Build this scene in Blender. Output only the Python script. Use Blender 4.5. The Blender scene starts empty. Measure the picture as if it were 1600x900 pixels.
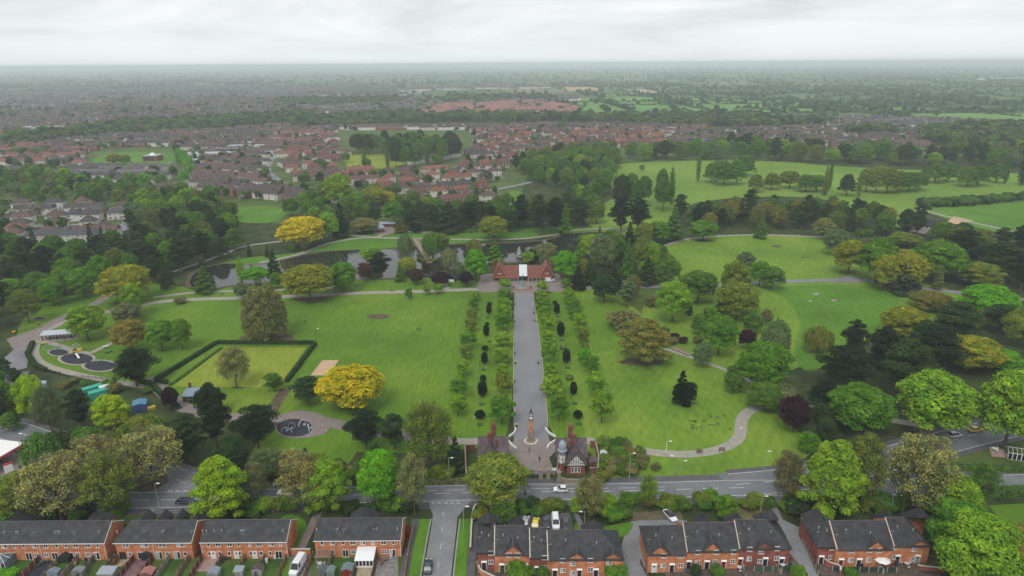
import bpy, math, random
import numpy as np
from mathutils import Matrix, Vector
C = bpy.context.scene.collection
SC = bpy.context.scene
D = bpy.data
# ------------------------------------------------------------------ camera
H = 106.0; FPX = 1067.0; PITCH = 18.2; ROLL = -0.4
cd = D.cameras.new('camera'); cam = D.objects.new('camera', cd); C.objects.link(cam)
cd.sensor_width = 36; cd.lens = 36*FPX/1600; cd.clip_start = 1; cd.clip_end = 90000
cam.location = (0, 0, H)
MR = Matrix.Rotation(math.radians(90-PITCH), 3, 'X') @ Matrix.Rotation(math.radians(ROLL), 3, 'Z')
cam.rotation_euler = MR.to_euler()
SC.camera = cam
# ------------------------------------------------------------------ sky, sun, exposure
SUN_EL, SUN_AZ = 52, 200
w = D.worlds.new('World'); SC.world = w; w.use_nodes = True
nt = w.node_tree; nt.nodes.clear(); N = nt.nodes.new; L = nt.links.new
out = N('ShaderNodeOutputWorld'); bg = N('ShaderNodeBackground'); L(bg.outputs[0], out.inputs[0])
sky = N('ShaderNodeTexSky'); sky.sky_type = 'NISHITA'; sky.sun_disc = False
sky.sun_elevation = math.radians(SUN_EL); sky.sun_rotation = math.radians(SUN_AZ)
bg.inputs['Strength'].default_value = 0.1
tc = N('ShaderNodeTexCoord'); sep = N('ShaderNodeSeparateXYZ'); L(tc.outputs['Generated'], sep.inputs[0])
zc = N('ShaderNodeMath'); zc.operation = 'MAXIMUM'; zc.inputs[1].default_value = 0; L(sep.outputs[2], zc.inputs[0])
za = N('ShaderNodeMath'); za.operation = 'ADD'; za.inputs[1].default_value = 0.15; L(zc.outputs[0], za.inputs[0])
dx = N('ShaderNodeMath'); dx.operation = 'DIVIDE'; L(sep.outputs[0], dx.inputs[0]); L(za.outputs[0], dx.inputs[1])
dy = N('ShaderNodeMath'); dy.operation = 'DIVIDE'; L(sep.outputs[1], dy.inputs[0]); L(za.outputs[0], dy.inputs[1])
cb = N('ShaderNodeCombineXYZ'); L(dx.outputs[0], cb.inputs[0]); L(dy.outputs[0], cb.inputs[1])
n1 = N('ShaderNodeTexNoise'); n1.inputs['Scale'].default_value = 0.62; n1.inputs['Detail'].default_value = 10; n1.inputs['Roughness'].default_value = .6; n1.inputs['Distortion'].default_value = .6
L(cb.outputs[0], n1.inputs['Vector'])
cr = N('ShaderNodeValToRGB'); L(n1.outputs['Fac'], cr.inputs[0])
# a closed cloud deck: grey bellies and whiter gaps (values are radiance / strength)
cr.color_ramp.elements[0].position = .34; cr.color_ramp.elements[0].color = (4.6, 4.8, 5.1, 1)
cr.color_ramp.elements[1].position = .62; cr.color_ramp.elements[1].color = (7.9, 8.1, 8.2, 1)
e = cr.color_ramp.elements.new(.46); e.color = (6.3, 6.55, 6.8, 1)
mx = N('ShaderNodeMix'); mx.data_type = 'RGBA'; mx.inputs[0].default_value = 0.96
L(sky.outputs[0], mx.inputs[6]); L(cr.outputs[0], mx.inputs[7])
# towards the horizon the deck is seen through thick bright air
hz = N('ShaderNodeMapRange'); hz.inputs[1].default_value = 0.0; hz.inputs[2].default_value = 0.09; hz.inputs[3].default_value = .85; hz.inputs[4].default_value = 0.
L(zc.outputs[0], hz.inputs[0])
mh = N('ShaderNodeMix'); mh.data_type = 'RGBA'; L(hz.outputs[0], mh.inputs[0]); L(mx.outputs[2], mh.inputs[6]); mh.inputs[7].default_value = (6.9, 7.3, 7.4, 1)
L(mh.outputs[2], bg.inputs['Color'])
sd = D.lights.new('sun', 'SUN'); sd.energy = 1.4; sd.angle = math.radians(22); sd.color = (1, .96, .9)
so = D.objects.new('sun', sd); C.objects.link(so)
so.rotation_euler = (math.radians(90-SUN_EL), 0, math.radians(-SUN_AZ+180))
SC.view_settings.view_transform = 'Standard'; SC.view_settings.look = 'None'; SC.view_settings.exposure = 0.34; SC.view_settings.gamma = 1
cy = SC.cycles; cy.max_bounces = 6; cy.diffuse_bounces = 2; cy.glossy_bounces = 2; cy.transmission_bounces = 3; cy.volume_bounces = 1; cy.transparent_max_bounces = 4
cy.caustics_reflective = False; cy.caustics_refractive = False; cy.use_denoising = True
try: cy.denoiser = 'OPENIMAGEDENOISE'
except Exception: pass

# ------------------------------------------------------------------ pixel of the survey photograph -> ground point
def ray(px, py): return MR @ Vector(((px-800)/FPX, -(py-450)/FPX, -1))
def P(px, py, z=0.0):
    d = ray(px, py); t = (z-H)/d.z
    return (d.x*t, d.y*t)
def ztop(px, py, Y):
    d = ray(px, py); return H + d.z*Y/d.y
def ppm(x, y, z=0.0):           # pixels per metre across at a place
    v = MR.transposed() @ Vector((x, y, z-H)); return FPX/-v.z
def proj(x, y, z=0.0):
    v = MR.transposed() @ Vector((x, y, z-H)); return (800+FPX*v.x/-v.z, 450-FPX*v.y/-v.z)

# ------------------------------------------------------------------ materials
MATS = {}
def newmat(name):
    m = D.materials.new(name); m.use_nodes = True; MATS[name] = m
    return m, m.node_tree.nodes, m.node_tree.links, m.node_tree.nodes['Principled BSDF']
def mat(name, col, rough=.85, var=.18, scale=.6, coord='Object', metal=0, bump=0, col2=None, spec=.3, scale2=None):
    if name in MATS: return MATS[name]
    m, n, l, b = newmat(name)
    b.inputs['Roughness'].default_value = rough; b.inputs['Metallic'].default_value = metal
    b.inputs['Specular IOR Level'].default_value = spec
    if coord == 'World': g = n.new('ShaderNodeNewGeometry'); vec = g.outputs['Position']
    else: g = n.new('ShaderNodeTexCoord'); vec = g.outputs['Object']
    t = n.new('ShaderNodeTexNoise'); t.inputs['Scale'].default_value = scale; t.inputs['Detail'].default_value = 6; t.inputs['Roughness'].default_value = .62
    l.new(vec, t.inputs['Vector'])
    r = n.new('ShaderNodeValToRGB'); l.new(t.outputs['Fac'], r.inputs[0])
    c2 = col2 or tuple(min(1, c*(1+var)) for c in col); c1 = tuple(c*(1-var) for c in col)
    r.color_ramp.elements[0].position = .34; r.color_ramp.elements[0].color = (*c1, 1)
    r.color_ramp.elements[1].position = .66; r.color_ramp.elements[1].color = (*c2, 1)
    last = r.outputs[0]
    if scale2:
        t2 = n.new('ShaderNodeTexNoise'); t2.inputs['Scale'].default_value = scale2; t2.inputs['Detail'].default_value = 3; l.new(vec, t2.inputs['Vector'])
        mr = n.new('ShaderNodeMapRange'); mr.inputs[1].default_value = .3; mr.inputs[2].default_value = .7; mr.inputs[3].default_value = .86; mr.inputs[4].default_value = 1.13; l.new(t2.outputs['Fac'], mr.inputs[0])
        vm = n.new('ShaderNodeVectorMath'); vm.operation = 'SCALE'; l.new(last, vm.inputs[0]); l.new(mr.outputs[0], vm.inputs['Scale']); last = vm.outputs[0]
    l.new(last, b.inputs['Base Color'])
    if bump:
        bp = n.new('ShaderNodeBump'); bp.inputs['Strength'].default_value = bump; bp.inputs['Distance'].default_value = .1
        l.new(t.outputs['Fac'], bp.inputs['Height']); l.new(bp.outputs[0], b.inputs['Normal'])
    return m
def foliage_mat():
    m, n, l, b = newmat('foliage')
    oi = n.new('ShaderNodeObjectInfo'); at = n.new('ShaderNodeAttribute'); at.attribute_name = 'shade'
    g = n.new('ShaderNodeNewGeometry'); t = n.new('ShaderNodeTexNoise'); t.inputs['Scale'].default_value = .55; t.inputs['Detail'].default_value = 4
    l.new(g.outputs['Position'], t.inputs['Vector'])
    mr = n.new('ShaderNodeMapRange'); mr.inputs[1].default_value = .3; mr.inputs[2].default_value = .7; mr.inputs[3].default_value = .72; mr.inputs[4].default_value = 1.3; l.new(t.outputs['Fac'], mr.inputs[0])
    mu = n.new('ShaderNodeMath'); mu.operation = 'MULTIPLY'; l.new(mr.outputs[0], mu.inputs[0]); l.new(at.outputs['Fac'], mu.inputs[1])
    vm = n.new('ShaderNodeVectorMath'); vm.operation = 'SCALE'; l.new(oi.outputs['Color'], vm.inputs[0]); l.new(mu.outputs[0], vm.inputs['Scale'])
    # younger, yellower sprays here and there through the crown
    t2 = n.new('ShaderNodeTexNoise'); t2.inputs['Scale'].default_value = .33; t2.inputs['Detail'].default_value = 5; l.new(g.outputs['Position'], t2.inputs['Vector'])
    r2 = n.new('ShaderNodeValToRGB'); l.new(t2.outputs['Fac'], r2.inputs[0]); r2.color_ramp.elements[0].position = .38; r2.color_ramp.elements[0].color = (.78, .88, .95, 1); r2.color_ramp.elements[1].position = .62; r2.color_ramp.elements[1].color = (1.3, 1.1, .95, 1)
    mm = n.new('ShaderNodeVectorMath'); mm.operation = 'MULTIPLY'; l.new(vm.outputs[0], mm.inputs[0]); l.new(r2.outputs[0], mm.inputs[1])
    fol_finish(m, n, l, b, mm.outputs[0])
    return m
def fol_finish(m, n, l, b, col):
    n.remove(b)
    d = n.new('ShaderNodeBsdfDiffuse'); tr = n.new('ShaderNodeBsdfTranslucent'); mx = n.new('ShaderNodeMixShader'); mx.inputs[0].default_value = .3
    l.new(col, d.inputs[0]); l.new(col, tr.inputs[0]); l.new(d.outputs[0], mx.inputs[1]); l.new(tr.outputs[0], mx.inputs[2])
    l.new(mx.outputs[0], n['Material Output'].inputs[0])
def foliage_inst_mat():
    m, n, l, b = newmat('foliage_mass')
    at = n.new('ShaderNodeAttribute'); at.attribute_name = 'tint'; at.attribute_type = 'INSTANCER'
    a2 = n.new('ShaderNodeAttribute'); a2.attribute_name = 'shade'
    vm = n.new('ShaderNodeVectorMath'); vm.operation = 'SCALE'; l.new(at.outputs['Color'], vm.inputs[0]); l.new(a2.outputs['Fac'], vm.inputs['Scale'])
    fol_finish(m, n, l, b, vm.outputs[0])
    return m
FOL = foliage_mat(); FOLM = foliage_inst_mat()
def vcol_mat(name, rough=.85):
    m, n, l, b = newmat(name); a = n.new('ShaderNodeAttribute'); a.attribute_name = 'col'
    g = n.new('ShaderNodeNewGeometry'); t = n.new('ShaderNodeTexNoise'); t.inputs['Scale'].default_value = .8; t.inputs['Detail'].default_value = 4; l.new(g.outputs['Position'], t.inputs['Vector'])
    mr = n.new('ShaderNodeMapRange'); mr.inputs[3].default_value = .7; mr.inputs[4].default_value = 1.3; l.new(t.outputs['Fac'], mr.inputs[0])
    vm = n.new('ShaderNodeVectorMath'); vm.operation = 'SCALE'; l.new(a.outputs['Color'], vm.inputs[0]); l.new(mr.outputs[0], vm.inputs['Scale'])
    l.new(vm.outputs[0], b.inputs['Base Color']); b.inputs['Roughness'].default_value = rough; b.inputs['Specular IOR Level'].default_value = .2
    return m
VC = vcol_mat('painted_by_piece')
def objcol_mat(name, rough=.8, spec=.3, coat=0):
    m, n, l, b = newmat(name); a = n.new('ShaderNodeObjectInfo')
    t = n.new('ShaderNodeTexNoise'); t.inputs['Scale'].default_value = 3; t.inputs['Detail'].default_value = 5; tcn = n.new('ShaderNodeTexCoord'); l.new(tcn.outputs['Object'], t.inputs['Vector'])
    mr = n.new('ShaderNodeMapRange'); mr.inputs[3].default_value = .82; mr.inputs[4].default_value = 1.15; l.new(t.outputs['Fac'], mr.inputs[0])
    vm = n.new('ShaderNodeVectorMath'); vm.operation = 'SCALE'; l.new(a.outputs['Color'], vm.inputs[0]); l.new(mr.outputs[0], vm.inputs['Scale'])
    l.new(vm.outputs[0], b.inputs['Base Color']); b.inputs['Roughness'].default_value = rough; b.inputs['Specular IOR Level'].default_value = spec
    b.inputs['Coat Weight'].default_value = coat
    return m
OC = objcol_mat('tinted'); PAINT = objcol_mat('car_paint', .35, .5, .6)
def brick_mat(name, c1, c2, mortar, var=.32):
    m, n, l, b = newmat(name)
    tcn = n.new('ShaderNodeTexCoord'); mp = n.new('ShaderNodeMapping'); mp.inputs['Rotation'].default_value = (math.radians(90), 0, 0)
    s = n.new('ShaderNodeSeparateXYZ'); l.new(tcn.outputs['Object'], s.inputs[0]); ad = n.new('ShaderNodeMath'); l.new(s.outputs[0], ad.inputs[0]); l.new(s.outputs[1], ad.inputs[1])
    cbn = n.new('ShaderNodeCombineXYZ'); l.new(ad.outputs[0], cbn.inputs[0]); l.new(s.outputs[2], cbn.inputs[1])
    br = n.new('ShaderNodeTexBrick'); br.inputs['Scale'].default_value = 1; br.inputs['Brick Width'].default_value = .225; br.inputs['Row Height'].default_value = .075; br.inputs['Mortar Size'].default_value = .008
    br.inputs['Color1'].default_value = (*c1, 1); br.inputs['Color2'].default_value = (*c2, 1); br.inputs['Mortar'].default_value = (*mortar, 1); l.new(cbn.outputs[0], br.inputs['Vector'])
    t = n.new('ShaderNodeTexNoise'); t.inputs['Scale'].default_value = .9; t.inputs['Detail'].default_value = 6; l.new(tcn.outputs['Object'], t.inputs['Vector'])
    mr = n.new('ShaderNodeMapRange'); mr.inputs[1].default_value = .3; mr.inputs[2].default_value = .7; mr.inputs[3].default_value = 1-var; mr.inputs[4].default_value = 1+var; l.new(t.outputs['Fac'], mr.inputs[0])
    vm = n.new('ShaderNodeVectorMath'); vm.operation = 'SCALE'; l.new(br.outputs[0], vm.inputs[0]); l.new(mr.outputs[0], vm.inputs['Scale'])
    l.new(vm.outputs[0], b.inputs['Base Color']); b.inputs['Roughness'].default_value = .9; b.inputs['Specular IOR Level'].default_value = .2
    return m
def tile_mat(name, c, course=.34, moss=None, rough=.75):
    # courses run level: keyed to height above the eaves in object space
    m, n, l, b = newmat(name)
    tcn = n.new('ShaderNodeTexCoord'); s = n.new('ShaderNodeSeparateXYZ'); l.new(tcn.outputs['Object'], s.inputs[0])
    mu = n.new('ShaderNodeMath'); mu.operation = 'DIVIDE'; mu.inputs[1].default_value = course; l.new(s.outputs[2], mu.inputs[0])
    fr = n.new('ShaderNodeMath'); fr.operation = 'FRACT'; l.new(mu.outputs[0], fr.inputs[0])
    rp = n.new('ShaderNodeValToRGB'); l.new(fr.outputs[0], rp.inputs[0]); rp.color_ramp.elements[0].color = (.45, .45, .45, 1); rp.color_ramp.elements[0].position = .0; rp.color_ramp.elements[1].position = .3; rp.color_ramp.elements[1].color = (1.1, 1.1, 1.1, 1)
    t = n.new('ShaderNodeTexNoise'); t.inputs['Scale'].default_value = .7; t.inputs['Detail'].default_value = 9; t.inputs['Roughness'].default_value = .7; l.new(tcn.outputs['Object'], t.inputs['Vector'])
    r2 = n.new('ShaderNodeValToRGB'); l.new(t.outputs['Fac'], r2.inputs[0])
    r2.color_ramp.elements[0].position = .35; r2.color_ramp.elements[0].color = (*[v*.55 for v in c], 1)
    r2.color_ramp.elements[1].position = .62; r2.color_ramp.elements[1].color = (*[v*1.65 for v in c], 1)
    if moss: e_ = r2.color_ramp.elements.new(.74); e_.color = (*moss, 1)
    mm = n.new('ShaderNodeMix'); mm.data_type = 'RGBA'; mm.blend_type = 'MULTIPLY'; mm.inputs[0].default_value = 1; l.new(r2.outputs[0], mm.inputs[6]); l.new(rp.outputs[0], mm.inputs[7])
    l.new(mm.outputs[2], b.inputs['Base Color']); b.inputs['Roughness'].default_value = rough
    bp = n.new('ShaderNodeBump'); bp.inputs['Distance'].default_value = .04; bp.inputs['Strength'].default_value = .6; l.new(fr.outputs[0], bp.inputs['Height']); l.new(bp.outputs[0], b.inputs['Normal'])
    return m
BRICK = brick_mat('orange_brick', (.58, .205, .09), (.50, .155, .07), (.42, .27, .18))
BRICKR = brick_mat('red_brick', (.27, .06, .045), (.23, .055, .045), (.25, .17, .14))
BRICKD = brick_mat('old_brick', (.2, .065, .045), (.15, .05, .04), (.2, .15, .12))
TILE = tile_mat('dark_tiles', (.031, .030, .033), .22, (.075, .07, .065))
TILEP = tile_mat('plum_tiles', (.085, .062, .072), .16)
TILER = tile_mat('red_tiles', (.21, .075, .055), .25)
WHITE = mat('white_paint', (.78, .78, .76), .5, .04, 2)
STONE = mat('sandstone', (.27, .225, .17), .9, .3, 2.5)
PALE = mat('pale_stone', (.5, .46, .4), .9, .15, 2)
GLASS = mat('window_glass', (.02, .024, .028), .12, .3, .5, spec=.6)
BLACK = mat('black_paint', (.015, .015, .017), .5, .2, 2)
STEEL = mat('galvanised_steel', (.42, .44, .44), .5, .1, 3, metal=.3)
BARK = mat('bark', (.11, .085, .06), .95, .3, 3)
BARKR = mat('pine_bark', (.17, .1, .07), .95, .3, 3)
WOOD = mat('fence_wood', (.22, .15, .09), .9, .3, 2)
ASPH = mat('asphalt', (.150, .157, .168), .9, .2, .07, 'World', scale2=2.5)
ASPH2 = mat('light_asphalt', (.2, .202, .212), .9, .17, .1, 'World', scale2=2)
ASPHP = mat('park_drive_asphalt', (.205, .203, .215), .9, .10, .06, 'World')
PAVE = mat('pavement_asphalt', (.10, .095, .1), .9, .18, .4, 'World', scale2=3)
KERB = mat('kerb_stone', (.3, .29, .28), .9, .15, 1, 'World')
PATH = mat('path_gravel', (.3, .28, .24), .95, .12, .5, 'World', scale2=3)
PINK = mat('block_paving', (.22, .185, .175), .9, .12, .3, 'World', scale2=4)
LINE = mat('road_paint', (.62, .62, .58), .8, .2, 2, 'World')
SAND = mat('sand', (.47, .33, .2), .95, .1, .5, 'World')
RUB = mat('rubber_surface', (.035, .033, .045), .9, .25, .5, 'World')
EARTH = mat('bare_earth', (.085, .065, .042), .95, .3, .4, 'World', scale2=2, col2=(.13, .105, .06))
def water_mat():
    m, n, l, b = newmat('pond_water')
    b.inputs['Base Color'].default_value = (.022, .026, .02, 1); b.inputs['Roughness'].default_value = .06; b.inputs['IOR'].default_value = 1.33; b.inputs['Specular IOR Level'].default_value = .6
    g = n.new('ShaderNodeNewGeometry'); t = n.new('ShaderNodeTexNoise'); t.inputs['Scale'].default_value = .9; t.inputs['Detail'].default_value = 3; l.new(g.outputs['Position'], t.inputs['Vector'])
    bp = n.new('ShaderNodeBump'); bp.inputs['Strength'].default_value = .25; bp.inputs['Distance'].default_value = .03; l.new(t.outputs['Fac'], bp.inputs['Height']); l.new(bp.outputs[0], b.inputs['Normal'])
    return m
WATER = water_mat()
def lawn_mat(name, a, b_, c_, stripe=0, ang=0, worn=None, big=.018):
    m, n, l, b = newmat(name)
    g = n.new('ShaderNodeNewGeometry')
    mp = n.new('ShaderNodeMapping'); mp.inputs['Rotation'].default_value = (0, 0, ang); mp.inputs['Scale'].default_value = (1, .28, 1); l.new(g.outputs['Position'], mp.inputs['Vector'])
    t = n.new('ShaderNodeTexNoise'); t.inputs['Scale'].default_value = big; t.inputs['Detail'].default_value = 7; t.inputs['Roughness'].default_value = .6; l.new(g.outputs['Position'], t.inputs['Vector'])
    r = n.new('ShaderNodeValToRGB'); l.new(t.outputs['Fac'], r.inputs[0])
    r.color_ramp.elements[0].position = .33; r.color_ramp.elements[0].color = (*a, 1); r.color_ramp.elements[1].position = .68; r.color_ramp.elements[1].color = (*c_, 1)
    e_ = r.color_ramp.elements.new(.5); e_.color = (*b_, 1)
    t2 = n.new('ShaderNodeTexNoise'); t2.inputs['Scale'].default_value = .55; t2.inputs['Detail'].default_value = 6; t2.inputs['Roughness'].default_value = .7; l.new(mp.outputs[0], t2.inputs['Vector'])
    mr = n.new('ShaderNodeMapRange'); mr.inputs[1].default_value = .3; mr.inputs[2].default_value = .7; mr.inputs[3].default_value = .8; mr.inputs[4].default_value = 1.2; l.new(t2.outputs['Fac'], mr.inputs[0])
    k = mr.outputs[0]
    if stripe:
        m2 = n.new('ShaderNodeMapping'); m2.inputs['Rotation'].default_value = (0, 0, ang); l.new(g.outputs['Position'], m2.inputs['Vector'])
        wv = n.new('ShaderNodeTexWave'); wv.inputs['Scale'].default_value = stripe; wv.inputs['Distortion'].default_value = 1.2; wv.inputs['Detail'].default_value = 2; wv.inputs['Detail Scale'].default_value = .4; l.new(m2.outputs[0], wv.inputs['Vector'])
        mr2 = n.new('ShaderNodeMapRange'); mr2.inputs[3].default_value = .96; mr2.inputs[4].default_value = 1.04; l.new(wv.outputs['Fac'], mr2.inputs[0])
        mu = n.new('ShaderNodeMath'); mu.operation = 'MULTIPLY'; l.new(k, mu.inputs[0]); l.new(mr2.outputs[0], mu.inputs[1]); k = mu.outputs[0]
    vm = n.new('ShaderNodeVectorMath'); vm.operation = 'SCALE'; l.new(r.outputs[0], vm.inputs[0]); l.new(k, vm.inputs['Scale'])
    l.new(vm.outputs[0], b.inputs['Base Color']); b.inputs['Roughness'].default_value = .95; b.inputs['Specular IOR Level'].default_value = .15
    bp = n.new('ShaderNodeBump'); bp.inputs['Strength'].default_value = .5; bp.inputs['Distance'].default_value = .15; l.new(t2.outputs['Fac'], bp.inputs['Height']); l.new(bp.outputs[0], b.inputs['Normal'])
    return m
LAWN = lawn_mat('park_lawn', (0.072, 0.144, 0.013), (0.101, 0.193, 0.015), (0.157, 0.232, 0.023), .18, .0)
LAWNY = lawn_mat('pale_lawn', (0.094, 0.18, 0.019), (0.136, 0.231, 0.023), (0.188, 0.261, 0.035), .1, .5, big=.03)
LAWND = lawn_mat('deep_lawn', (0.07, 0.151, 0.014), (0.083, 0.192, 0.018), (0.114, 0.221, 0.025), .12, .8, big=.03)
MEAD = lawn_mat('meadow', (0.108, 0.196, 0.026), (0.145, 0.241, 0.031), (0.193, 0.276, 0.046), 0, 0, big=.012)
BOWL = lawn_mat('bowling_turf', (0.18, 0.228, 0.025), (0.204, 0.258, 0.029), (0.24, 0.276, 0.041), .35, .3)
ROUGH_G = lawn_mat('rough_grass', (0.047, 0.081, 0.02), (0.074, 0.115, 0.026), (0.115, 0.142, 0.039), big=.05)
MEADF = lawn_mat('field_grass', (0.084, 0.192, 0.033), (0.108, 0.24, 0.039), (0.144, 0.264, 0.05), big=.004)
TANF = mat('ploughed_tan', (.36, .27, .15), .95, .1, .01, 'World')

# ------------------------------------------------------------------ mesh helpers
class MB:
    """collects faces; build() links them as one mesh object"""
    def __init__(s): s.v = []; s.f = []; s.m = []
    def add(s, vs, fs, mi=0):
        o = len(s.v); s.v += [tuple(v) for v in vs]; s.f += [tuple(i+o for i in f) for f in fs]; s.m += [mi]*len(fs); return s
    def box(s, x0, x1, y0, y1, z0, z1, mi=0):
        vs = [(x0,y0,z0),(x1,y0,z0),(x1,y1,z0),(x0,y1,z0),(x0,y0,z1),(x1,y0,z1),(x1,y1,z1),(x0,y1,z1)]
        return s.add(vs, [(0,3,2,1),(4,5,6,7),(0,1,5,4),(1,2,6,5),(2,3,7,6),(3,0,4,7)], mi)
    def prism(s, pts, z0, z1, mi=0, top=None):   # pts counter-clockwise
        n = len(pts); t = top or pts
        vs = [(p[0],p[1],z0) for p in pts]+[(p[0],p[1],z1) for p in t]
        return s.add(vs, [tuple(range(n-1,-1,-1)), tuple(range(n,2*n))]+[(i,(i+1)%n,n+(i+1)%n,n+i) for i in range(n)], mi)
    def lathe(s, prof, seg=10, cx=0, cy=0, mi=0):
        vs = []; fs = []
        for r_, z in prof:
            for k in range(seg):
                a = 2*math.pi*k/seg; vs.append((cx+r_*math.cos(a), cy+r_*math.sin(a), z))
        for j in range(len(prof)-1):
            for k in range(seg):
                k2 = (k+1)%seg; fs.append((j*seg+k, j*seg+k2, (j+1)*seg+k2, (j+1)*seg+k))
        fs.append(tuple(range(seg-1,-1,-1))); b0 = (len(prof)-1)*seg; fs.append(tuple(range(b0, b0+seg)))
        return s.add(vs, fs, mi)
    def tube(s, a, b, r0, r1, seg=6, mi=0):
        a = Vector(a); b = Vector(b); d = (b-a).normalized(); u = d.orthogonal().normalized(); w_ = d.cross(u)
        vs = []
        for p, r_ in ((a, r0), (b, r1)):
            for k in range(seg):
                t = 2*math.pi*k/seg; vs.append(p+u*math.cos(t)*r_+w_*math.sin(t)*r_)
        return s.add(vs, [(k,(k+1)%seg,seg+(k+1)%seg,seg+k) for k in range(seg)]+[tuple(range(seg-1,-1,-1)), tuple(range(seg,2*seg))], mi)
    def mesh(s, name, mats):
        me = D.meshes.new(name); me.from_pydata(s.v, [], s.f)
        for m_ in (mats if isinstance(mats, (list, tuple)) else [mats]): me.materials.append(m_)
        if any(s.m): me.polygons.foreach_set('material_index', s.m)
        me.update(); return me
    def build(s, name, mats, parent=None, loc=None, rz=None, **kw):
        return link(name, s.mesh(name, mats), parent, loc, rz, **kw)
def link(name, me, parent=None, loc=None, rz=None, kind=None, label=None, cat=None, group=None, color=None):
    o = D.objects.new(name, me); C.objects.link(o)
    if parent: o.parent = parent
    if loc is not None: o.location = (*loc, 0)[:3]
    if rz is not None: o.rotation_euler = (0, 0, rz)
    if color is not None: o.color = (*color, 1)
    return tag(o, label, cat, group, kind)
def tag(o, label=None, cat=None, group=None, kind=None):
    if label: o['label'] = label
    if cat: o['category'] = cat
    if group: o['group'] = group
    if kind: o['kind'] = kind
    return o
def thing(name, label, cat, loc=(0,0,0), rz=0, group=None, scale=None):
    o = D.objects.new(name, None); C.objects.link(o); o.empty_display_size = .5
    o.location = (*loc, 0)[:3]; o.rotation_euler = (0, 0, rz)
    if scale: o.scale = scale
    return tag(o, label, cat, group)
def dup(o, parent=None):
    c = o.copy(); C.objects.link(c)
    if parent: c.parent = parent
    for ch in o.children: dup(ch, c)
    return c
def npmesh(name, v, f, mats, shade=None, mi=None):
    """v (n,3), f (m,4) quads or (m,3) tris"""
    me = D.meshes.new(name); k = f.shape[1]
    me.vertices.add(len(v)); me.vertices.foreach_set('co', np.asarray(v, np.float32).ravel())
    me.loops.add(f.size); me.loops.foreach_set('vertex_index', f.ravel().astype(np.int32))
    me.polygons.add(len(f)); me.polygons.foreach_set('loop_start', np.arange(0, f.size, k, dtype=np.int32))
    for m_ in (mats if isinstance(mats, (list, tuple)) else [mats]): me.materials.append(m_)
    if mi is not None: me.polygons.foreach_set('material_index', mi.astype(np.int32))
    me.update(calc_edges=True)
    if shade is not None:
        a = me.attributes.new('shade', 'FLOAT', 'POINT'); a.data.foreach_set('value', shade.astype(np.float32))
    return me
# ------------------------------------------------------------------ sheets on the ground
def tri_poly(pts):
    from mathutils.geometry import tessellate_polygon
    return tessellate_polygon([[Vector((p[0], p[1], 0)) for p in pts]])
def smooth(pts, closed=True, k=2):
    for _ in range(k):
        q = []; n = len(pts); rng = range(n if closed else n-1)
        if not closed: q.append(pts[0])
        for i in rng:
            a, b = pts[i], pts[(i+1) % n]
            q += [(a[0]*.75+b[0]*.25, a[1]*.75+b[1]*.25), (a[0]*.25+b[0]*.75, a[1]*.25+b[1]*.75)]
        if not closed: q.append(pts[-1])
        pts = q
    return pts
ZC = {}
def zstep(z):          # sheets laid at one level are still each a few mm above the one before
    ZC[z] = ZC.get(z, -1)+1; return z+.0042*(ZC[z] % 9)
def sheet(name, pix, m, z, sm=0, world=False, kind='structure', thick=0, **kw):
    pts = [p for p in pix] if world else [P(*p) for p in pix]
    if sm: pts = smooth(pts, True, sm)
    mb = MB(); z = zstep(z)
    if thick:
        a = sum(pts[i][0]*pts[(i+1)%len(pts)][1]-pts[(i+1)%len(pts)][0]*pts[i][1] for i in range(len(pts)))
        if a < 0: pts = pts[::-1]
        mb.prism(pts, 0, z)
    else:
        mb.add([(x, y, z) for x, y in pts], [tuple(t) for t in tri_poly(pts)])
        for i, f in enumerate(mb.f):
            a, b, c = (Vector(mb.v[j]) for j in f)
            if (b-a).cross(c-a).z < 0: mb.f[i] = f[::-1]
    return mb.build(name, m, kind=kind, **kw)
def offset_line(pts, d):
    o = []
    for i, p in enumerate(pts):
        a = pts[max(0, i-1)]; b = pts[min(len(pts)-1, i+1)]
        dx_, dy_ = b[0]-a[0], b[1]-a[1]; L_ = math.hypot(dx_, dy_) or 1
        o.append((p[0]-dy_/L_*d, p[1]+dx_/L_*d))
    return o
def ribbon(name, pix, width, m, z, sm=2, world=False, kind='structure', off=0, h=0, parent=None, **kw):
    pts = list(pix) if world else [P(*p) for p in pix]
    if sm: pts = smooth(pts, False, sm)
    l_ = offset_line(pts, off+width/2); r_ = offset_line(pts, off-width/2); n = len(pts)
    mb = MB()
    if not h and not parent: z = zstep(z)
    if h:
        vs = [(*p, z-h) for p in l_]+[(*p, z-h) for p in r_]+[(*p, z) for p in l_]+[(*p, z) for p in r_]
        fs = []
        for i in range(n-1):
            fs += [(2*n+i, 3*n+i, 3*n+i+1, 2*n+i+1), (i, 2*n+i, 2*n+i+1, i+1), (n+i+1, 3*n+i+1, 3*n+i, n+i)]
        fs += [(0, n, 3*n, 2*n), (n-1, 3*n-1, 4*n-1, 2*n-1)]
        mb.add(vs, fs)
    else:
        mb.add([(*p, z) for p in l_]+[(*p, z) for p in r_], [(i, n+i, n+i+1, i+1) for i in range(n-1)])
    return mb.build(name, m, parent, kind=kind, **kw)
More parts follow.
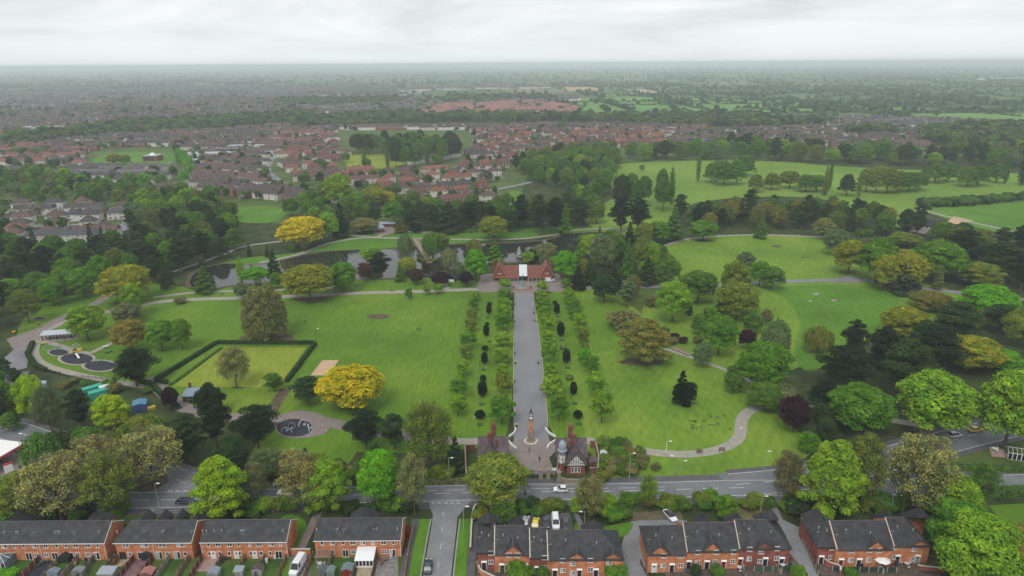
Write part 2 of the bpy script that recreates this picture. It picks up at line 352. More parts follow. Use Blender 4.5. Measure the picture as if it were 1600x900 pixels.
def dashes(name, pix, m, z, width, dash, gap, off=0, sm=2, world=False):
    pts = list(pix) if world else [P(*p) for p in pix]
    if sm: pts = smooth(pts, False, sm)
    pts = offset_line(pts, off); mb = MB(); acc = 0; on = True; cur = [pts[0]]; lim = dash
    def flush(c):
        if len(c) < 2: return
        l_ = offset_line(c, width/2); r_ = offset_line(c, -width/2); n = len(c)
        mb.add([(*p, z) for p in l_]+[(*p, z) for p in r_], [(i, n+i, n+i+1, i+1) for i in range(n-1)])
    for a, b in zip(pts, pts[1:]):
        L_ = math.dist(a, b); t = 0
        while L_-t > lim-acc:
            t += lim-acc; p = (a[0]+(b[0]-a[0])*t/L_, a[1]+(b[1]-a[1])*t/L_)
            cur.append(p)
            if on: flush(cur)
            on = not on; lim = dash if on else gap; acc = 0; cur = [p]
        acc += L_-t; cur.append(b)
    if mb.f: return mb.build(name, m, kind='structure')
def inside(x, y, poly):
    c = False; j = len(poly)-1
    for i in range(len(poly)):
        xi, yi = poly[i]; xj, yj = poly[j]
        if (yi > y) != (yj > y) and x < (xj-xi)*(y-yi)/(yj-yi)+xi: c = not c
        j = i
    return c
# ================================================================== THE GROUND
def ground_mat():
    m, n, l, b = newmat('countryside')
    g = n.new('ShaderNodeNewGeometry')
    mp = n.new('ShaderNodeMapping'); mp.inputs['Scale'].default_value = (1/330, 1/260, 0); l.new(g.outputs['Position'], mp.inputs['Vector'])
    v = n.new('ShaderNodeTexVoronoi'); v.inputs['Scale'].default_value = 1; v.inputs['Randomness'].default_value = .75; v.distance = 'CHEBYCHEV'; l.new(mp.outputs[0], v.inputs['Vector'])
    s = n.new('ShaderNodeSeparateColor'); l.new(v.outputs['Color'], s.inputs[0])
    r = n.new('ShaderNodeValToRGB'); l.new(s.outputs[0], r.inputs[0]); cr = r.color_ramp; cr.interpolation = 'CONSTANT'
    cr.elements[0].color = (.055, .12, .03, 1); cr.elements[1].position = .3; cr.elements[1].color = (.08, .15, .035, 1)
    for p_, c_ in ((.5, (.06, .1, .035)), (.68, (.10, .17, .045)), (.85, (.07, .09, .04)), (.95, (.2, .17, .1))):
        e_ = cr.elements.new(p_); e_.color = (*c_, 1)
    t = n.new('ShaderNodeTexNoise'); t.inputs['Scale'].default_value = .006; t.inputs['Detail'].default_value = 10; l.new(g.outputs['Position'], t.inputs['Vector'])
    mr = n.new('ShaderNodeMapRange'); mr.inputs[1].default_value = .3; mr.inputs[2].default_value = .7; mr.inputs[3].default_value = .7; mr.inputs[4].default_value = 1.25; l.new(t.outputs['Fac'], mr.inputs[0])
    vm = n.new('ShaderNodeVectorMath'); vm.operation = 'SCALE'; l.new(r.outputs[0], vm.inputs[0]); l.new(mr.outputs[0], vm.inputs['Scale'])
    # near the park the base is rough grass and leaf litter
    ln = n.new('ShaderNodeVectorMath'); ln.operation = 'LENGTH'; l.new(g.outputs['Position'], ln.inputs[0])
    mr3 = n.new('ShaderNodeMapRange'); mr3.inputs[1].default_value = 1300; mr3.inputs[2].default_value = 1900; l.new(ln.outputs['Value'], mr3.inputs[0])
    t3 = n.new('ShaderNodeTexNoise'); t3.inputs['Scale'].default_value = .12; t3.inputs['Detail'].default_value = 9; l.new(g.outputs['Position'], t3.inputs['Vector'])
    r3 = n.new('ShaderNodeValToRGB'); l.new(t3.outputs['Fac'], r3.inputs[0]); r3.color_ramp.elements[0].position = .35; r3.color_ramp.elements[0].color = (.028, .04, .016, 1); r3.color_ramp.elements[1].position = .66; r3.color_ramp.elements[1].color = (.06, .085, .028, 1)
    mx_ = n.new('ShaderNodeMix'); mx_.data_type = 'RGBA'; l.new(mr3.outputs[0], mx_.inputs[0]); l.new(r3.outputs[0], mx_.inputs[6]); l.new(vm.outputs[0], mx_.inputs[7])
    l.new(mx_.outputs[2], b.inputs['Base Color']); b.inputs['Roughness'].default_value = 1; b.inputs['Specular IOR Level'].default_value = .1
    return m
gx = sorted({s*v for s in (-1, 1) for v in (0, 60, 120, 200, 300, 450, 700, 1000, 1500, 2200, 3500, 5000, 8000, 12000, 17000, 21000, 25000)})
rg = random.Random(5)
mb = MB(); nx = len(gx)
for y in gx:
    for x in gx:
        r_ = math.hypot(x, y); h_ = 0
        if r_ > 11000 and y > 0:
            h_ = (r_-11000)/12000*(14+62*max(0, x/17000)) + 7*math.sin(x/2900+y/5000)*min(1, (r_-11000)/5000)
        mb.v.append((x, y, h_))
for j in range(nx-1):
    for i in range(nx-1): mb.f.append((j*nx+i, j*nx+i+1, (j+1)*nx+i+1, (j+1)*nx+i)); mb.m.append(0)
mb.build('ground', ground_mat(), kind='structure')

# suburb soil, gardens and far meadows
sheet('town_ground', [(-500,330),(-300,205),(-100,160),(300,143),(700,140),(900,160),(1050,190),(1250,176),(1600,190),(1750,240),(1250,250),(830,255),(800,345),(600,345),(440,350),(330,335),(0,380),(-400,420)], ROUGH_G, .03)
# park lawns
sheet('lawn', [(60,470),(160,455),(240,440),(300,452),(480,443),(560,438),(640,436),(720,430),(745,440),(803,455),(803,700),(745,700),(560,712),(520,690),(430,660),(300,640),(232,604),(130,590),(40,560),(20,520)], LAWN, .05, sm=2)
sheet('lawn', [(832,455),(960,452),(1000,490),(1060,540),(1150,585),(1216,625),(1225,670),(1215,722),(1060,738),(935,742),(925,700),(858,700),(846,560)], LAWNY, .05, sm=2)
sheet('lawn', [(836,453),(965,452),(985,480),(1000,540),(925,552),(880,560),(900,640),(920,690),(860,690),(846,560)], LAWN, .07, sm=1)
sheet('lawn', [(1020,390),(1080,370),(1180,366),(1290,368),(1420,440),(1490,452),(1570,500),(1500,520),(1330,530),(1200,600),(1150,580),(1060,560),(1010,520),(1000,470),(1060,445),(1015,420)], LAWNY, .06, sm=2)
sheet('lawn', [(1190,450),(1300,444),(1415,450),(1405,475),(1370,520),(1330,530),(1270,590),(1235,560),(1255,500),(1225,465)], LAWND, .08, sm=2)
sheet('lawn', [(380,402),(470,396),(520,376),(600,361),(900,355),(1000,352),(1000,372),(900,366),(660,384),(560,390),(480,396),(410,416),(300,425)], LAWND, .06, sm=2)
sheet('lawn', [(930,320),(1020,290),(1060,310),(1040,360),(1000,375),(900,350)], MEAD, .06, sm=2)
sheet('meadow', [(930,262),(1000,252),(1200,250),(1330,262),(1480,268),(1640,272),(1640,320),(1440,325),(1425,360),(1380,350),(1290,305),(1100,310),(1050,335),(960,330),(960,290)], MEAD, .06, sm=2)
sheet('meadow', [(1440,322),(1600,311),(1900,300),(1980,420),(1700,395),(1600,375),(1450,335)], LAWND, .09, sm=1)
sheet('meadow', [(150,243),(180,238),(275,237),(280,255),(190,262),(140,262)], LAWND, .3, sm=2)
sheet('meadow', [(530,243),(620,240),(650,250),(610,264),(545,264)], BOWL, .3)
sheet('meadow', [(325,335),(345,325),(440,320),(450,345),(390,352)], LAWND, .2, sm=2)
sheet('meadow', [(780,310),(800,298),(820,300),(805,325)], LAWN, .2, sm=2)
for k_, f_ in enumerate([[(905,182),(1060,176),(1180,183),(1600,192),(1900,200),(1900,186),(1590,178),(1400,168),(1200,158),(1000,152),(870,155)], [(880,135),(930,134),(948,141),(890,143)], [(982,140),(1022,139),(1030,146),(985,147)], [(492,148),(535,146),(534,152),(490,154)], [(400,143),(440,141),(440,147),(400,150)], [(1540,182),(1700,186),(1700,196),(1560,192)],[(1500,132),(1560,133),(1555,137),(1490,136)]]):
    sheet('field', f_, TANF if k_ in (1, 2) else MEADF, .8+.1*k_)
sheet('lawn', [(1545,790),(1720,780),(1850,900),(1660,885),(1590,850)], LAWN, .05)
sheet('lawn', [(150,800),(300,795),(320,815),(180,820)], ROUGH_G, .05)
sheet('lawn', [(430,668),(560,672),(560,712),(520,745),(380,745),(400,690)], LAWN, .06, sm=2)
sheet('verge', [(925,725),(1060,732),(1190,715),(1215,650),(1280,700),(1240,728),(1060,749),(935,752)], LAWNY, .055)
sheet('lawn', [(1440,695),(1600,690),(1650,745),(1500,745)], ROUGH_G, .05)
sheet('flower_bed', [(571,495),(580,491),(603,491),(611,495),(602,499),(580,499)], EARTH, .09, sm=2)
sheet('sand_pitch', [(504,563),(529,563),(514,587),(485,587)], SAND, .09)
sheet('lawn', [(900,450),(1080,446),(1130,540),(1000,550),(900,500)], ROUGH_G, .03)
# bowling green
sheet('bowling_green', [(350,543),(478,543),(436,606),(272,604)], BOWL, .10)
sheet('green_surround', [(338,538),(492,538),(446,616),(236,612)], LAWN, .08)
# lake
LAKE = [(290,452),(298,425),(345,410),(400,415),(440,407),(490,394),(560,390),(620,389),(650,385),(700,382),(800,380),(860,375),(880,366),(930,362),(985,367),(960,385),(920,402),(840,409),(760,412),(712,420),(655,434),(560,437),(480,440),(372,445),(330,453)]
lk = smooth([P(*p) for p in LAKE], True, 2)
ribbon('lake_bank', lk+lk[:1], 2.2, EARTH, .15, sm=0, world=True)
sheet('lake', lk, WATER, .14, world=True)
# drives, roads, paths
AVE = [(805,700),(803,690),(803,560),(805,455),(832,455),(846,560),(858,690),(862,700)]
sheet('park_drive', AVE, ASPHP, .11)
sheet('forecourt', [(806,688),(795,695),(793,706),(806,716),(806,742),(868,742),(858,716),(868,706),(868,695),(858,688)], PINK, .13, sm=0)
sheet('plaza', [(752,430),(764,428),(872,428),(880,440),(900,446),(905,452),(880,456),(832,457),(805,457),(750,457),(745,449)], PINK, .13)
ribbon('path', [(750,452),(650,456),(560,458),(470,463),(380,466),(300,468),(240,472),(190,484),(130,493),(60,520)], 4.5, PATH, .12)
ribbon('path', [(20,575),(30,545),(60,518),(95,497),(140,480),(172,461)], 5, PINK, .125)
ribbon('path', [(700,455),(690,440),(672,425),(655,418)], 3.5, PATH, .13)
ribbon('path', [(240,465),(300,457),(372,455),(450,453),(520,450)], 3, PATH, .121)
ribbon('path', [(270,425),(345,400),(376,385),(440,377)], 3, PATH, .122)
ribbon('path', [(405,411),(440,404),(470,397),(497,386),(520,378),(570,371),(600,372),(700,374),(800,375),(860,369),(895,359),(960,357),(1005,362)], 3.2, PATH, .123)
ribbon('path', [(530,366),(565,369),(590,372),(607,361),(625,361),(680,364)], 3, PATH, .125)
sheet('bandstand_apron', [(583,358),(612,354),(622,362),(600,368),(585,366)], PINK, .14)
ribbon('path', [(1030,387),(1055,378),(1085,371),(1180,366),(1290,371)], 3.2, PATH, .124)
ribbon('path', [(870,452),(900,450),(1020,448),(1100,447),(1200,441),(1290,438),(1350,437),(1400,444),(1470,455),(1560,462),(1640,475)], 5, ASPH2, .126)
sheet('path_apron', [(1290,438),(1330,432),(1352,437),(1345,442),(1300,442)], ASPH2, .128)
ribbon('path', [(915,688),(1000,705),(1055,711),(1100,709),(1140,698),(1158,682),(1157,656),(1172,640),(1220,629),(1400,658),(1440,665)], 3.6, PATH, .122)
ribbon('path', [(700,690),(760,690)], 3.5, PATH, .122, sm=0)
ribbon('path', [(1038,545),(1070,555),(1105,568),(1140,580),(1180,600)], 2.2, PATH, .124)
ribbon('path', [(925,548),(915,520),(893,480),(880,460)], .7, BOWL, .124)
ribbon('path', [(228,592),(245,605),(272,628),(300,645),(380,655),(440,655),(500,656),(560,672),(700,690)], 5, PINK, .124)
ribbon('path', [(447,608),(425,640),(420,655)], 4, EARTH, .123)
ribbon('track', [(1900,299),(1600,311),(1450,320),(1437,324),(1450,332),(1600,366),(1800,412)], 3.5, PATH, .14)
sheet('yard', [(1435,352),(1420,362),(1445,366),(1460,352)], PINK, .12)
sheet('yard', [(1490,338),(1520,345),(1500,352),(1480,347)], SAND, .12)
# playground
for c_ in (((120,561),25,8.5), ((156,572),24,8), ((92,551),15,5), ((62,498),9,2)):
    (cx, cy_), a_, b_ = c_
    ell = lambda k: [(cx+a_*k*math.cos(t/24*2*math.pi), cy_+b_*k*math.sin(t/24*2*math.pi)) for t in range(24)]
    sheet('play_path', ell(1.22), PATH, .13); sheet('rubber_pad', ell(1.0), RUB, .15)
sheet('splash_pad', [(440+28*math.cos(t/20*2*math.pi)+20, 669+14*math.sin(t/20*2*math.pi)) for t in range(20)], RUB, .16)
sheet('play_path', [(430,650),(470,640),(512,650),(520,668),(500,684),(440,686),(425,665)], PINK, .13, sm=2)
ribbon('path', [(60,532),(52,552),(62,568),(90,578),(130,588),(190,598),(240,607)], 3, PATH, .128)
ribbon('path', [(60,532),(95,540),(112,548),(140,553),(150,548),(178,535),(200,530)], 2.4, PATH, .129)
sheet('yard', [(60,512),(80,518),(118,515),(130,508),(120,530),(80,535),(20,545),(10,530),(40,520)], PINK, .127)
sheet('yard', [(20,548),(48,540),(42,575),(25,580),(-10,575)], ASPH2, .127)
sheet('yard', [(0,585),(60,590),(52,606),(0,604)], PINK, .126)
# main road and its arms
RM = [(-260,786),(0,782),(200,783),(300,781),(430,777),(560,774),(680,772),(800,769),(950,769),(1080,765),(1180,762),(1290,764),(1400,762),(1500,757),(1600,754),(1800,748)]
RN = [(1150,758),(1220,752),(1290,742),(1380,721),(1480,690),(1560,671),(1700,640)]
RL = [(-250,640),(0,666),(50,684),(100,700),(160,714),(230,733),(290,755),(330,775)]
RS = [(697,778),(696,808),(690,850),(683,900),(672,990)]
ribbon('pavement', RM, 12.6, PAVE, .13, h=.1)
ribbon('pavement', RN, 14, PAVE, .132, h=.1)
ribbon('pavement', RL, 13, PAVE, .131, h=.1)
ribbon('road', RM, 7.6, ASPH, .15)
ribbon('road', RN, 10.5, ASPH, .154)
ribbon('road', RL, 9.4, ASPH, .158)
sheet('road', [(1120,740),(1200,739),(1300,732),(1330,760),(1300,778),(1150,778)], ASPH, .162)
sheet('road', [(255,730),(290,726),(330,740),(350,772),(225,774),(262,752)], ASPH2, .166)
sheet('traffic_island', [(205,764),(220,744),(245,738),(262,745),(264,753),(245,765),(220,770)], EARTH, .26, thick=1)
ribbon('side_road', RS, 6.1, ASPH2, .17)
sheet('side_road', [(670,781),(738,780),(722,800),(716,808),(678,808),(672,795)], ASPH2, .174)
for nm, wd, off_, m_, z_ in (('kerb', .3, -3.55, KERB, .24), ('verge', 2.6, -5.0, LAWND, .20), ('footway', 1.9, -7.3, PAVE, .22)):
    for sg in (1, -1):
        ribbon(nm, [(696,812),(690,850),(683,900),(672,990)], wd, m_, z_+.01*(sg > 0), off=off_*sg, h=.12, sm=1)
dashes('lane_marking', RM[:11], LINE, .180, .14, 4, 3, sm=3)
ribbon('lane_marking', RM, .13, LINE, .183, off=3.3); ribbon('lane_marking', RM, .13, LINE, .183, off=-3.3)
dashes('lane_marking', RM[5:10], LINE, .181, .12, 5, 2.5, off=1.3, sm=3)
dashes('lane_marking', RN, LINE, .184, .14, 4, 4, sm=3); ribbon('lane_marking', RN, .15, LINE, .186, off=4.9); ribbon('lane_marking', RN, .15, LINE, .186, off=-4.9)
dashes('lane_marking', RL, LINE, .188, .16, 4, 4, sm=3); ribbon('lane_marking', RL[:-2], .16, LINE, .186, off=4.4); ribbon('lane_marking', RL[:-2], .16, LINE, .186, off=-4.4)
dashes('lane_marking', [(262,768),(300,768),(340,768)], LINE, .19, .25, 1.2, .8, sm=0)
dashes('lane_marking', [(280,733),(296,738),(320,745)], LINE, .19, .2, 3, 2, sm=0)
dashes('lane_marking', [(674,787),(700,787),(722,787)], LINE, .19, .2, 1, .6, sm=0)
dashes('lane_marking', [(693,800),(689,850),(683,900),(675,960)], LINE, .19, .1, 2, 4, sm=0)
for k_ in range(7): ribbon('hatch_marking', [(1325+k_*11,752-k_*2),(1335+k_*11,743-k_*2)], .35, LINE, .2, sm=0)
# residents' yards and lanes
sheet('lane', [(985,815),(1020,812),(1060,812),(1075,815),(1020,830),(1003,850),(1012,905),(1020,960),(990,960),(965,880),(975,838)], ASPH2, .12)
sheet('lane', [(1198,776),(1206,776),(1222,812),(1252,826),(1258,850),(1280,905),(1300,960),(1262,960),(1240,890),(1228,838),(1212,810)], ASPH2, .12)
sheet('parking_bay', [(985,801),(1062,797),(1068,812),(988,814)], mat('grass_paving', (.12, .1, .06), .95, .25, .5, 'World'), .135)
sheet('parking_bay', [(805,806),(890,802),(895,826),(880,845),(800,845)], PAVE, .12)
sheet('lawn', [(895,812),(935,826),(990,814),(988,826),(975,842),(900,850)], LAWND, .14, sm=2)
sheet('lawn', [(840,790),(880,788),(884,800),(845,803)], LAWND, .11, sm=2)
sheet('lawn', [(1148,795),(1215,792),(1225,815),(1150,818)], mat('mossy_lawn', (.12, .11, .045), .95, .25, .5, 'World'), .11)
sheet('lawn', [(430,800),(490,812),(462,900),(430,900)], LAWND, .1, sm=2)
ribbon('footpath', [(520,775),(498,800),(470,858)], 2.0, PINK, .14, sm=0)
ribbon('footpath', [(237,797),(225,818)], 1.6, PATH, .14, sm=0)
ribbon('footpath', [(893,787),(905,815),(915,840)], 1.2, ASPH, .13, sm=0)
sheet('driveway', [(455,868),(487,868),(486,990),(440,990)], ASPH, .13)
sheet('garden_ground', [(-60,872),(165,872),(440,870),(640,868),(628,990),(-260,990)], ROUGH_G, .09)
sheet('garden_ground', [(745,885),(975,905),(1000,990),(740,990)], mat('patio_soil', (.1, .075, .06), .95, .4, .8, 'World'), .09)
sheet('garden_ground', [(1040,885),(1240,875),(1262,990),(1035,990)], MATS['patio_soil'], .09)
sheet('garden_ground', [(1275,868),(1460,866),(1500,990),(1300,990)], MATS['patio_soil'], .09)
# petrol station forecourt
sheet('forecourt', [(-120,690),(0,686),(40,690),(75,705),(60,760),(0,772),(-160,775)], PINK, .17)
# ================================================================== TREES
def quads(P0, Nn, size, rng, asp=.75):
    """leaf cards (n quads) at points P0 with normals Nn"""
    n = len(P0); Nn = Nn/np.linalg.norm(Nn, axis=1, keepdims=True)
    a = rng.normal(size=(n, 3)); u = np.cross(Nn, a); u /= np.linalg.norm(u, axis=1, keepdims=True); v = np.cross(Nn, u)
    s = (size*rng.uniform(.6, 1.35, n))[:, None]; u = u*s*.5; v = v*s*.5*asp
    bend = Nn*s*.12
    V = np.stack([P0-u-v-bend, P0+u-v*.6, P0+u*.8+v+bend*.3, P0-u*.7+v*.8-bend], 1).reshape(-1, 3)
    F = np.arange(4*n).reshape(n, 4)
    return V, F
def lobes_crown(name, seed, lobes, n, size, up=.25, fuzz=.35, inner=.25, shade=(.75, 1.25)):
    """lobes: (cx,cy,cz,rx,ry,rz). leaf cards through the shell of every lobe"""
    rng = np.random.default_rng(seed); L_ = np.array(lobes, float)
    w_ = (L_[:, 3]*L_[:, 4]+L_[:, 3]*L_[:, 5]); w_ /= w_.sum(); cnt = rng.multinomial(n, w_)
    Vs = []; Fs = []; Sh = []; o = 0
    for (cx, cy_, cz, rx, ry, rz), c in zip(L_, cnt):
        if not c: continue
        d = rng.normal(size=(c, 3)); d /= np.linalg.norm(d, axis=1, keepdims=True)
        d[:, 2] = np.where(d[:, 2] < -.55, -d[:, 2], d[:, 2])
        # small-scale clumping so that the outline is ragged
        ph = np.sin(d @ rng.normal(size=(3, 6))*6+rng.uniform(0, 6, 6)).mean(1)
        r_ = 1-np.abs(rng.normal(0, .12, c))-inner*rng.random(c)**3+ph*.22
        pt = d*r_[:, None]*[rx, ry, rz]+[cx, cy_, cz]
        nn = d/np.array([rx, ry, rz])*rx + rng.normal(0, fuzz, (c, 3))+[0, 0, up]
        V, F = quads(pt, nn, size, rng); Vs.append(V); Fs.append(F+o); o += len(V)
        Sh.append(np.repeat(rng.uniform(*shade, c)*rng.uniform(.88, 1.12), 4))
    return npmesh(name, np.concatenate(Vs), np.concatenate(Fs), FOL, np.concatenate(Sh))
def limbs(mb, rng, h0, h1, spread, n=7, r=.22, base=.3, top=None):
    mb.tube((0, 0, 0), (0, 0, h0), base, r, 8)
    mb.tube((0, 0, h0), (rng.uniform(-.3, .3), rng.uniform(-.3, .3), h1), r, .05, 6)
    for k in range(n):
        a = k*2.4+rng.uniform(-.4, .4); z = h0+(h1-h0)*rng.uniform(0, .55); l_ = spread*rng.uniform(.55, 1)
        m_ = (math.cos(a)*l_*.5, math.sin(a)*l_*.5, z+l_*.45); e_ = (math.cos(a)*l_, math.sin(a)*l_, z+l_*rng.uniform(.55, 1.0))
        mb.tube((0, 0, z), m_, r*.55, r*.33, 5); mb.tube(m_, e_, r*.33, .03, 4)
        for q in range(3):
            b = a+rng.uniform(-.8, .8); mb.tube(m_, (m_[0]+math.cos(b)*l_*.4, m_[1]+math.sin(b)*l_*.4, m_[2]+l_*rng.uniform(.2, .6)), r*.2, .02, 4)
def twigs(mb, rng, n, rx, rz, zc_, r=.03):
    for k in range(n):
        a = rng.uniform(0, 6.28); t = rng.random()**.5; z = zc_+rz*rng.uniform(-.8, .9); q = rx*t*math.sqrt(max(.05, 1-((z-zc_)/rz)**2))
        p = (math.cos(a)*q*.6, math.sin(a)*q*.6, z-q*.3); mb.tube(p, (math.cos(a)*q*1.02, math.sin(a)*q*1.02, z+q*.12+.3), r*1.3, r*.5, 3)
PROTO = {}
def reg(kind, h, wd, crown, trunk): PROTO.setdefault(kind, []).append((h, wd, crown, trunk))
def lobes_round(rng, R, z0, z1, n=15, egg=0.0, k=.42, core=.72):
    zc_ = (z0+z1)/2; rz = (z1-z0)/2; out = [(0, 0, zc_-rz*.05, R*core, R*core, rz*(core+.08))]
    for i in range(n):
        a = i*2.399+rng.uniform(-.3, .3); s = (i+.5)/n; zz = 1-1.7*s; rr = math.sqrt(max(0, 1-zz*zz)); sc = 1-egg*zz
        q = R*rng.uniform(k*.55, k*1.25); R_ = R; R = R_*rng.uniform(.82, 1.1)
        if egg > .26 and zz < 0: rr = max(rr, .92)
        elif zz < 0: rr = max(rr, .62)
        out.append((math.cos(a)*rr*(R-q*.9)*sc, math.sin(a)*rr*(R-q*.9)*sc, zc_+zz*(rz-q*.6)*rng.uniform(.9, 1.06), q*1.1, q, q*.62)); R = R_
    return out
for s_ in range(4):      # full round-headed broadleaf, 12 m
    rng = random.Random(10+s_); mb = MB(); limbs(mb, rng, 2.6, 9, 4.2, 8)
    reg('round', 11.6, 10.6, lobes_crown('crown', s_, lobes_round(rng, 5.6, 1.3, 12, 34+s_, k=.36, core=.66), 16500, .36, up=.45), mb.mesh('trunk', BARK))
for s_ in range(3):      # spring crown just breaking into leaf: twigs show
    rng = random.Random(30+s_); mb = MB(); limbs(mb, rng, 2.6, 10, 4.6, 11, .2); twigs(mb, rng, 620, 5.3, 5.2, 7)
    reg('bare', 11.6, 10.6, lobes_crown('crown', 30+s_, lobes_round(rng, 5.4, 1.6, 12.2, 30, k=.3), 8500, .25, fuzz=1.0, inner=.9, shade=(.6, 1.35)), mb.mesh('trunk', BARK))
for s_ in range(3):      # small round street/avenue tree, 6 m
    rng = random.Random(50+s_); mb = MB(); limbs(mb, rng, 1.6, 4.8, 1.8, 5, .09, .12)
    reg('small', 6, 4.6, lobes_crown('crown', 50+s_, lobes_round(rng, 2.4, .7, 6, 12, .25), 3800, .26, fuzz=.6), mb.mesh('trunk', BARK))
for s_ in range(4):      # old pine: flat dark plates on a bare stem, 16 m
    rng = random.Random(70+s_); mb = MB(); mb.tube((0, 0, 0), (.3, .1, 8), .34, .24, 8); mb.tube((.3, .1, 8), (.2, .3, 15), .24, .06, 6); lb = []
    for k in range(30):
        a = k*2.4+rng.uniform(-.5, .5); z = 3.6+11.4*(k+.5)/30; q = 5.4*min(1, (z-1.8)/5.5)*(1-max(0, (z-11.5)/5)**1.5)*rng.uniform(.4, 1); c_ = (math.cos(a)*q*.62, math.sin(a)*q*.62, z)
        rr = (q*.42+.65)*rng.uniform(.7, 1.15); lb.append((*c_, rr*1.15, rr, rr*.42)); mb.tube((.25, .1, z-.9), (c_[0], c_[1], z-.1), .13, .05, 5)
    lb.append((.2, .2, 15.2, 1.7, 1.7, .9))
    reg('pine', 16, 11, lobes_crown('crown', 70+s_, lb, 13000, .34, up=.6, fuzz=.6, inner=.7, shade=(.7, 1.35)), mb.mesh('trunk', BARKR))
for s_ in range(3):      # conical conifer, 14 m
    rng = random.Random(90+s_); mb = MB(); mb.tube((0, 0, 0), (0, 0, 13.6), .3, .04, 8); lb = []
    for k in range(30):
        z = 1.0+12.2*(k/29)**.9; R = 3.3*(1-z/14.2)**.8; a = k*2.4; q = max(.45, R*.5)
        lb.append((math.cos(a)*(R-q*.6), math.sin(a)*(R-q*.6), z, q, q, max(.6, q*.8)))
    reg('cone', 14, 6.6, lobes_crown('crown', 90+s_, lb, 8500, .3, up=.1, fuzz=.5), mb.mesh('trunk', BARK))
for s_ in range(2):      # Lombardy poplar, 20 m
    rng = random.Random(110+s_); mb = MB(); mb.tube((0, 0, 0), (0, 0, 19), .35, .04, 8); lb = []
    for k in range(22):
        z = 1.6+17.6*k/21; R = 2.2*math.sin(math.pi*min(1, (z+2.5)/22))**.6; a = k*2.4; lb.append((math.cos(a)*R*.35, math.sin(a)*R*.35, z, R*.72, R*.72, 1.5))
    reg('column', 20, 4.6, lobes_crown('crown', 110+s_, lb, 4200, .34, fuzz=.5), mb.mesh('trunk', BARK))
for s_ in range(2):      # clipped yew: one dense barrel
    rng = random.Random(120+s_); mb = MB(); mb.tube((0, 0, 0), (0, 0, 1.2), .16, .1, 6)
    reg('yew', 4, 2.2, lobes_crown('crown', 120+s_, [(0, 0, 2.0, 1.05, 1.05, 1.85), (0, 0, 1.2, .9, .9, 1.15)], 2200, .2, up=0, fuzz=.22, inner=.1), mb.mesh('trunk', BARK))
    mb = MB(); mb.tube((0, 0, 0), (0, 0, .5), .14, .1, 6)
    reg('ball', 1.8, 2.3, lobes_crown('crown', 125+s_, [(0, 0, .9, 1.15, 1.15, .9)], 1100, .2, up=0, fuzz=.25, inner=.1), mb.mesh('trunk', BARK))
for s_ in range(3):      # weeping willow, 9 m: strands hang to the ground
    rng = np.random.default_rng(130+s_); Vp = []; Np = []
    for k in range(190):
        a = rng.uniform(0, 6.28); q = rng.random()**.5*4.2; top = 8.6-q*q*.13+rng.uniform(-.4, .3); ln_ = rng.uniform(.45, .95)*top
        c_ = np.array([math.cos(a), math.sin(a), 0]); m_ = 20
        for j in range(m_):
            t = j/m_; Vp.append(c_*(q+.5*t*(1-t)*2)+[0, 0, top-ln_*t]+rng.normal(0, .12, 3)); Np.append(c_+[0, 0, .5*(1-t)]+rng.normal(0, .3, 3))
    V, F = quads(np.array(Vp), np.array(Np), .42, rng, .6); mb = MB(); limbs(mb, random.Random(s_), 2, 7.5, 3.6, 6)
    reg('willow', 9, 9, npmesh('crown', V, F, FOL, np.repeat(rng.uniform(.7, 1.3, len(F)), 4)), mb.mesh('trunk', BARK))
for s_ in range(4):      # shrub: leafy to the ground, 2.6 m
    rng = random.Random(150+s_); mb = MB(); mb.tube((0, 0, 0), (0, 0, 1.2), .1, .05, 5); [mb.tube((0, 0, .2), (math.cos(k*1.3)*.9, math.sin(k*1.3)*.9, 1.6), .06, .03, 4) for k in range(5)]
    lb = [(0, 0, 1.2, 1.3, 1.3, 1.2)]+[(math.cos(k*2.4)*1.05, math.sin(k*2.4)*1.05, rng.uniform(.6, 1.7), .8, .8, .7) for k in range(8)]
    reg('shrub', 2.6, 3.7, lobes_crown('crown', 150+s_, lb, 2400, .22, fuzz=.6), mb.mesh('trunk', BARK))
for s_ in range(2):      # egg-shaped tree leafy almost to the ground
    rng = random.Random(170+s_); mb = MB(); limbs(mb, rng, 1.5, 12, 3.6, 8, .2)
    reg('egg', 14, 10, lobes_crown('crown', 170+s_, lobes_round(rng, 5.0, .3, 14, 36, .28, .3, .80), 15000, .32, up=.4, fuzz=.6), mb.mesh('trunk', BARK))
for s_ in range(2):      # giant close-leaved tree like an upturned egg, skirt near the ground
    rng = random.Random(190+s_); mb = MB(); mb.tube((0, 0, 0), (0, 0, 13), .4, .06, 8); lb = [(0, 0, 6, 4.2, 4.2, 5.6)]
    for k in range(64):
        z = .9+12.6*(k+.5)/64; R = 5.0*(.9+.1*z/4.5) if z < 4.5 else 5.0*max(0, 1-((z-4.5)/9.6)**2)**.62; q = max(.5, R*rng.uniform(.2, .3)); a = k*2.399
        lb.append((math.cos(a)*(R-q*.8), math.sin(a)*(R-q*.8), z, q, q, q*1.1))
    reg('giant', 14, 10, lobes_crown('crown', 190+s_, lb, 16000, .3, fuzz=.7), mb.mesh('trunk', BARK))
SPEC_G = ('egg_shaped_tree', 'tree')
COL = dict(lime=(.27,.42,.024), bright=(.13,.38,.02), green=(.12,.27,.027), mid=(.105,.215,.035), dark=(.045,.088,.03), black=(.024,.046,.022), yellow=(.50,.47,.02), gold=(.26,.30,.03), bronze=(.22,.21,.045), olive=(.175,.245,.04),
    tan=(.30,.33,.11), brown=(.20,.215,.08), purple=(.042,.020,.026), red=(.10,.045,.035), blue=(.05,.085,.06), grey=(.14,.22,.09), pale=(.19,.23,.10), sap=(.20,.36,.03), yew=(.013,.028,.012), willow=(.19,.21,.04), blossom=(.4,.36,.3))
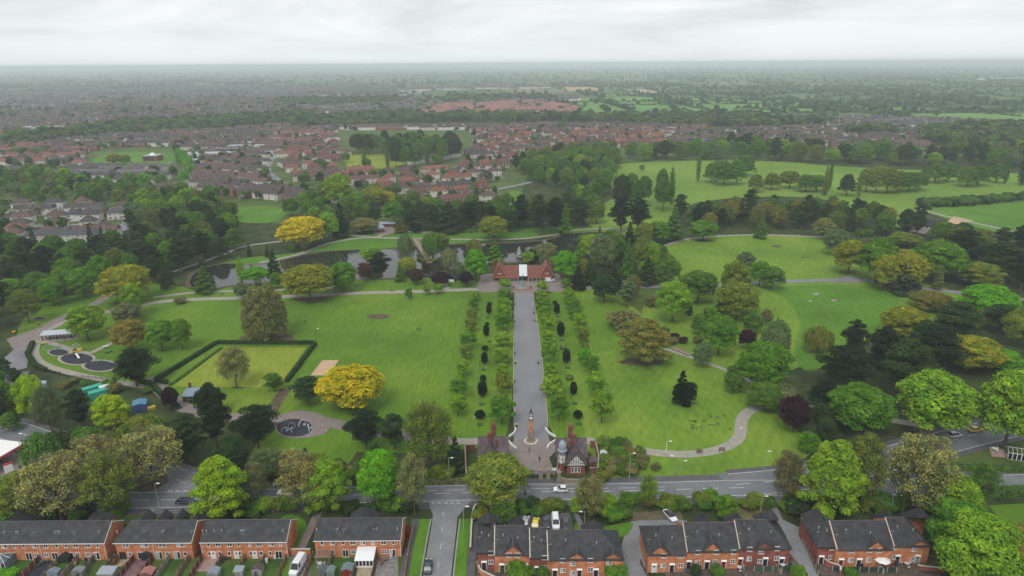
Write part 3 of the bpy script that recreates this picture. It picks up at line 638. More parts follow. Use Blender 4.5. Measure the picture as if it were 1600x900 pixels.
SPEC = dict(round=('broadleaf_tree', 'tree'), bare=('spring_tree', 'tree'), small=('young_tree', 'tree'), pine=('pine_tree', 'tree'), cone=('conifer_tree', 'tree'), column=('poplar_tree', 'tree'), yew=('clipped_yew', 'topiary'), ball=('clipped_ball', 'topiary'), willow=('willow_tree', 'tree'), shrub=('shrub', 'shrub'), egg=('full_crowned_tree', 'tree'), giant=SPEC_G)
TR = random.Random(77); TREES = []
def plant(kind, col, x, y, h, wd, label, group=None, name=None):
    ps = PROTO[kind]; ph, pw, cm, tm = ps[TR.randrange(len(ps))]
    nm, ct = SPEC[kind]; nm = name or nm
    s = wd/pw
    t = thing(nm, label, ct, (x, y, 0), TR.uniform(0, 6.28), group, (s, s, h/ph))
    c = col if isinstance(col, tuple) else COL[col]; j = TR.uniform(.9, 1.1); g_ = TR.uniform(.93, 1.07)
    link('crown', cm, t, color=(c[0]*j*g_, c[1]*j, c[2]*j)); link('trunk', tm, t)
    TREES.append((x, y, wd/2)); return t
CN = dict(lime='lime green', bright='bright green', green='fresh green', mid='mid green', dark='dark green', black='almost black', yellow='bright yellow', gold='golden green', bronze='bronze', olive='olive green', tan='tan', brown='brown', purple='deep purple', red='reddish', blue='blue grey', grey='grey green', pale='pale green', sap='sap green', yew='dark', willow='yellowish', blossom='white blossoming')
KN = dict(round='round-headed tree', bare='thin tree coming into leaf', small='young tree', pine='pine', cone='conical conifer', column='slim poplar', yew='clipped yew barrel', ball='low clipped ball', willow='weeping willow', shrub='shrub', egg='full-crowned tree', giant='egg-shaped tree')
def T(x, yb, yt, wpx, kind, col, where, group=None, name=None):
    X, Y = P(x, yb); k = ppm(X, Y, 4); wd = wpx/k; h = ztop(x, yt, Y)
    # the crown's far rim rises above its tip when seen from above
    h = max(h-wd*.10, wd*.45 if kind not in ('shrub', 'ball') else .6)
    return plant(kind, col, X, Y, h, wd, f'{CN[col]} {KN[kind]} {where}', group, name)
# roadside trees in front, left to right
RT = [
(812,905,877,46,'shrub','green','in front of the doors of the stepped terrace'),
(848,908,882,26,'shrub','mid','right of the big door shrub at the stepped terrace'),
(962,906,879,40,'shrub','green','at the right end of the stepped terrace front'),
(1086,901,880,18,'shrub','dark','in the dark front garden of the middle terrace'),
(1121,901,881,26,'shrub','mid','in the second front garden of the middle terrace'),
(1246,905,883,26,'shrub','green','beside the lane at the corner of the middle terrace'),
(1330,901,887,24,'shrub','green','in the front garden of the rightmost terrace'),
(14,906,886,34,'shrub','bright','at the bottom left corner below the glass-roofed conservatory'),
(35,806,735,58,'round','olive','on the verge beside the petrol station forecourt'),
(74,752,668,62,'willow','mid','standing at the edge of the petrol station forecourt'),
(98,815,708,112,'bare','tan','left of the traffic island'),
(178,808,706,92,'bare','olive','overhanging the road behind the left terrace'),
(160,772,676,84,'bare','tan','behind the olive one beside the left road'),
(241,757,666,104,'bare','tan','growing on the grass island of the junction'),
(350,813,703,80,'egg','lime','beside the main road just right of the junction'),
(404,790,722,42,'bare','brown','right of the lime roadside tree'),
(478,800,706,78,'bare','tan','beside the main road in front of the white car'),
(514,800,708,72,'egg','sap','beside the main road behind the fourth terrace'),
(594,792,700,66,'round','bright','vivid one beside the main road left of the side street'),
(648,806,708,52,'bare','tan','at the corner of the side street and main road'),
(776,788,706,98,'round','olive','big one in front of the left lodge on the roadside'),
(787,819,777,44,'shrub','mid','large dark glossy one at the head of the car park'),
(920,814,741,52,'bare','tan','between the main road and the parked cars'),
(1012,800,742,32,'bare','sap','slender one between main road and parking bay'),
(1134,818,773,34,'round','green','behind the middle right terrace'),
(1226,792,704,52,'bare','brown','beside the main road at the lane end'),
(1292,812,676,92,'egg','sap','tall one at the roadside behind the right terrace'),
(1340,790,676,76,'bare','olive','between two tall crowns at the right fork'),
(1425,808,674,106,'bare','tan','broad one in the fork of the two roads'),
(1482,824,738,84,'round','sap','behind the far right terrace by the road'),
(1488,872,782,92,'round','green','at the right end of the right terrace'),
(1512,930,800,118,'round','sap','large one at the right edge of the gardens'),
(1575,925,822,100,'round','bronze','at the bottom right corner'),
(1533,775,722,48,'bare','green','in the garden between the two right roads'),
(1568,702,575,98,'round','sap','towering over the road at the far right'),
(1452,682,577,106,'round','sap','beside the road before the grey car'),
(1340,676,598,92,'round','green','dense one left of the tall roadside crowns'),
(1238,674,617,50,'round','purple','by the park path at the foot of the pines'),
(1224,640,594,50,'willow','pale','above the bend of the park path'),
(1195,640,595,60,'round','mid','in the thicket above the curved path'),
]
PK = [
(1315,614,532,92,'pine','black','leading the pine group on the right lawn edge'),
(1374,600,505,56,'pine','black','tallest stem of the right-hand pine group'),
(1408,622,520,84,'pine','dark','behind the dense green roadside tree'),
(1462,580,500,80,'pine','black','in the middle of the right pine belt'),
(1490,535,463,92,'pine','dark','below the golden tree on the right'),
(1288,648,588,62,'pine','black','beside the purple tree'),
(1560,520,470,60,'pine','dark','right of the bushy bright chestnut'),
(1410,528,474,78,'round','gold','golden dome at the edge of the deep green lawn'),
(1452,484,453,62,'round','bronze','low one behind the golden dome'),
(1510,578,520,90,'round','gold','among the dark pines near the right edge'),
(1540,502,440,80,'round','bright','vivid one beside the right drive'),
(1548,515,475,44,'bare','tan','in front of the vivid bright chestnut'),
(1562,578,541,60,'round','bright','just above the tall roadside crown on the right'),
(1590,542,478,52,'round','olive','at the right edge beside the drive'),
(1276,550,505,48,'willow','willow','alone on the right lawn'),
(1204,451,413,42,'round','mid','alone above the grey drive on the right'),
(1325,428,370,56,'round','gold','leftmost of the copse on the right hill'),
(1368,442,368,58,'round','green','behind the golden one in the hill copse'),
(1405,448,385,84,'round','gold','largest golden one in the hill copse'),
(1412,458,410,54,'cone','blue','spruce in front of the hill copse'),
(1464,452,413,20,'cone','brown','slim one right of the blue spruce'),
(1464,436,370,82,'round','green','spreading one at the right of the hill copse'),
(1378,455,395,38,'round','gold','small one beside the blue spruce'),
(1410,385,360,48,'round','olive','behind the hill copse'),
(1530,450,405,62,'round','olive','mossy one among pines at the right'),
(1500,424,352,66,'pine','black','behind the spreading copse tree'),
(1560,444,370,76,'pine','dark','near the right edge above the drive'),
(1594,452,392,46,'pine','black','at the right edge above the drive'),
(1304,398,354,40,'round','grey','small one at the top corner of the hill lawn'),
(1285,375,338,36,'bare','tan','beside the hill path'),
(1188,373,333,22,'cone','mid','slender one beside the hill path'),
(1098,376,340,44,'round','green','single round one at the start of the hill path'),
(1050,504,435,58,'round','sap','brightest one in the dell right of the avenue'),
(1090,472,418,58,'round','mid','dense one above the dell'),
(1150,500,435,64,'round','olive','at the right side of the dell'),
(1186,448,405,34,'round','green','small one by the grey drive'),
(1122,555,488,56,'round','green','over the dell path'),
(1003,566,488,80,'egg','bronze','great copper one beside the right lawn'),
(1190,612,528,84,'round','green','largest of the thicket beside the curved path'),
(1208,572,492,46,'willow','grey','drooping one at the edge of the deep green lawn'),
(1097,574,534,30,'round','grey','small one by the footbridge in the dell'),
(1166,545,513,28,'round','purple','in the shade of the dell trees'),
(1146,478,403,46,'round','olive','slender crown between drive and dell'),
(1164,422,392,28,'round','grey','on the hill lawn slope'),
(1020,478,466,34,'bare','brown','low one by the stream'),
(972,512,480,56,'shrub','brown','big leafless thicket at the left of the dell'),
(944,472,425,44,'round','dark','where the drive enters the wood'),
(960,452,416,30,'cone','black','beside the wooded drive'),
(980,480,434,34,'pine','grey','in front of the wooded drive'),
(1010,445,398,34,'cone','dark','above the wooded drive'),
(1042,446,400,40,'round','mid','right of the dark conifers above the drive'),
(1064,630,575,34,'cone','yew','standing alone on the right lawn'),
(1070,631,592,38,'shrub','yew','rounded foot of the lone dark conifer'),
(744,442,386,38,'round','bright','left of the pavilion'),
(883,440,388,38,'round','bright','right of the pavilion'),
(773,412,372,32,'cone','green','behind the left gable of the pavilion'),
(852,408,377,42,'bare','tan','behind the right gable of the pavilion'),
(832,408,388,22,'round','purple','behind the pavilion'),
(903,454,412,26,'cone','black','beside the bright tree right of the pavilion'),
(922,445,403,32,'cone','dark','second dark conifer right of the pavilion'),
(938,430,362,40,'round','grey','on the lake shore right of the pavilion'),
(922,410,362,38,'round','sap','by the lake behind the grey green one'),
(980,436,368,24,'cone','green','slim one above the wooded drive'),
(1000,425,370,28,'round','olive','above the wooded drive'),
(1018,425,376,30,'round','sap','above the wooded drive, brightest there'),
(958,412,362,34,'round','mid','at the east end of the lake'),
(983,388,343,20,'cone','purple','slim dark one at the east end of the lake'),
(1028,380,342,40,'round','green','by the junction of the hill path'),
(1006,384,345,26,'round','olive','left of the hill path junction'),
(1052,376,318,36,'cone','mid','tall one behind the hill path junction'),
(970,364,302,40,'pine','black','left one of the pair behind the east lake'),
(996,364,303,44,'pine','black','right one of the pair behind the east lake'),
(932,350,311,28,'round','olive','behind the east end of the lake path'),
(815,358,300,36,'pine','black','first of the dark belt behind the pavilion'),
(842,368,299,42,'pine','dark','second of the dark belt behind the pavilion'),
(866,366,304,40,'pine','black','third of the dark belt behind the pavilion'),
(883,367,314,22,'cone','green','slim one ending the dark belt'),
(905,356,304,38,'pine','dark','right of the slim green conifer'),
(642,360,322,34,'pine','dark','left end of the belt behind the footbridge'),
(668,360,314,38,'round','dark','above the footbridge'),
(702,362,308,56,'cone','dark','broad one behind the footbridge'),
(735,364,312,36,'pine','black','with a tall bare stem behind the lake'),
(795,362,322,44,'pine','dark','behind the fountain'),
(771,374,334,44,'round','gold','golden one behind the lake'),
(626,364,336,22,'cone','bronze','coppery cone beside the bandstand'),
(649,364,346,20,'shrub','yew','dense dark dome beside the lake path'),
(586,350,320,34,'pine','dark','behind the bandstand'),
(616,352,310,32,'round','green','behind the bandstand to its right'),
(570,364,337,44,'round','brown','left of the bandstand'),
(548,352,302,38,'round','mid','upper one left of the bandstand'),
(560,330,298,34,'round','green','below the tall pale tree north of the lake'),
(530,325,266,46,'round','sap','tall pale one above the lake'),
(584,322,288,42,'round','gold','golden pair above the bandstand, left'),
(600,318,296,38,'round','yellow','yellow one above the bandstand'),
(474,386,332,76,'round','yellow','great round one on the north lake shore'),
(515,376,328,36,'round','sap','right of the great yellow tree'),
(534,370,312,28,'cone','black','behind the path north of the lake'),
(430,438,386,26,'cone','dark','by the west end of the lake'),
(400,442,414,40,'round','bright','on the south lake shore at the left'),
(378,440,400,16,'column','sap','narrow one at the west end of the lake'),
(322,457,411,38,'cone','mid','spreading one at the west end of the lake'),
(485,468,407,80,'round','gold','wide oak beside the main park path'),
(538,456,406,46,'round','green','right of the wide oak'),
(571,442,408,26,'bare','red','copper-leaved one on the south lake shore'),
(595,434,390,42,'pine','black','spreading one on the lake shore'),
(582,412,382,34,'round','sap','on the lake island'),
(626,440,407,18,'cone','mid','compact one on the lake shore'),
(637,428,400,32,'round','gold','golden one by the footbridge'),
(651,445,418,24,'round','red','copper maple by the main path'),
(666,434,408,16,'bare','red','slender copper one by the footbridge'),
(689,448,423,30,'round','purple','left of the dark hut'),
(728,447,422,24,'round','purple','right of the dark hut'),
(635,412,360,28,'willow','grey','west of the footbridge'),
(676,402,358,34,'willow','mid','east of the footbridge'),
(690,396,362,26,'round','olive','behind the willow east of the footbridge'),
(702,422,384,30,'willow','pale','between the hut and the lake'),
(741,402,370,28,'willow','willow','on the lake shore left of the pavilion'),
(417,528,432,70,'giant','brown','giant one alone beside the bowling green'),
(639,468,449,14,'small','mid','leftmost of three small ones on the lawn by the path'),
(667,461,445,13,'small','olive','middle one of three small ones by the path'),
(685,459,441,19,'small','sap','rightmost of three small ones by the path'),
(200,474,408,82,'round','gold','big golden one at the left path'),
(212,495,440,36,'round','sap','in front of the golden one at the left path'),
(200,507,470,42,'round','pale','pale one left of the lawn'),
(138,532,473,58,'round','sap','behind the picnic shelter'),
(207,548,496,50,'round','bronze','above the playground'),
(254,548,497,46,'round','green','left one of the pair on the left lawn'),
(286,547,495,34,'round','green','right one of the pair on the left lawn'),
(215,604,538,66,'pine','black','beside the playground and the bowling green'),
(282,474,461,22,'small','brown','little one beside the main path on the left'),
(380,467,440,26,'round','grey','little one left of the giant brown tree'),
(58,664,582,44,'round','lime','behind the left road'),
(82,676,602,46,'bare','grey','by the lime green one, left road'),
(127,670,606,46,'pine','black','behind the left road by the green containers'),
(177,672,613,56,'round','lime','in front of the green containers'),
(140,704,662,50,'shrub','mid','big one on the bank of the left road'),
(100,704,668,44,'shrub','dark','second big one on the bank of the left road'),
(192,716,660,56,'shrub','olive','on the bank behind the tan trees'),
(226,696,645,50,'round','olive','below the playground drive'),
(250,700,650,40,'shrub','mid','below the purple tree'),
(268,640,604,26,'round','purple','beside the playground drive'),
(341,704,592,58,'pine','black','tall one left of the splash pad'),
(300,722,640,60,'pine','dark','dark one above the road junction'),
(275,716,668,46,'shrub','dark','dark one at the top of the junction'),
(368,740,680,56,'round','dark','dark one above the lime roadside tree'),
(404,700,628,72,'pine','black','in front of the splash pad, left'),
(350,770,712,60,'shrub','mid','behind the lime green roadside tree'),
(420,748,700,64,'bare','grey','by the road in front of the splash pad'),
(480,734,697,24,'cone','black','small dark one on the lawn by the road'),
(458,745,700,50,'bare','tan','dull one on the roadside lawn'),
(370,606,540,54,'bare','tan','leafless one on the bowling green edge'),
(430,612,580,34,'pine','mid','at the bottom corner of the bowling green'),
(480,628,585,56,'pine','dark','flat-topped one below the bowling green'),
(330,648,606,48,'shrub','dark','beside the bowling hut'),
(552,638,568,98,'round','yellow','most brilliant one, alone on the main lawn'),
(572,702,636,60,'pine','black','with a clear stem at the lawn foot'),
(617,702,642,54,'pine','dark','second of the pair at the lawn foot'),
(590,760,690,44,'shrub','dark','dark one behind the vivid roadside tree'),
(672,738,626,84,'bare','olive','great one beside the left lodge'),
(712,738,677,34,'cone','dark','beside the left lodge'),
(640,745,715,46,'shrub','mid','by the roadside left of the lodge'),
(695,745,722,40,'shrub','olive','by the roadside below the lodge'),
]
for r_ in RT: T(*r_[:6], r_[6], 'roadside trees')
for r_ in PK: T(*r_[:6], r_[6])
# the double avenue of young trees and clipped yews
AV = {'left inner': [(788,454,437,22,'sap'),(789,470,452,25,'mid'),(788,484,467,24,'sap'),(788,500,477,26,'sap'),(787,517,490,30,'mid'),(785,543,520,31,'sap'),(784,568,543,30,'gold'),(785,590,570,24,'olive'),(785,618,583,31,'brown'),(784,664,617,44,'green')],
 'left outer': [(743,470,457,18,'olive'),(740,485,468,18,'green'),(737,502,484,20,'brown'),(736,518,500,22,'brown'),(732,545,519,30,'mid'),(728,562,541,22,'brown'),(724,588,562,25,'sap'),(720,622,588,32,'green'),(716,650,618,32,'sap')],
 'right inner': [(846,457,440,20,'sap'),(847,470,455,22,'sap'),(849,484,465,28,'mid'),(850,497,480,24,'green'),(853,518,490,26,'gold'),(856,538,517,24,'olive'),(858,568,534,30,'green'),(860,586,569,24,'gold'),(864,620,585,36,'olive'),(873,658,614,34,'mid')],
 'right outer': [(884,450,437,18,'green'),(889,470,450,22,'sap'),(896,485,466,28,'green'),(898,500,482,24,'green'),(904,520,490,26,'olive'),(911,545,512,22,'brown'),(913,571,546,26,'bright'),(924,585,556,28,'green'),(930,621,580,36,'sap'),(940,661,611,40,'olive')]}
ORD = ['first','second','third','fourth','fifth','sixth','seventh','eighth','ninth','tenth']
for row, lst in AV.items():
    for i, (x, yb, yt, wp, c) in enumerate(lst):
        T(x, yb, yt-4, wp*1.02, 'small', {'gold': 'sap', 'mid': 'green', 'brown': 'olive', 'olive': 'sap'}.get(c, c), f'in the {row} row of the avenue, {ORD[i]} from the pavilion', 'young trees lining the avenue')
for side, lst in (('left', [(764,491,474,10),(760,526,505,11),(757,569,548,12),(754,620,592,17)]), ('right', [(870,491,472,11),(876,526,501,14),(885,568,543,14),(896,618,594,13)])):
    for i, (x, yb, yt, wp) in enumerate(lst): T(x, yb, yt, wp, 'yew', 'yew', f'{side} of the drive, {ORD[i]} from the pavilion', 'clipped yews of the avenue')
for side, lst in (('left', [(765,477,471,8,'yew'),(761,508,503,7,'yew'),(758,548,539,11,'yew'),(755,596,585,11,'yew'),(750,654,640,17,'yew')]), ('right', [(867,476,469,8,'yew'),(873,504,499,9,'brown'),(880,546,538,11,'brown'),(890,593,585,13,'brown'),(903,654,640,15,'yew')])):
    for i, (x, yb, yt, wp, c) in enumerate(lst): T(x, yb, yt, wp, 'ball', c, f'{side} of the drive, {ORD[i]} from the pavilion', 'clipped balls of the avenue')
BEDG = mat('box_planting', (.04, .10, .025), .95, .3, 1.5, bump=.5)
for side, lst in (('left', [(762,497),(765,534),(756,578),(753,632),(750,664)]), ('right', [(872,495),(879,532),(887,575),(898,631),(905,663)])):
    for i, (x, y) in enumerate(lst):
        X, Y = P(x, y); mb = MB(); mb.lathe([(1.0, .05), (1.0, .3), (.6, .34), (.5, .2)], 16); mb.build('round_bed', BEDG, loc=(X, Y, 0.03), label=f'low round grass-green bed {side} of the drive, {ORD[i]} from the pavilion', cat='flower bed', group='round beds along the avenue')
# ---- woods whose trees can be told apart, filled in
def fill(poly, step, kinds, where, group, seed, hr=(9, 15), wr=(.7, .95), clear=.55, cap=999, rk=.45):
    pts = [P(*p) for p in poly]; rng = random.Random(seed); xs = [p[0] for p in pts]; ys = [p[1] for p in pts]; y = min(ys); k = 0
    while y < max(ys):
        x = min(xs)+rng.uniform(0, step)
        while x < max(xs):
            X = x+rng.uniform(-.35, .35)*step; Y = y+rng.uniform(-.35, .35)*step
            px, py = proj(X, Y)
            if inside(X, Y, pts) and -60 < px < 1660 and k < cap and all((X-a)**2+(Y-b)**2 > (step*clear+r_*rk)**2 for a, b, r_ in TREES):
                kd, c = rng.choice(kinds); h = rng.uniform(*hr)*(1.25 if kd in ('pine', 'cone', 'column') else 1); wd = rng.uniform(*wr)*{'cone': .5, 'column': .28, 'pine': .8}.get(kd, 1)*h
                if kd == 'shrub': h *= .58; wd = h*1.45
                plant(kd, c, X, Y, h, wd, f'{CN[c]} {KN[kd]} {where}', group, 'woodland_tree' if kd in ('round', 'egg') and (len(cnt) > 4) else None); k += 1
            x += step
        y += step
    return k
DK = [('egg','dark'),('pine','black'),('pine','dark'),('pine','dark'),('cone','dark'),('round','mid'),('round','mid'),('egg','mid'),('bare','olive')]
MX = [('egg','green'),('egg','mid'),('round','green'),('round','mid'),('round','olive'),('round','mid'),('round','sap'),('bare','olive'),('pine','dark'),('round','grey')]
cnt = {}
cnt['nw'] = fill([(0,385),(120,392),(230,378),(262,345),(330,335),(368,340),(376,395),(300,418),(292,448),(240,458),(215,440),(165,452),(95,485),(40,515),(-60,560),(-60,400)], 11.5, DK+[('round','green')], 'in the dark wood west of the lake', 'trees of the west wood', 1, (11, 16))
cnt['nw2'] = fill([(200,322),(225,305),(330,312),(350,340),(262,352),(205,362)], 11, MX, 'behind the west wood beside the terrace', 'trees behind the west wood', 2, (10, 14))
cnt['sw'] = fill([(-40,560),(24,585),(35,640),(70,665),(120,690),(210,722),(150,722),(60,690),(-60,668)], 8, DK+MX[:2], 'on the bank between road and playground', 'trees on the left road bank', 3, (6, 10))
cnt['n1'] = fill([(600,345),(690,338),(800,338),(900,338),(930,346),(900,360),(800,366),(700,364),(640,362)], 11, DK, 'in the dark belt north of the lake', 'trees of the belt north of the lake', 4, (11, 15))
cnt['n2'] = fill([(500,300),(560,318),(620,330),(600,345),(520,352),(440,340),(480,320)], 13, MX, 'between the lake and the red-roofed houses', 'trees north-west of the lake', 5, (9, 14))
cnt['e1'] = fill([(1060,338),(1180,334),(1300,332),(1420,350),(1480,372),(1480,384),(1420,374),(1290,362),(1190,358),(1065,364)], 11.5, DK+[('bare','olive'),('round','bronze')], 'in the dark belt behind the hill lawn', 'trees of the belt behind the hill lawn', 6, (11, 16))
cnt['e2'] = fill([(1480,385),(1600,395),(1680,420),(1680,470),(1600,462),(1500,448)], 12, DK, 'in the wood at the right above the drive', 'trees of the east wood', 7, (11, 16))
cnt['e3'] = fill([(1330,560),(1440,520),(1500,500),(1580,500),(1640,560),(1560,600),(1450,610),(1380,640),(1290,640)], 12, DK[:3]+[('round','olive')], 'in the pine belt above the right road', 'trees of the right pine belt', 8, (10, 14))
cnt['m1'] = fill([(905,385),(960,380),(1030,395),(1060,440),(900,440)], 10, [('cone','dark'),('round','mid'),('round','sap'),('round','grey'),('pine','dark'),('round','olive')], 'between the lake and the wooded drive', 'trees of the dell above the drive', 9, (8, 12))
cnt['m2'] = fill([(930,462),(1000,462),(1060,470),(1180,455),(1210,500),(1200,560),(1130,535),(1100,540),(1060,500),(1000,490)], 12, [('round','mid'),('round','olive'),('bare','brown'),('round','green'),('cone','dark')], 'in the dell right of the avenue', 'trees of the dell', 10, (6, 11))
cnt['m3'] = fill([(1150,575),(1220,570),(1235,620),(1190,628),(1130,620)], 8, [('round','mid'),('shrub','grey'),('shrub','mid'),('round','olive')], 'in the thicket above the curved path', 'trees of the curved path thicket', 11, (5, 9))
cnt['ls'] = fill([(425,446),(520,446),(560,440),(655,436),(715,424),(745,426),(700,438),(640,447),(560,449),(430,452)], 11, [('round','olive'),('round','green'),('bare','olive'),('willow','grey'),('shrub','mid')], 'on the south shore of the lake', 'trees of the south lake shore', 13, (5, 10), clear=.4)
cnt['ln'] = fill([(300,422),(345,406),(400,409),(440,402),(500,390),(500,386),(440,396),(380,402),(300,412)], 9, [('round','mid'),('shrub','mid'),('bare','brown'),('cone','dark')], 'on the north-west shore of the lake', 'trees of the north-west lake shore', 14, (5, 9), clear=.4)
cnt['le'] = fill([(820,408),(905,404),(960,392),(990,372),(1010,385),(960,412),(900,420),(820,418)], 9, [('round','sap'),('bare','tan'),('round','mid'),('willow','grey')], 'on the east shore of the lake', 'trees of the east lake shore', 15, (6, 10), clear=.4)
cnt['rd'] = fill([(1235,640),(1290,650),(1400,668),(1440,672),(1340,704),(1235,712)], 9, [('round','green'),('shrub','mid'),('round','dark')], 'between the curved path and the road', 'trees above the right road', 12, (5, 9), clear=.3)
print('fills', cnt, 'trees', len(TREES))

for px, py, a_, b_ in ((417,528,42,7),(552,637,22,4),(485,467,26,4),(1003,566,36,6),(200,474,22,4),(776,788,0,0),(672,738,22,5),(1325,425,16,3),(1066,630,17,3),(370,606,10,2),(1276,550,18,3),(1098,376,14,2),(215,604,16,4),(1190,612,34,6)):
    if a_: sheet('litter_and_shade', [(px+a_*math.cos(k/14*6.283)*(1+.12*math.sin(k*2.1)), py+b_*math.sin(k/14*6.283)) for k in range(14)], EARTH if px in (417,485,1003,776) else ROUGH_G, .1, sm=1)  # dark litter ground under crowns, doubling as contact shade put into the colour
# ================================================================== MIDDLE DISTANCE TREES
MID = [
(1048,320,258,13,'column','mid','on the meadow, nearest tall one'),(1033,318,262,18,'round','mid','beside the nearest meadow poplar'),
(985,328,268,24,'round','mid','left group on the meadow, behind the black pines'),(1006,322,272,20,'round','mid','left group on the meadow, second'),(970,332,270,24,'round','dark','left group on the meadow, first'),
(1036,330,278,26,'round','mid','foot of the nearest meadow poplar'),(1003,268,256,10,'small','olive','lone one on the open meadow'),
(1090,285,222,9,'column','mid','thin one above the meadow belt'),(1112,285,250,22,'round','green','in the meadow clump, left'),(1130,290,246,26,'round','mid','in the meadow clump, tall middle'),(1150,288,244,26,'round','green','in the meadow clump, tall right'),
(1165,275,238,24,'round','mid','behind the meadow clump'),(1122,280,248,20,'round','grey','small one of the meadow clump'),(1180,300,268,22,'round','olive','right below the meadow clump'),
(1205,296,266,24,'round','olive','left one of two on the middle meadow'),(1233,294,264,26,'round','olive','right one of two on the middle meadow'),(1258,300,268,26,'round','mid','beside the slim meadow poplars'),(1275,300,270,26,'round','green','left of the slim meadow poplars'),
(1289,298,256,9,'column','olive','first of the slim meadow pair'),(1295,298,246,8,'column','mid','second of the slim meadow pair'),(1288,306,278,12,'column','olive','low one under the slim meadow pair'),
(1322,306,268,22,'round','dark','left end of the big meadow copse'),(1341,308,266,10,'column','olive','at the left end of the big meadow copse'),
(1352,300,258,26,'round','olive','in the big meadow copse'),(1368,302,256,28,'round','olive','in the big meadow copse, second'),(1385,302,255,30,'round','olive','in the big meadow copse, third'),(1402,300,262,28,'round','mid','in the big meadow copse, fourth'),(1420,299,264,28,'round','mid','in the big meadow copse, fifth'),(1434,297,266,24,'round','mid','in the big meadow copse, last'),
(1441,285,252,9,'column','mid','right of the big meadow copse'),(1460,286,250,26,'round','mid','left half of the twin meadow clump'),(1480,284,248,26,'round','mid','right half of the twin meadow clump'),
(1510,292,256,24,'round','mid','left half of the next meadow clump'),(1528,290,254,26,'round','mid','right half of the next meadow clump'),(1556,286,250,24,'round','mid','in the far right meadow clump'),(1570,287,246,9,'column','mid','in the far right meadow clump'),(1596,290,242,18,'column','dark','at the right edge of the meadow'),
(570,262,228,10,'column','mid','left one in front of the playing field'),(606,262,226,9,'column','mid','right one in front of the playing field'),(573,262,246,14,'round','mid','low one in front of the playing field'),
(540,255,236,13,'round','olive','at the left end of the playing field'),(620,262,224,16,'round','dark','at the front of the poplar screen'),(636,263,226,20,'round','mid','second at the front of the poplar screen'),(650,262,226,18,'round','mid','third at the front of the poplar screen'),(668,258,216,11,'column','mid','tallest of the poplar screen'),(683,256,240,16,'round','green','right end of the poplar screen'),(732,258,236,15,'cone','dark','by the long white terrace roof'),
(1226,228,204,6,'cone','black','left of a dark pair above the belt'),(1234,228,206,6,'cone','black','right of a dark pair above the belt'),
(290,288,266,14,'round','bright','by the crescent road'),(205,292,268,18,'round','green','first of three by the white terraces'),(228,294,268,18,'round','bright','second of three by the white terraces'),(254,292,270,16,'round','green','third of three by the white terraces'),
(180,258,238,20,'round','bronze','at the left of the town field'),(196,258,240,16,'round','olive','second at the left of the town field'),(60,245,228,26,'round','mid','among the far left houses'),(30,244,228,22,'round','mid','at the far left among houses'),(277,240,224,10,'round','dark','at the right corner of the town field'),
(450,260,250,14,'round','bronze','beside the curving road'),(500,262,246,18,'round','mid','in gardens right of the curving road'),(476,290,268,18,'round','mid','by the curving road'),
]
for r_ in MID: T(*r_[:3], r_[3]*(1.18 if r_[4] == 'round' else 1), 'egg' if r_[4] == 'round' and r_[0] > 1080 and r_[0] % 3 else r_[4], r_[5], r_[6], 'trees of the meadow and estate')
PP = [('round','dark'),('round','mid'),('round','mid')]
cnt['pop'] = fill([(545,236),(600,232),(712,232),(716,250),(690,255),(620,254),(610,244),(548,244)], 17, PP, 'in the tall screen behind the playing field', 'trees screening the playing field', 21, (19, 25), (.5, .6), .35)
cnt['m4'] = fill([(795,268),(850,246),(960,240),(962,262),(945,300),(925,345),(905,340),(890,300),(850,292),(830,280)], 12.5, MX, 'in the wood north of the dark belt', 'trees of the wood north of the lake', 22, (11, 18), (.55, .95), .4)
cnt['m5'] = fill([(960,244),(1090,238),(1200,236),(1290,243),(1380,244),(1450,252),(1600,236),(1680,250),(1600,262),(1450,262),(1300,258),(1200,252),(1000,252)], 19, MX+[('round','dark')], 'in the long belt above the meadow', 'trees of the belt above the meadow', 23, (13, 22), (.6, 1.15), .35)
cnt['lb'] = fill([(-60,284),(60,276),(160,290),(230,312),(330,330),(330,345),(215,330),(130,316),(-60,310)], 16, MX, 'in the belt between the white houses', 'trees of the belt between the estates', 24, (10, 15), clear=.45)
cnt['st'] = fill([(278,240),(292,244),(310,275),(298,282),(280,258)], 13, [('round','bright'),('round','green')], 'lining the street beside the crescent', 'trees lining the crescent street', 25, (11, 14))
cnt['pk'] = fill([(560,300),(640,312),(700,322),(760,330),(800,318),(800,338),(690,340),(600,345),(560,330)], 15, MX+[('bare','olive')], 'among the villas north of the lake', 'trees among the villas', 26, (8, 13))
cnt['rh'] = fill([(1438,318),(1500,316),(1600,308),(1660,305),(1660,311),(1600,314),(1500,323),(1440,325)], 4.2, [('shrub','mid'),('shrub','dark'),('shrub','mid')], 'in the hedge above the race track', 'bushes of the hedge above the race track', 27, (8, 11), clear=.25)
cnt['gc'] = fill([(1455,365),(1500,372),(1600,384),(1600,396),(1480,384)], 10, MX, 'below the clubhouse', 'trees below the clubhouse', 28, (7, 12))
cnt['rb'] = fill([(1440,372),(1392,368),(1300,372),(1400,362),(1430,362)], 8, [('round','mid'),('shrub','mid')], 'beside the clubhouse', 'trees beside the clubhouse', 29, (6, 9))
cnt['rs'] = fill([(1480,785),(1600,778),(1600,790),(1560,800),(1480,815)], 6, [('shrub','green'),('shrub','mid')], 'along the right roadside garden hedge', 'shrubs of the right roadside hedge', 30, (6, 8))
cnt['hd'] = fill([(745,790),(885,786),(885,800),(840,806),(800,806),(742,826)], 2.5, [('shrub','mid'),('shrub','olive'),('shrub','bronze'),('shrub','dark')], 'in the bed between car park and main road', 'shrubs behind the car park', 31, (2.8, 5.5), clear=.15)
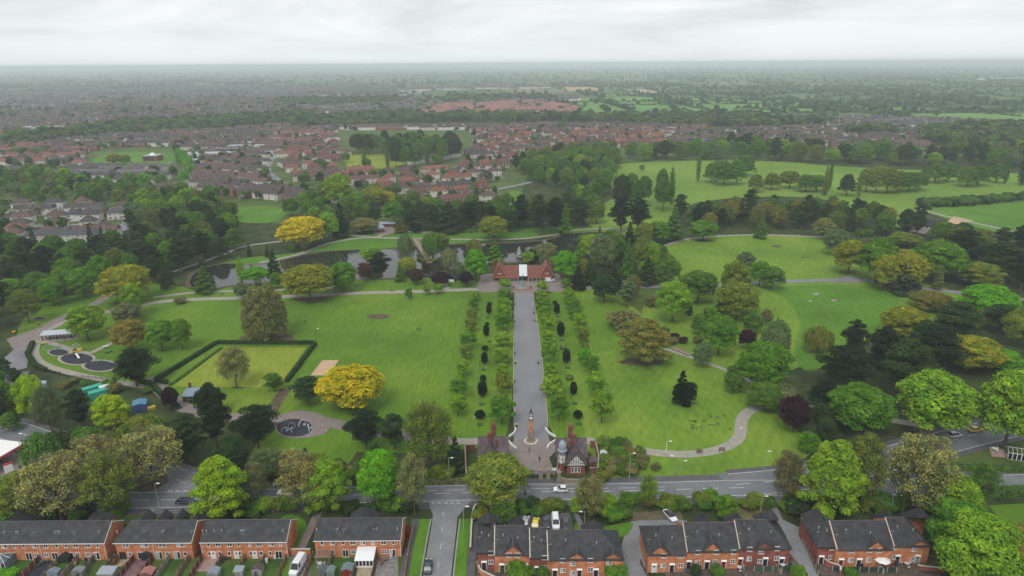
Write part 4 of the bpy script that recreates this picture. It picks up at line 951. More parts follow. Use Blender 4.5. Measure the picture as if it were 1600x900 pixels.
cnt['hd2'] = fill([(900,786),(1060,786),(1210,785),(1212,795),(1100,800),(985,800),(985,812),(935,822),(900,815)], 2.7, [('shrub','mid'),('shrub','green'),('shrub','bronze'),('shrub','sap'),('shrub','olive')], 'in the bed between parking bay and main road', 'shrubs between the lane and the main road', 32, (3, 6.5), clear=.15)
cnt['hd3'] = fill([(1215,788),(1460,790),(1470,820),(1380,806),(1300,806),(1225,812)], 3.2, [('shrub','mid'),('shrub','green'),('shrub','dark'),('shrub','olive')], 'behind the right terrace under the big crowns', 'shrubs behind the right terrace', 33, (5, 8.5), clear=.1, rk=.15)
cnt['hl'] = fill([(0,800),(145,800),(230,797),(130,812),(0,815)], 3.0, [('shrub','mid'),('shrub','green'),('shrub','dark')], 'behind the first terrace', 'shrubs behind the first terrace', 34, (5, 8.5), clear=.1, rk=.15)
cnt['hl2'] = fill([(330,797),(655,792),(645,806),(560,806),(480,804),(400,808),(320,812)], 3.0, [('shrub','mid'),('shrub','olive'),('shrub','dark'),('shrub','sap')], 'between the left terraces and the main road', 'shrubs behind the left terraces', 35, (4, 7.5), clear=.1, rk=.15)
cnt['lw'] = fill([(420,735),(560,728),(700,738),(700,756),(560,758),(430,760)], 3.6, [('shrub','mid'),('shrub','dark'),('shrub','olive'),('shrub','brown')], 'in the hedge bank of the park roadside', 'shrubs of the park roadside bank', 36, (4, 8), clear=.1, rk=.15)
cnt['rw'] = fill([(935,695),(975,698),(1010,712),(1030,735),(985,748),(935,752)], 3.0, [('shrub','brown'),('shrub','mid'),('shrub','olive')], 'round the sand garden right of the lodge', 'shrubs round the sand garden', 37, (3.5, 6), clear=.3)
cnt['ph'] = fill([(10,600),(150,596),(250,612),(255,622),(140,612),(10,612)], 4.2, [('shrub','mid'),('shrub','brown'),('shrub','sap'),('round','olive')], 'below the playground fence', 'shrubs below the playground', 38, (3.5, 7))
cnt['sb'] = fill([(1060,540),(1085,545),(1100,536),(1020,510),(1010,530)], 5, [('shrub','brown'),('shrub','purple'),('shrub','dark')], 'by the stream in the dell', 'shrubs by the stream', 39, (4, 6))
cnt['lk'] = fill([(656,396),(675,404),(680,412),(664,414),(650,404)], 3.5, [('shrub','olive'),('shrub','brown')], 'on the bank by the footbridge', 'bank shrubs by the footbridge', 40, (3, 5))
print('fills', cnt, 'trees', len(TREES))
# ---- what nobody could count: far trees as one mass per kind of place
FP = []
for s_ in range(4):
    rng = random.Random(200+s_)
    cm = lobes_crown('far_crown', 200+s_, lobes_round(rng, 4.7, .3, 10, 9), 330, 1.5, fuzz=.6)
    cm.materials[0] = FOLM; FP.append(D.objects.new('far_crown_source', cm))
def mass(name, pts, label, cat):
    """pts rows: x,y,z, sx, sz, r,g,b"""
    A = np.array(pts, np.float32); n = len(A); which = np.random.default_rng(3).integers(0, len(FP), n)
    me = D.meshes.new(name); me.vertices.add(n); me.vertices.foreach_set('co', A[:, :3].ravel())
    for nm, dt, val in (('sc', 'FLOAT_VECTOR', A[:, [3, 3, 4]]), ('tint', 'FLOAT_COLOR', np.c_[A[:, 5:8], np.ones(n)]), ('rz', 'FLOAT', np.random.default_rng(4).uniform(0, 6.28, n)), ('which', 'INT', which)):
        a = me.attributes.new(nm, dt, 'POINT'); key = {'FLOAT_VECTOR': 'vector', 'FLOAT_COLOR': 'color'}.get(dt, 'value')
        a.data.foreach_set(key, np.ascontiguousarray(val, dtype=np.int32 if dt == 'INT' else np.float32).ravel())
    o = link(name, me, kind='stuff', label=label, cat=cat)
    g = D.node_groups.new(name, 'GeometryNodeTree'); g.interface.new_socket('Geometry', in_out='INPUT', socket_type='NodeSocketGeometry'); g.interface.new_socket('Geometry', in_out='OUTPUT', socket_type='NodeSocketGeometry')
    n_ = g.nodes.new; l_ = g.links.new; gi = n_('NodeGroupInput'); go = n_('NodeGroupOutput'); join = n_('GeometryNodeJoinGeometry')
    def attr(nm, ty):
        a = n_('GeometryNodeInputNamedAttribute'); a.data_type = ty; a.inputs[0].default_value = nm; return a
    w_ = attr('which', 'INT'); sc = attr('sc', 'FLOAT_VECTOR'); rz = attr('rz', 'FLOAT'); cx = n_('ShaderNodeCombineXYZ'); l_(rz.outputs[0], cx.inputs[2])
    for k, po in enumerate(FP):
        cmp_ = n_('FunctionNodeCompare'); cmp_.data_type = 'INT'; cmp_.operation = 'EQUAL'; l_(w_.outputs[0], cmp_.inputs[2]); cmp_.inputs[3].default_value = k
        oi = n_('GeometryNodeObjectInfo'); oi.inputs['Object'].default_value = po; ip = n_('GeometryNodeInstanceOnPoints')
        l_(gi.outputs[0], ip.inputs['Points']); l_(cmp_.outputs[0], ip.inputs['Selection']); l_(oi.outputs['Geometry'], ip.inputs['Instance']); l_(cx.outputs[0], ip.inputs['Rotation']); l_(sc.outputs[0], ip.inputs['Scale']); l_(ip.outputs[0], join.inputs[0])
    l_(join.outputs[0], go.inputs[0]); md = o.modifiers.new('scatter', 'NODES'); md.node_group = g
    return o
FC = [(.08,.15,.035),(.09,.165,.038),(.055,.11,.033),(.13,.19,.045),(.15,.17,.06),(.036,.066,.028),(.11,.2,.04)]
def mrow(x, y, z, h, w, rng, cols=FC):
    c = rng.choice(cols); j = rng.uniform(.8, 1.2); return (x, y, z, w/9.4, h/10, c[0]*j, c[1]*j, c[2]*j)
FIELDS = []
def fpoly(pix): FIELDS.append([P(*p) for p in pix])
for q in ([(905,182),(1060,176),(1180,183),(1600,192),(1900,200),(1900,186),(1590,178),(1400,168),(1200,158),(1000,152),(870,155)], [(880,135),(930,134),(948,141),(890,143)], [(982,140),(1022,139),(1030,146),(985,147)], [(492,148),(535,146),(534,152),(490,154)], [(400,143),(440,141),(440,147),(400,150)], [(1540,182),(1700,186),(1700,196),(1560,192)]): fpoly(q)
# woods on the plain: pixel polygons of the survey photograph, spacing in metres
WOODS = [([(85,212),(200,196),(330,190),(480,178),(480,192),(330,204),(200,213),(95,222)], 15), ([(455,192),(640,178),(660,192),(560,200),(460,203)], 14), ([(640,186),(770,182),(980,186),(980,192),(780,192),(650,194)], 16), ([(0,222),(90,208),(96,222),(20,232)], 16),
 ([(1430,214),(1500,200),(1700,200),(1700,240),(1560,236),(1440,226)], 15), ([(1120,196),(1300,190),(1300,196),(1120,203)], 18), ([(1320,206),(1400,206),(1400,214),(1330,214)], 15), ([(700,152),(850,150),(870,156),(700,160)], 26), ([(980,190),(1180,184),(1230,190),(1100,200),(980,198)], 18), ([(430,158),(620,154),(640,162),(440,168)], 26)]
rng = random.Random(9); WP = []; wpolys = []
for poly, st in WOODS:
    pts = [P(*p) for p in poly]; wpolys.append(pts); xs = [p[0] for p in pts]; ys = [p[1] for p in pts]; y = min(ys)
    while y < max(ys):
        x = min(xs)
        while x < max(xs):
            X = x+rng.uniform(-.4, .4)*st; Y = y+rng.uniform(-.4, .4)*st
            if inside(X, Y, pts): WP.append(mrow(X, Y, 0, rng.uniform(11, 19), rng.uniform(1, 1.25)*min(st, 17), rng))
            x += st
        y += st
mass('woodland', WP, 'mixed green woods standing in belts beyond and between the housing estates', 'woods')
# hedgerows and hedgerow trees out to the hills
HP = []
def hedge(x0, y0, ang, L_, z=0):
    d = 0; dirx, diry = math.cos(ang), math.sin(ang); gap = 9 if y0 < 3500 else 17
    while d < L_:
        x = x0+dirx*d; y = y0+diry*d; big = rng.random() < .28
        if y > 1000:
            HP.append(mrow(x+rng.uniform(-2, 2), y+rng.uniform(-2, 2), z, rng.uniform(9, 16) if big else rng.uniform(3, 6), rng.uniform(10, 16) if big else gap*1.2, rng, FC[:3]+FC[5:6]))
        d += gap
for k in range(620):
    v = rng.random(); py = 108+78*v**1.6; px = rng.uniform(-60, 1660); X, Y = P(px, py)
    if py > 138 and px < 900 and rng.random() < .7: continue
    if py > 140 and rng.random() < .45: continue
    if Y > 15000: continue
    L_ = rng.uniform(120, 420)*(1+Y/5000)
    hedge(X, Y, rng.choice([0.05, 0.12, 1.45, 1.7])+rng.uniform(-.15, .15), L_)
for k in range(3000):    # scattered trees and spinneys
    v = rng.random(); py = 106.5+80*v**1.9; px = rng.uniform(-80, 1680); X, Y = P(px, py)
    if px < 900 and py > 133 and rng.random() < .6: continue
    if any(inside(X, Y, f) for f in FIELDS) and rng.random() < .93: continue
    if px > 850 and 146 < py and rng.random() < .6: continue
    zz = 0; s = 1+max(0, Y-3000)/4500
    HP.append(mrow(X, Y, zz, rng.uniform(9, 17)*s**.6, rng.uniform(12, 20)*s, rng))
print('woods', len(WP), 'hedges', len(HP))
mass('hedgerows', HP, 'dark hedgerows and scattered trees dividing the far green farmland', 'hedgerows')
# ================================================================== THE TOWN
RC = dict(red=[(.18,.075,.055),(.20,.085,.065),(.13,.06,.052),(.10,.06,.055)], brown=[(.09,.062,.056),(.07,.056,.056),(.11,.07,.06),(.06,.055,.058)], grey=[(.095,.09,.095),(.07,.066,.07),(.12,.115,.115)], pink=[(.30,.13,.1),(.26,.11,.09),(.22,.12,.1)])
WC = dict(brick=[(.24,.10,.07),(.20,.085,.065),(.28,.14,.09)], white=[(.62,.60,.55),(.55,.53,.48)], pale=[(.66,.64,.6),(.6,.57,.52),(.26,.12,.09),(.5,.45,.38)], mix=[(.24,.10,.07),(.62,.6,.55),(.2,.09,.07),(.5,.45,.38)])
def hip(L_, Dp, e, r, inset):      # roof surface of a hipped or gabled block, eaves overhanging
    o = .35; x = L_/2+o; y = Dp/2+o; ri = L_/2-inset if inset else L_/2+.2
    z0 = e-.12
    return [(-x,-y,z0),(x,-y,z0),(x,y,z0),(-x,y,z0),(-ri,0,r),(ri,0,r)], [(0,1,5,4),(2,3,4,5),(1,2,5),(3,0,4),(3,2,1,0)]
def house_protos():
    out = []
    for nm, L_, Dp, e, r, ins, units in (('semi_detached_house', 13.5, 8, 5.2, 8.3, 3.6, 2), ('terraced_house_row', 27, 8, 5.2, 8.0, 0, 4), ('detached_house', 9.5, 8.5, 5.2, 8.4, 3.2, 1), ('terraced_house_row', 44, 8, 5.2, 8.0, 3.4, 7)):
        wall = MB().box(-L_/2, L_/2, -Dp/2, Dp/2, 0, e)
        if not ins:
            for sx in (-1, 1):
                wall.add([(sx*L_/2, -Dp/2, e), (sx*L_/2, Dp/2, e), (sx*L_/2, 0, r-.25)], [(0, 1, 2), (2, 1, 0)])
        roof = MB().add(*hip(L_, Dp, e, r, ins))
        win = MB(); door = []
        for u in range(units):
            cx = -L_/2+(u+.5)*L_/units; w2 = L_/units
            for fy in (-1, 1):
                for dx_, zz, ww, hh in ((-w2*.24, 3.4, 1.7, 1.3), (w2*.24, 3.4, 1.1, 1.2), (-w2*.22, .8, 1.9, 1.5)):
                    y0 = fy*(Dp/2+.03)
                    win.box(cx+dx_-ww/2, cx+dx_+ww/2, min(y0, y0-fy*.05), max(y0, y0-fy*.05), zz, zz+hh, 0)
                    y1 = fy*(Dp/2+.05)
                    for q in (0, 1): win.box(cx+dx_-ww/2+.12+q*(ww/2-.04), cx+dx_-.08+q*(ww/2-.04), min(y1, y1-fy*.05), max(y1, y1-fy*.05), zz+.12, zz+hh-.12, 1)
            door.append(cx+w2*.25)
        dm = MB()
        for c_ in door: dm.box(c_-.45, c_+.45, -Dp/2-.06, -Dp/2+.02, 0, 2.05)
        ch = MB()
        for u in range(max(1, units//2)):
            c_ = -L_/2+(u+.5)*L_/max(1, units//2); ch.box(c_-.55, c_+.55, -.35, .35, r-.5, r+1.0); ch.box(c_-.35, c_-.1, -.15, .15, r+1, r+1.3); ch.box(c_+.1, c_+.35, -.15, .15, r+1, r+1.3)
        out.append((nm, L_, Dp, e, r, ins, wall.mesh('wall', OC), roof.mesh('roof', OC), win.mesh('window', [WHITE, GLASS]), dm.mesh('door', OC), ch.mesh('chimney', OC)))
    return out
HPR = house_protos()
HOUSES = []   # (x, y, rz, proto, roofcol, wallcol, zone text, group)
# street grids: pixel polygon, heading of the rows, roof kind, wall kind, prototype weights, text
ROADS = [ [(432,240),(415,262),(425,275),(445,290),(470,300),(515,312),(560,330)], [(850,208),(842,222),(820,240)], [(200,345),(195,358),(180,375),(165,382)], [(262,300),(300,285),(330,290)], [(280,240),(300,280),(270,296)], [(590,188),(700,196),(850,204),(1100,212),(1300,215)], [(0,268),(200,262),(300,252),(430,244)], [(470,215),(440,240)], [(760,300),(800,292),(830,285)] ]
rw = [[P(*p) for p in r_] for r_ in ROADS]
RDP = []
for r_ in rw:
    q = smooth(r_, False, 2); ribbon('street', q, 7, ASPH2, .42, sm=0, world=True)
    for a, b in zip(q, q[1:]):
        n_ = max(1, int(math.dist(a, b)//6))
        RDP += [(a[0]+(b[0]-a[0])*i/n_, a[1]+(b[1]-a[1])*i/n_) for i in range(n_)]
OPEN = [[P(*p) for p in q] for q in ([(145,236),(182,232),(290,233),(288,262),(190,268),(130,266)], [(522,206),(600,203),(735,206),(738,262),(690,258),(650,262),(612,270),(535,268)], [(315,338),(345,318),(445,310),(455,350),(330,360)], [(770,312),(800,292),(830,300),(805,330)], [(795,262),(860,242),(965,234),(970,300),(930,350),(880,300),(830,295),(800,300)])]+[w_ for w_ in wpolys]
def place_ok(x, y, m_=9):
    if any(inside(x, y, o) for o in OPEN): return False
    for a, b in RDP:
        if abs(x-a) < m_ and abs(y-b) < m_: return False
    for a, b, r_ in TREES:
        if abs(x-a) < 4+r_ and abs(y-b) < 4+r_ and y < 700: return False
    return True
GT = []; STREETS = MB(); PARK = []
def grid(poly, deg, rk, wk, weights, where, group, seed, road=20, back=34, gap=4, bend=.0, tree=.55):
    rng = random.Random(seed); pts = [P(*p) for p in poly]; cx = sum(p[0] for p in pts)/len(pts); cy_ = sum(p[1] for p in pts)/len(pts)
    R_ = max(math.dist((cx, cy_), p) for p in pts); a = math.radians(deg); ca, sa = math.cos(a), math.sin(a)
    def wpt(u, v):
        v2 = v+bend*math.sin(u/110+v/300)*30; ang = a+math.atan(bend*math.cos(u/110+v/300)*30/110); return cx+u*ca-v2*sa, cy_+u*sa+v2*ca, ang
    v = -R_; r_i = 0
    while v < R_:
        u = -R_+rng.uniform(0, 12)
        while u < R_:
            pr = rng.choices(range(4), weights)[0]; L_ = HPR[pr][1]
            x, y, ang = wpt(u+L_/2, v)
            px, py = proj(x, y)
            if inside(x, y, pts) and -30 < px < 1630 and place_ok(x, y):
                rz = ang+(0 if r_i % 2 else math.pi)
                HOUSES.append((x, y, rz, pr, rng.choice(RC[rk] if rng.random() < .8 else RC['brown']), rng.choice(WC[wk]), where, group))
            u += L_+gap+rng.uniform(0, 2)
        # street in front of every second row
        if r_i % 2 == 0:
            vv = v+road/2; prev = None; u = -R_
            while u < R_:
                x, y, ang = wpt(u, vv); ok = inside(x, y, pts) and place_ok(x, y, 3)
                if ok and prev:
                    nx_, ny_ = -math.sin(ang)*2.9, math.cos(ang)*2.9; o = len(STREETS.v)
                    STREETS.add([(prev[0]+prev[2], prev[1]+prev[3], .36), (prev[0]-prev[2], prev[1]-prev[3], .36), (x-nx_, y-ny_, .36), (x+nx_, y+ny_, .36)], [(0, 1, 2, 3)])
                    if rng.random() < .55: PARK.append((x-nx_*.9, y-ny_*.9, ang))
                prev = (x, y, -math.sin(ang)*2.9, math.cos(ang)*2.9) if ok else None; u += 14
        else:
            u = -R_
            while u < R_:
                x, y, ang = wpt(u, v+back/2+rng.uniform(-10, 10))
                if inside(x, y, pts) and rng.random() < tree*1.75 and not any(inside(x, y, o) for o in OPEN): GT.append(mrow(x, y, 0, rng.uniform(4, 12), rng.uniform(4.5, 11), rng, FC+[(.12,.14,.06),(.3,.29,.22)]))
                u += rng.uniform(5, 13)
        v += road if r_i % 2 == 0 else back; r_i += 1
grid([(440,262),(520,262),(540,268),(700,268),(742,255),(830,240),(830,262),(790,300),(760,322),(700,318),(640,310),(560,298),(520,290),(470,285)], 12, 'red', 'mix', (6,1,3,0), 'in the villas between lake belt and playing field', 'red villas north of the lake', 41, gap=6, bend=.5, road=24, back=36)
grid([(740,205),(850,200),(1000,205),(1050,208),(1050,228),(960,232),(850,240),(740,252)], 18, 'red', 'mix', (5,2,2,0), 'in the red estate behind the playing field', 'red estate houses right of the playing field', 42, gap=5, bend=.4)
grid([(1050,206),(1300,202),(1600,206),(1440,216),(1420,240),(1330,232),(1150,230),(1050,232)], 6, 'brown', 'mix', (4,3,2,1), 'in the brown estate above the meadow belt', 'houses of the estate above the meadow', 43, gap=4, bend=.3)
grid([(1215,183),(1330,184),(1480,188),(1570,194),(1560,203),(1330,202),(1215,196)], 3, 'grey', 'pale', (4,3,2,1), 'in the grey-roofed estate by the fields', 'houses of the grey estate by the fields', 44, gap=4)
grid([(440,212),(520,205),(528,262),(440,258),(436,232)], 20, 'red', 'mix', (5,2,2,0), 'left of the playing field poplars', 'red houses left of the playing field', 45, gap=5, bend=.3)
grid([(310,250),(420,240),(415,268),(440,290),(500,308),(520,330),(440,312),(345,322),(300,298)], -28, 'brown', 'mix', (4,4,0,2), 'in the crescents left of the curving road', 'houses of the crescents', 46, gap=3, bend=.2, road=18, back=26)
grid([(0,248),(150,236),(130,262),(300,264),(430,244),(430,234),(290,226),(0,226)], 4, 'brown', 'mix', (4,4,1,2), 'around the town field on the left', 'houses around the town field', 47, gap=3)
grid([(0,262),(275,264),(275,282),(200,290),(60,278),(0,280)], -3, 'grey', 'white', (1,2,0,5), 'in the white terraces by the town field', 'white terraces by the town field', 48, gap=4, road=18, back=24)
grid([(0,318),(120,316),(200,330),(205,350),(200,378),(60,384),(0,384)], 8, 'brown', 'white', (5,2,3,0), 'in the white estate at the left edge of the park', 'pale houses beside the west wood', 49, gap=8, road=24, back=30, tree=1)
grid([(0,226),(90,214),(330,206),(480,194),(560,202),(560,210),(440,212),(430,234),(290,224),(0,228)], 2, 'brown', 'mix', (4,4,1,2), 'in the roofs beyond the town field', 'houses beyond the town field', 50, gap=3, tree=.4)
grid([(560,200),(850,196),(1100,200),(1050,206),(740,206),(560,208)], 5, 'brown', 'mix', (4,4,1,2), 'in the roofs behind the poplar screen', 'houses behind the poplar screen', 51, gap=3, tree=.3)
grid([(0,176),(200,158),(480,152),(480,178),(330,190),(90,206),(0,212)], -4, 'brown', 'pale', (4,5,2,2), 'in the far left suburb', 'houses of the far left suburb', 52, gap=5, tree=.6, road=20, back=34)
grid([(480,156),(650,152),(700,164),(650,180),(480,178)], 6, 'grey', 'pale', (4,5,2,2), 'in the far suburb beyond the woods', 'houses of the far suburb', 53, gap=5, tree=.5, road=20, back=36)
grid([(0,227),(150,230),(128,262),(0,261)], 8, 'red', 'mix', (5,3,2,0), 'in the red roofs at the far left', 'red houses at the far left', 57, gap=4, tree=.6, road=20, back=28)
grid([(700,152),(900,150),(905,158),(700,164)], 3, 'grey', 'pale', (4,5,2,2), 'in the suburb behind the pink roofs', 'houses behind the pink estate', 58, gap=5, tree=.5, road=24, back=44)
grid([(660,166),(850,160),(905,170),(905,178),(770,178),(660,180)], -8, 'pink', 'mix', (5,3,3,0), 'in the new pink-roofed estate beyond the woods', 'pink roofs beyond the woods', 54, gap=2, road=16, back=24, tree=.05)
grid([(640,134),(800,130),(860,138),(640,142)], 0, 'grey', 'pale', (3,5,1,3), 'in the farthest suburb', 'houses of the farthest suburb', 55, road=50, back=90, tree=.2)
grid([(0,144),(300,136),(600,133),(640,150),(480,152),(200,158),(0,174)], 0, 'grey', 'pale', (3,5,1,3), 'in the farthest suburb left', 'houses of the farthest suburb left', 56, road=26, back=50, gap=8, tree=.6)
# hand-set buildings that read singly
def hs(px, py, deg, pr, rc, wc, where): X, Y = P(px, py); HOUSES.append((X, Y, math.radians(deg), pr, rc, wc, where, None))
KEY = [(100,378,6,3,(.07,.07,.08),(.5,.47,.42),'long grey-roofed white terrace beside the west wood'),(146,375,20,2,(.09,.07,.07),(.55,.5,.42),'cream gabled house ending the grey terrace'),(165,366,30,2,(.07,.065,.075),(.5,.48,.45),'white house with slate roof on the lane bend'),(118,345,15,2,(.06,.06,.07),(.6,.6,.58),'white house with dark roof above the lane'),(150,338,10,0,(.08,.08,.085),(.35,.15,.1),'orange brick house above the lane bend'),(186,342,24,0,(.075,.075,.08),(.6,.6,.58),'bright white pair at the top of the lane'),(28,368,4,0,(.16,.08,.06),(.5,.48,.44),'brown-roofed white pair at the left edge')]
for k in KEY: hs(*k)
rows_done = [((252,297),(345,322),7),((330,282),(420,312),7),((430,298),(512,322),6)]
for (a, b, n_) in rows_done:
    A, B = P(*a), P(*b); an = math.atan2(B[1]-A[1], B[0]-A[0])
    for i in range(n_):
        t = (i+.5)/n_; HOUSES.append((A[0]+(B[0]-A[0])*t, A[1]+(B[1]-A[1])*t, an+math.pi, 0, (.085,.06,.06), (.25,.12,.09) if a[0] < 400 else (.3,.15,.11), 'in the hipped brown row behind the west wood' if a[0] < 300 else 'in the second hipped row by the crescents' if a[0] < 400 else 'in the red row above the yellow tree', 'hipped pairs in rows by the crescents'))
for (a, b, rc, wc, w_) in (((642,258),(715,246),(.1,.075,.06),(.62,.6,.56),'long white terrace right of the playing field'), ((436,258),(462,268),(.07,.06,.06),(.62,.6,.56),'white terrace on the curve of the road'), ((503,240),(550,244),(.1,.06,.05),(.62,.6,.56),'white houses behind the playing field'), ((1000,211),(1045,207),(.12,.1,.09),(.62,.6,.56),'white terrace above the meadow wood'), ((1010,216),(1050,213),(.12,.1,.09),(.62,.6,.56),'second white terrace above the meadow wood')):
    A, B = P(*a), P(*b); an = math.atan2(B[1]-A[1], B[0]-A[0]); L_ = math.dist(A, B); n_ = max(1, round(L_/46))
    for i in range(n_):
        t = (i+.5)/n_; HOUSES.append((A[0]+(B[0]-A[0])*t, A[1]+(B[1]-A[1])*t, an, 3, rc, wc, w_+(f', piece {ORD[i]} from the left' if n_ > 1 else ''), None))
HOUSES.sort(key=lambda h: h[1]*1.0+abs(h[0])*.15-(600 if h[7] is None else 0))
RCN = lambda c: 'red-roofed' if c[0] > .13 and c[0] < .215 else 'pink-roofed' if c[0] >= .215 else 'brown-roofed' if c[0] > c[2]*1.25 else 'grey-roofed'
WCN = lambda c: 'white' if c[0] > .45 else 'brick' if c[0] < .29 else 'buff'
BN = ['brick semi-detached pair', 'terrace of four', 'detached house', 'long terrace']
BN = ['semi-detached pair', 'short terrace', 'detached house', 'long terrace']
NEARH = HOUSES[:300]; FARH = HOUSES[300:]
for (x, y, rz, pr, rc, wc, where, group) in NEARH:
    nm, L_, Dp, e, r, ins, wm, rm, wnm, dm, cm = HPR[pr]
    lab = (where if group is None else f'{RCN(rc)} {WCN(wc)} {BN[pr]} {where}')
    t = thing(nm, lab, 'house', (x, y, .3), rz, group or 'single houses and terraces of the town')
    link('wall', wm, t, color=wc); ro = link('roof', rm, t, color=rc); link('chimney', cm, ro, color=tuple(v*.9 for v in WC['brick'][0]))
    link('window', wnm, t, kind='stuff'); link('door', dm, t, color=random.Random(x).choice([(.7,.7,.68),(.05,.06,.12),(.2,.03,.03),(.03,.1,.06)]))
    MB
# all the smaller ones beyond: one mesh, colours per piece
def far_houses(rows):
    V = []; F4 = []; cols = []
    for (x, y, rz, pr, rc, wc, *_) in rows:
        nm, L_, Dp, e, r, ins, *_r = HPR[pr]; c, s = math.cos(rz), math.sin(rz)
        hx, hy = L_/2, Dp/2; o = .35; ri = hx-ins if ins else hx
        loc = [(-hx,-hy,0),(hx,-hy,0),(hx,hy,0),(-hx,hy,0),(-hx,-hy,e),(hx,-hy,e),(hx,hy,e),(-hx,hy,e)]
        n = len(V); V += [(x+p[0]*c-p[1]*s, y+p[0]*s+p[1]*c, p[2]+.3) for p in loc]
        for f in ((0,1,5,4),(1,2,6,5),(2,3,7,6),(3,0,4,7)): F4.append([n+i for i in f]); cols.append(wc)
        loc = [(-hx-o,-hy-o,e-.12),(hx+o,-hy-o,e-.12),(hx+o,hy+o,e-.12),(-hx-o,hy+o,e-.12),(-ri,0,r),(ri,0,r)]
        n = len(V); V += [(x+p[0]*c-p[1]*s, y+p[0]*s+p[1]*c, p[2]+.3) for p in loc]
        for f in ((0,1,5,4),(2,3,4,5)): F4.append([n+i for i in f]); cols.append(rc)
        for f in ((1,2,5),(3,0,4)): F4.append([n+i for i in f]); cols.append(rc if ins else wc)
        for fy in ((-1, 1) if y < 1500 else ()):
            for k in range(max(2, int(L_/4))):
                a = -hx+(k+.5)*L_/max(2, int(L_/4)); n = len(V); yy = fy*(hy+.06)
                q = [(a-.7,yy,3.3),(a+.7,yy,3.3),(a+.7,yy,4.6),(a-.7,yy,4.6)]
                V += [(x+p[0]*c-p[1]*s, y+p[0]*s+p[1]*c, p[2]+.3) for p in q]; F4.append([n, n+1, n+2, n+3]); cols.append((.3,.31,.32) if k % 2 else (.6,.6,.58))
    me = D.meshes.new('far_houses'); me.from_pydata(V, [], F4); me.materials.append(VC)
    a = me.attributes.new('col', 'FLOAT_COLOR', 'FACE'); a.data.foreach_set('color', np.array([(*c, 1) for c in cols], np.float32).ravel())
    return link('distant_houses', me, kind='stuff', label='the many small distant houses of the suburbs beyond the park', cat='houses')
print('houses', len(HOUSES))
if FARH: far_houses(FARH)
if STREETS.f: STREETS.build('streets', ASPH2, kind='structure')
mass('garden_trees', GT, 'small garden trees and bushes between the houses of the suburbs', 'garden trees')
# pale school roofs left of the curving road
BW = mat('flat_roof', (.38, .40, .43), .8, .12, .3); 
for i, (px, py, L_, W_, h_, deg, lab) in enumerate([(330,246,55,22,5,8,'low grey flat-roofed school block behind the crescent'),(362,240,40,18,6,8,'second grey school block with white wall'),(385,236,45,12,7,4,'white-walled long school block'),(322,254,30,16,4,8,'low front block of the grey school'),(240,251,16,16,6,0,'brick hall with a white domed roof by the town field'),(68,205,60,26,7,3,'white warehouse far on the left'),(1570,126,260,60,12,0,'very long white shed on the right plain'),(640,146,90,30,8,0,'white shed beyond the far suburb')]):
    X, Y = P(px, py); t = thing('flat_roofed_building', lab, 'building', (X, Y, .3), math.radians(deg))
    MB().box(-L_/2, L_/2, -W_/2, W_/2, 0, h_).build('wall', WHITE if i != 4 else BRICKD, t)
    MB().box(-L_/2-.3, L_/2+.3, -W_/2-.3, W_/2+.3, h_+.003, h_+.5).build('roof', BW, t)
    if i == 4: MB().lathe([(3.2, h_+.5), (3, h_+1.3), (2.2, h_+2.3), (1, h_+2.9), (.1, h_+3.1)], 16).build('dome', WHITE, t)
    wb = MB(); [wb.box(-L_/2+1+k*3, -L_/2+3+k*3, -W_/2-.05, -W_/2+.05, 1, h_-1.2) for k in range(int(L_/3)-1)]; wb.build('window', GLASS, t, kind='stuff')
# ================================================================== NEAR TERRACES
def xw(px, Y, z): return (px-800)/ppm((px-800)/6.9, Y, z)
FRAME = WHITE; TILEG = mat('ridge_tiles', (.10, .09, .09), .9, .3, 2); SOIL = EARTH
def window(par, x, y, z, w_, h_, face=-1, style='casement', curtains=False, name='window', fm=None):
    """frame standing 5 cm proud of the wall; panes and bars are its pieces. face -1 looks to the camera (-y)"""
    f = MB(); t = .09; y0, y1 = (y-.06, y+.02)
    f.box(x-w_/2, x+w_/2, y0, y1, z, z+t); f.box(x-w_/2, x+w_/2, y0, y1, z+h_-t, z+h_); f.box(x-w_/2, x-w_/2+t, y0, y1, z+t, z+h_-t); f.box(x+w_/2-t, x+w_/2, y0, y1, z+t, z+h_-t)
    n = 2 if w_ > .95 else 1
    if n == 2: f.box(x-.05, x+.05, y0, y1, z+t, z+h_-t)
    if style == 'bars': f.box(x-w_/2+t, x+w_/2-t, y0+.01, y1, z+h_*.5-.04, z+h_*.5+.04)
    o = f.build(name, fm or FRAME, par); s = MB(); s.box(x-w_/2-.07, x+w_/2+.07, y-.13, y+.02, z-.1, z-.003); s.build('sill', PALE, o)
    for k in range(n):
        a = x-w_/2+t+k*(w_/2-.04); b = a+(w_/n-t-.05 if n == 2 else w_-2*t)
        p = MB().box(a, b, y-.03, y+.015, z+t, z+h_-t); p.build('pane', CURT if curtains and k == 0 else GLASS, o)
    return o
CURT = mat('net_curtain', (.35, .36, .36), .3, .2, 2, spec=.6)
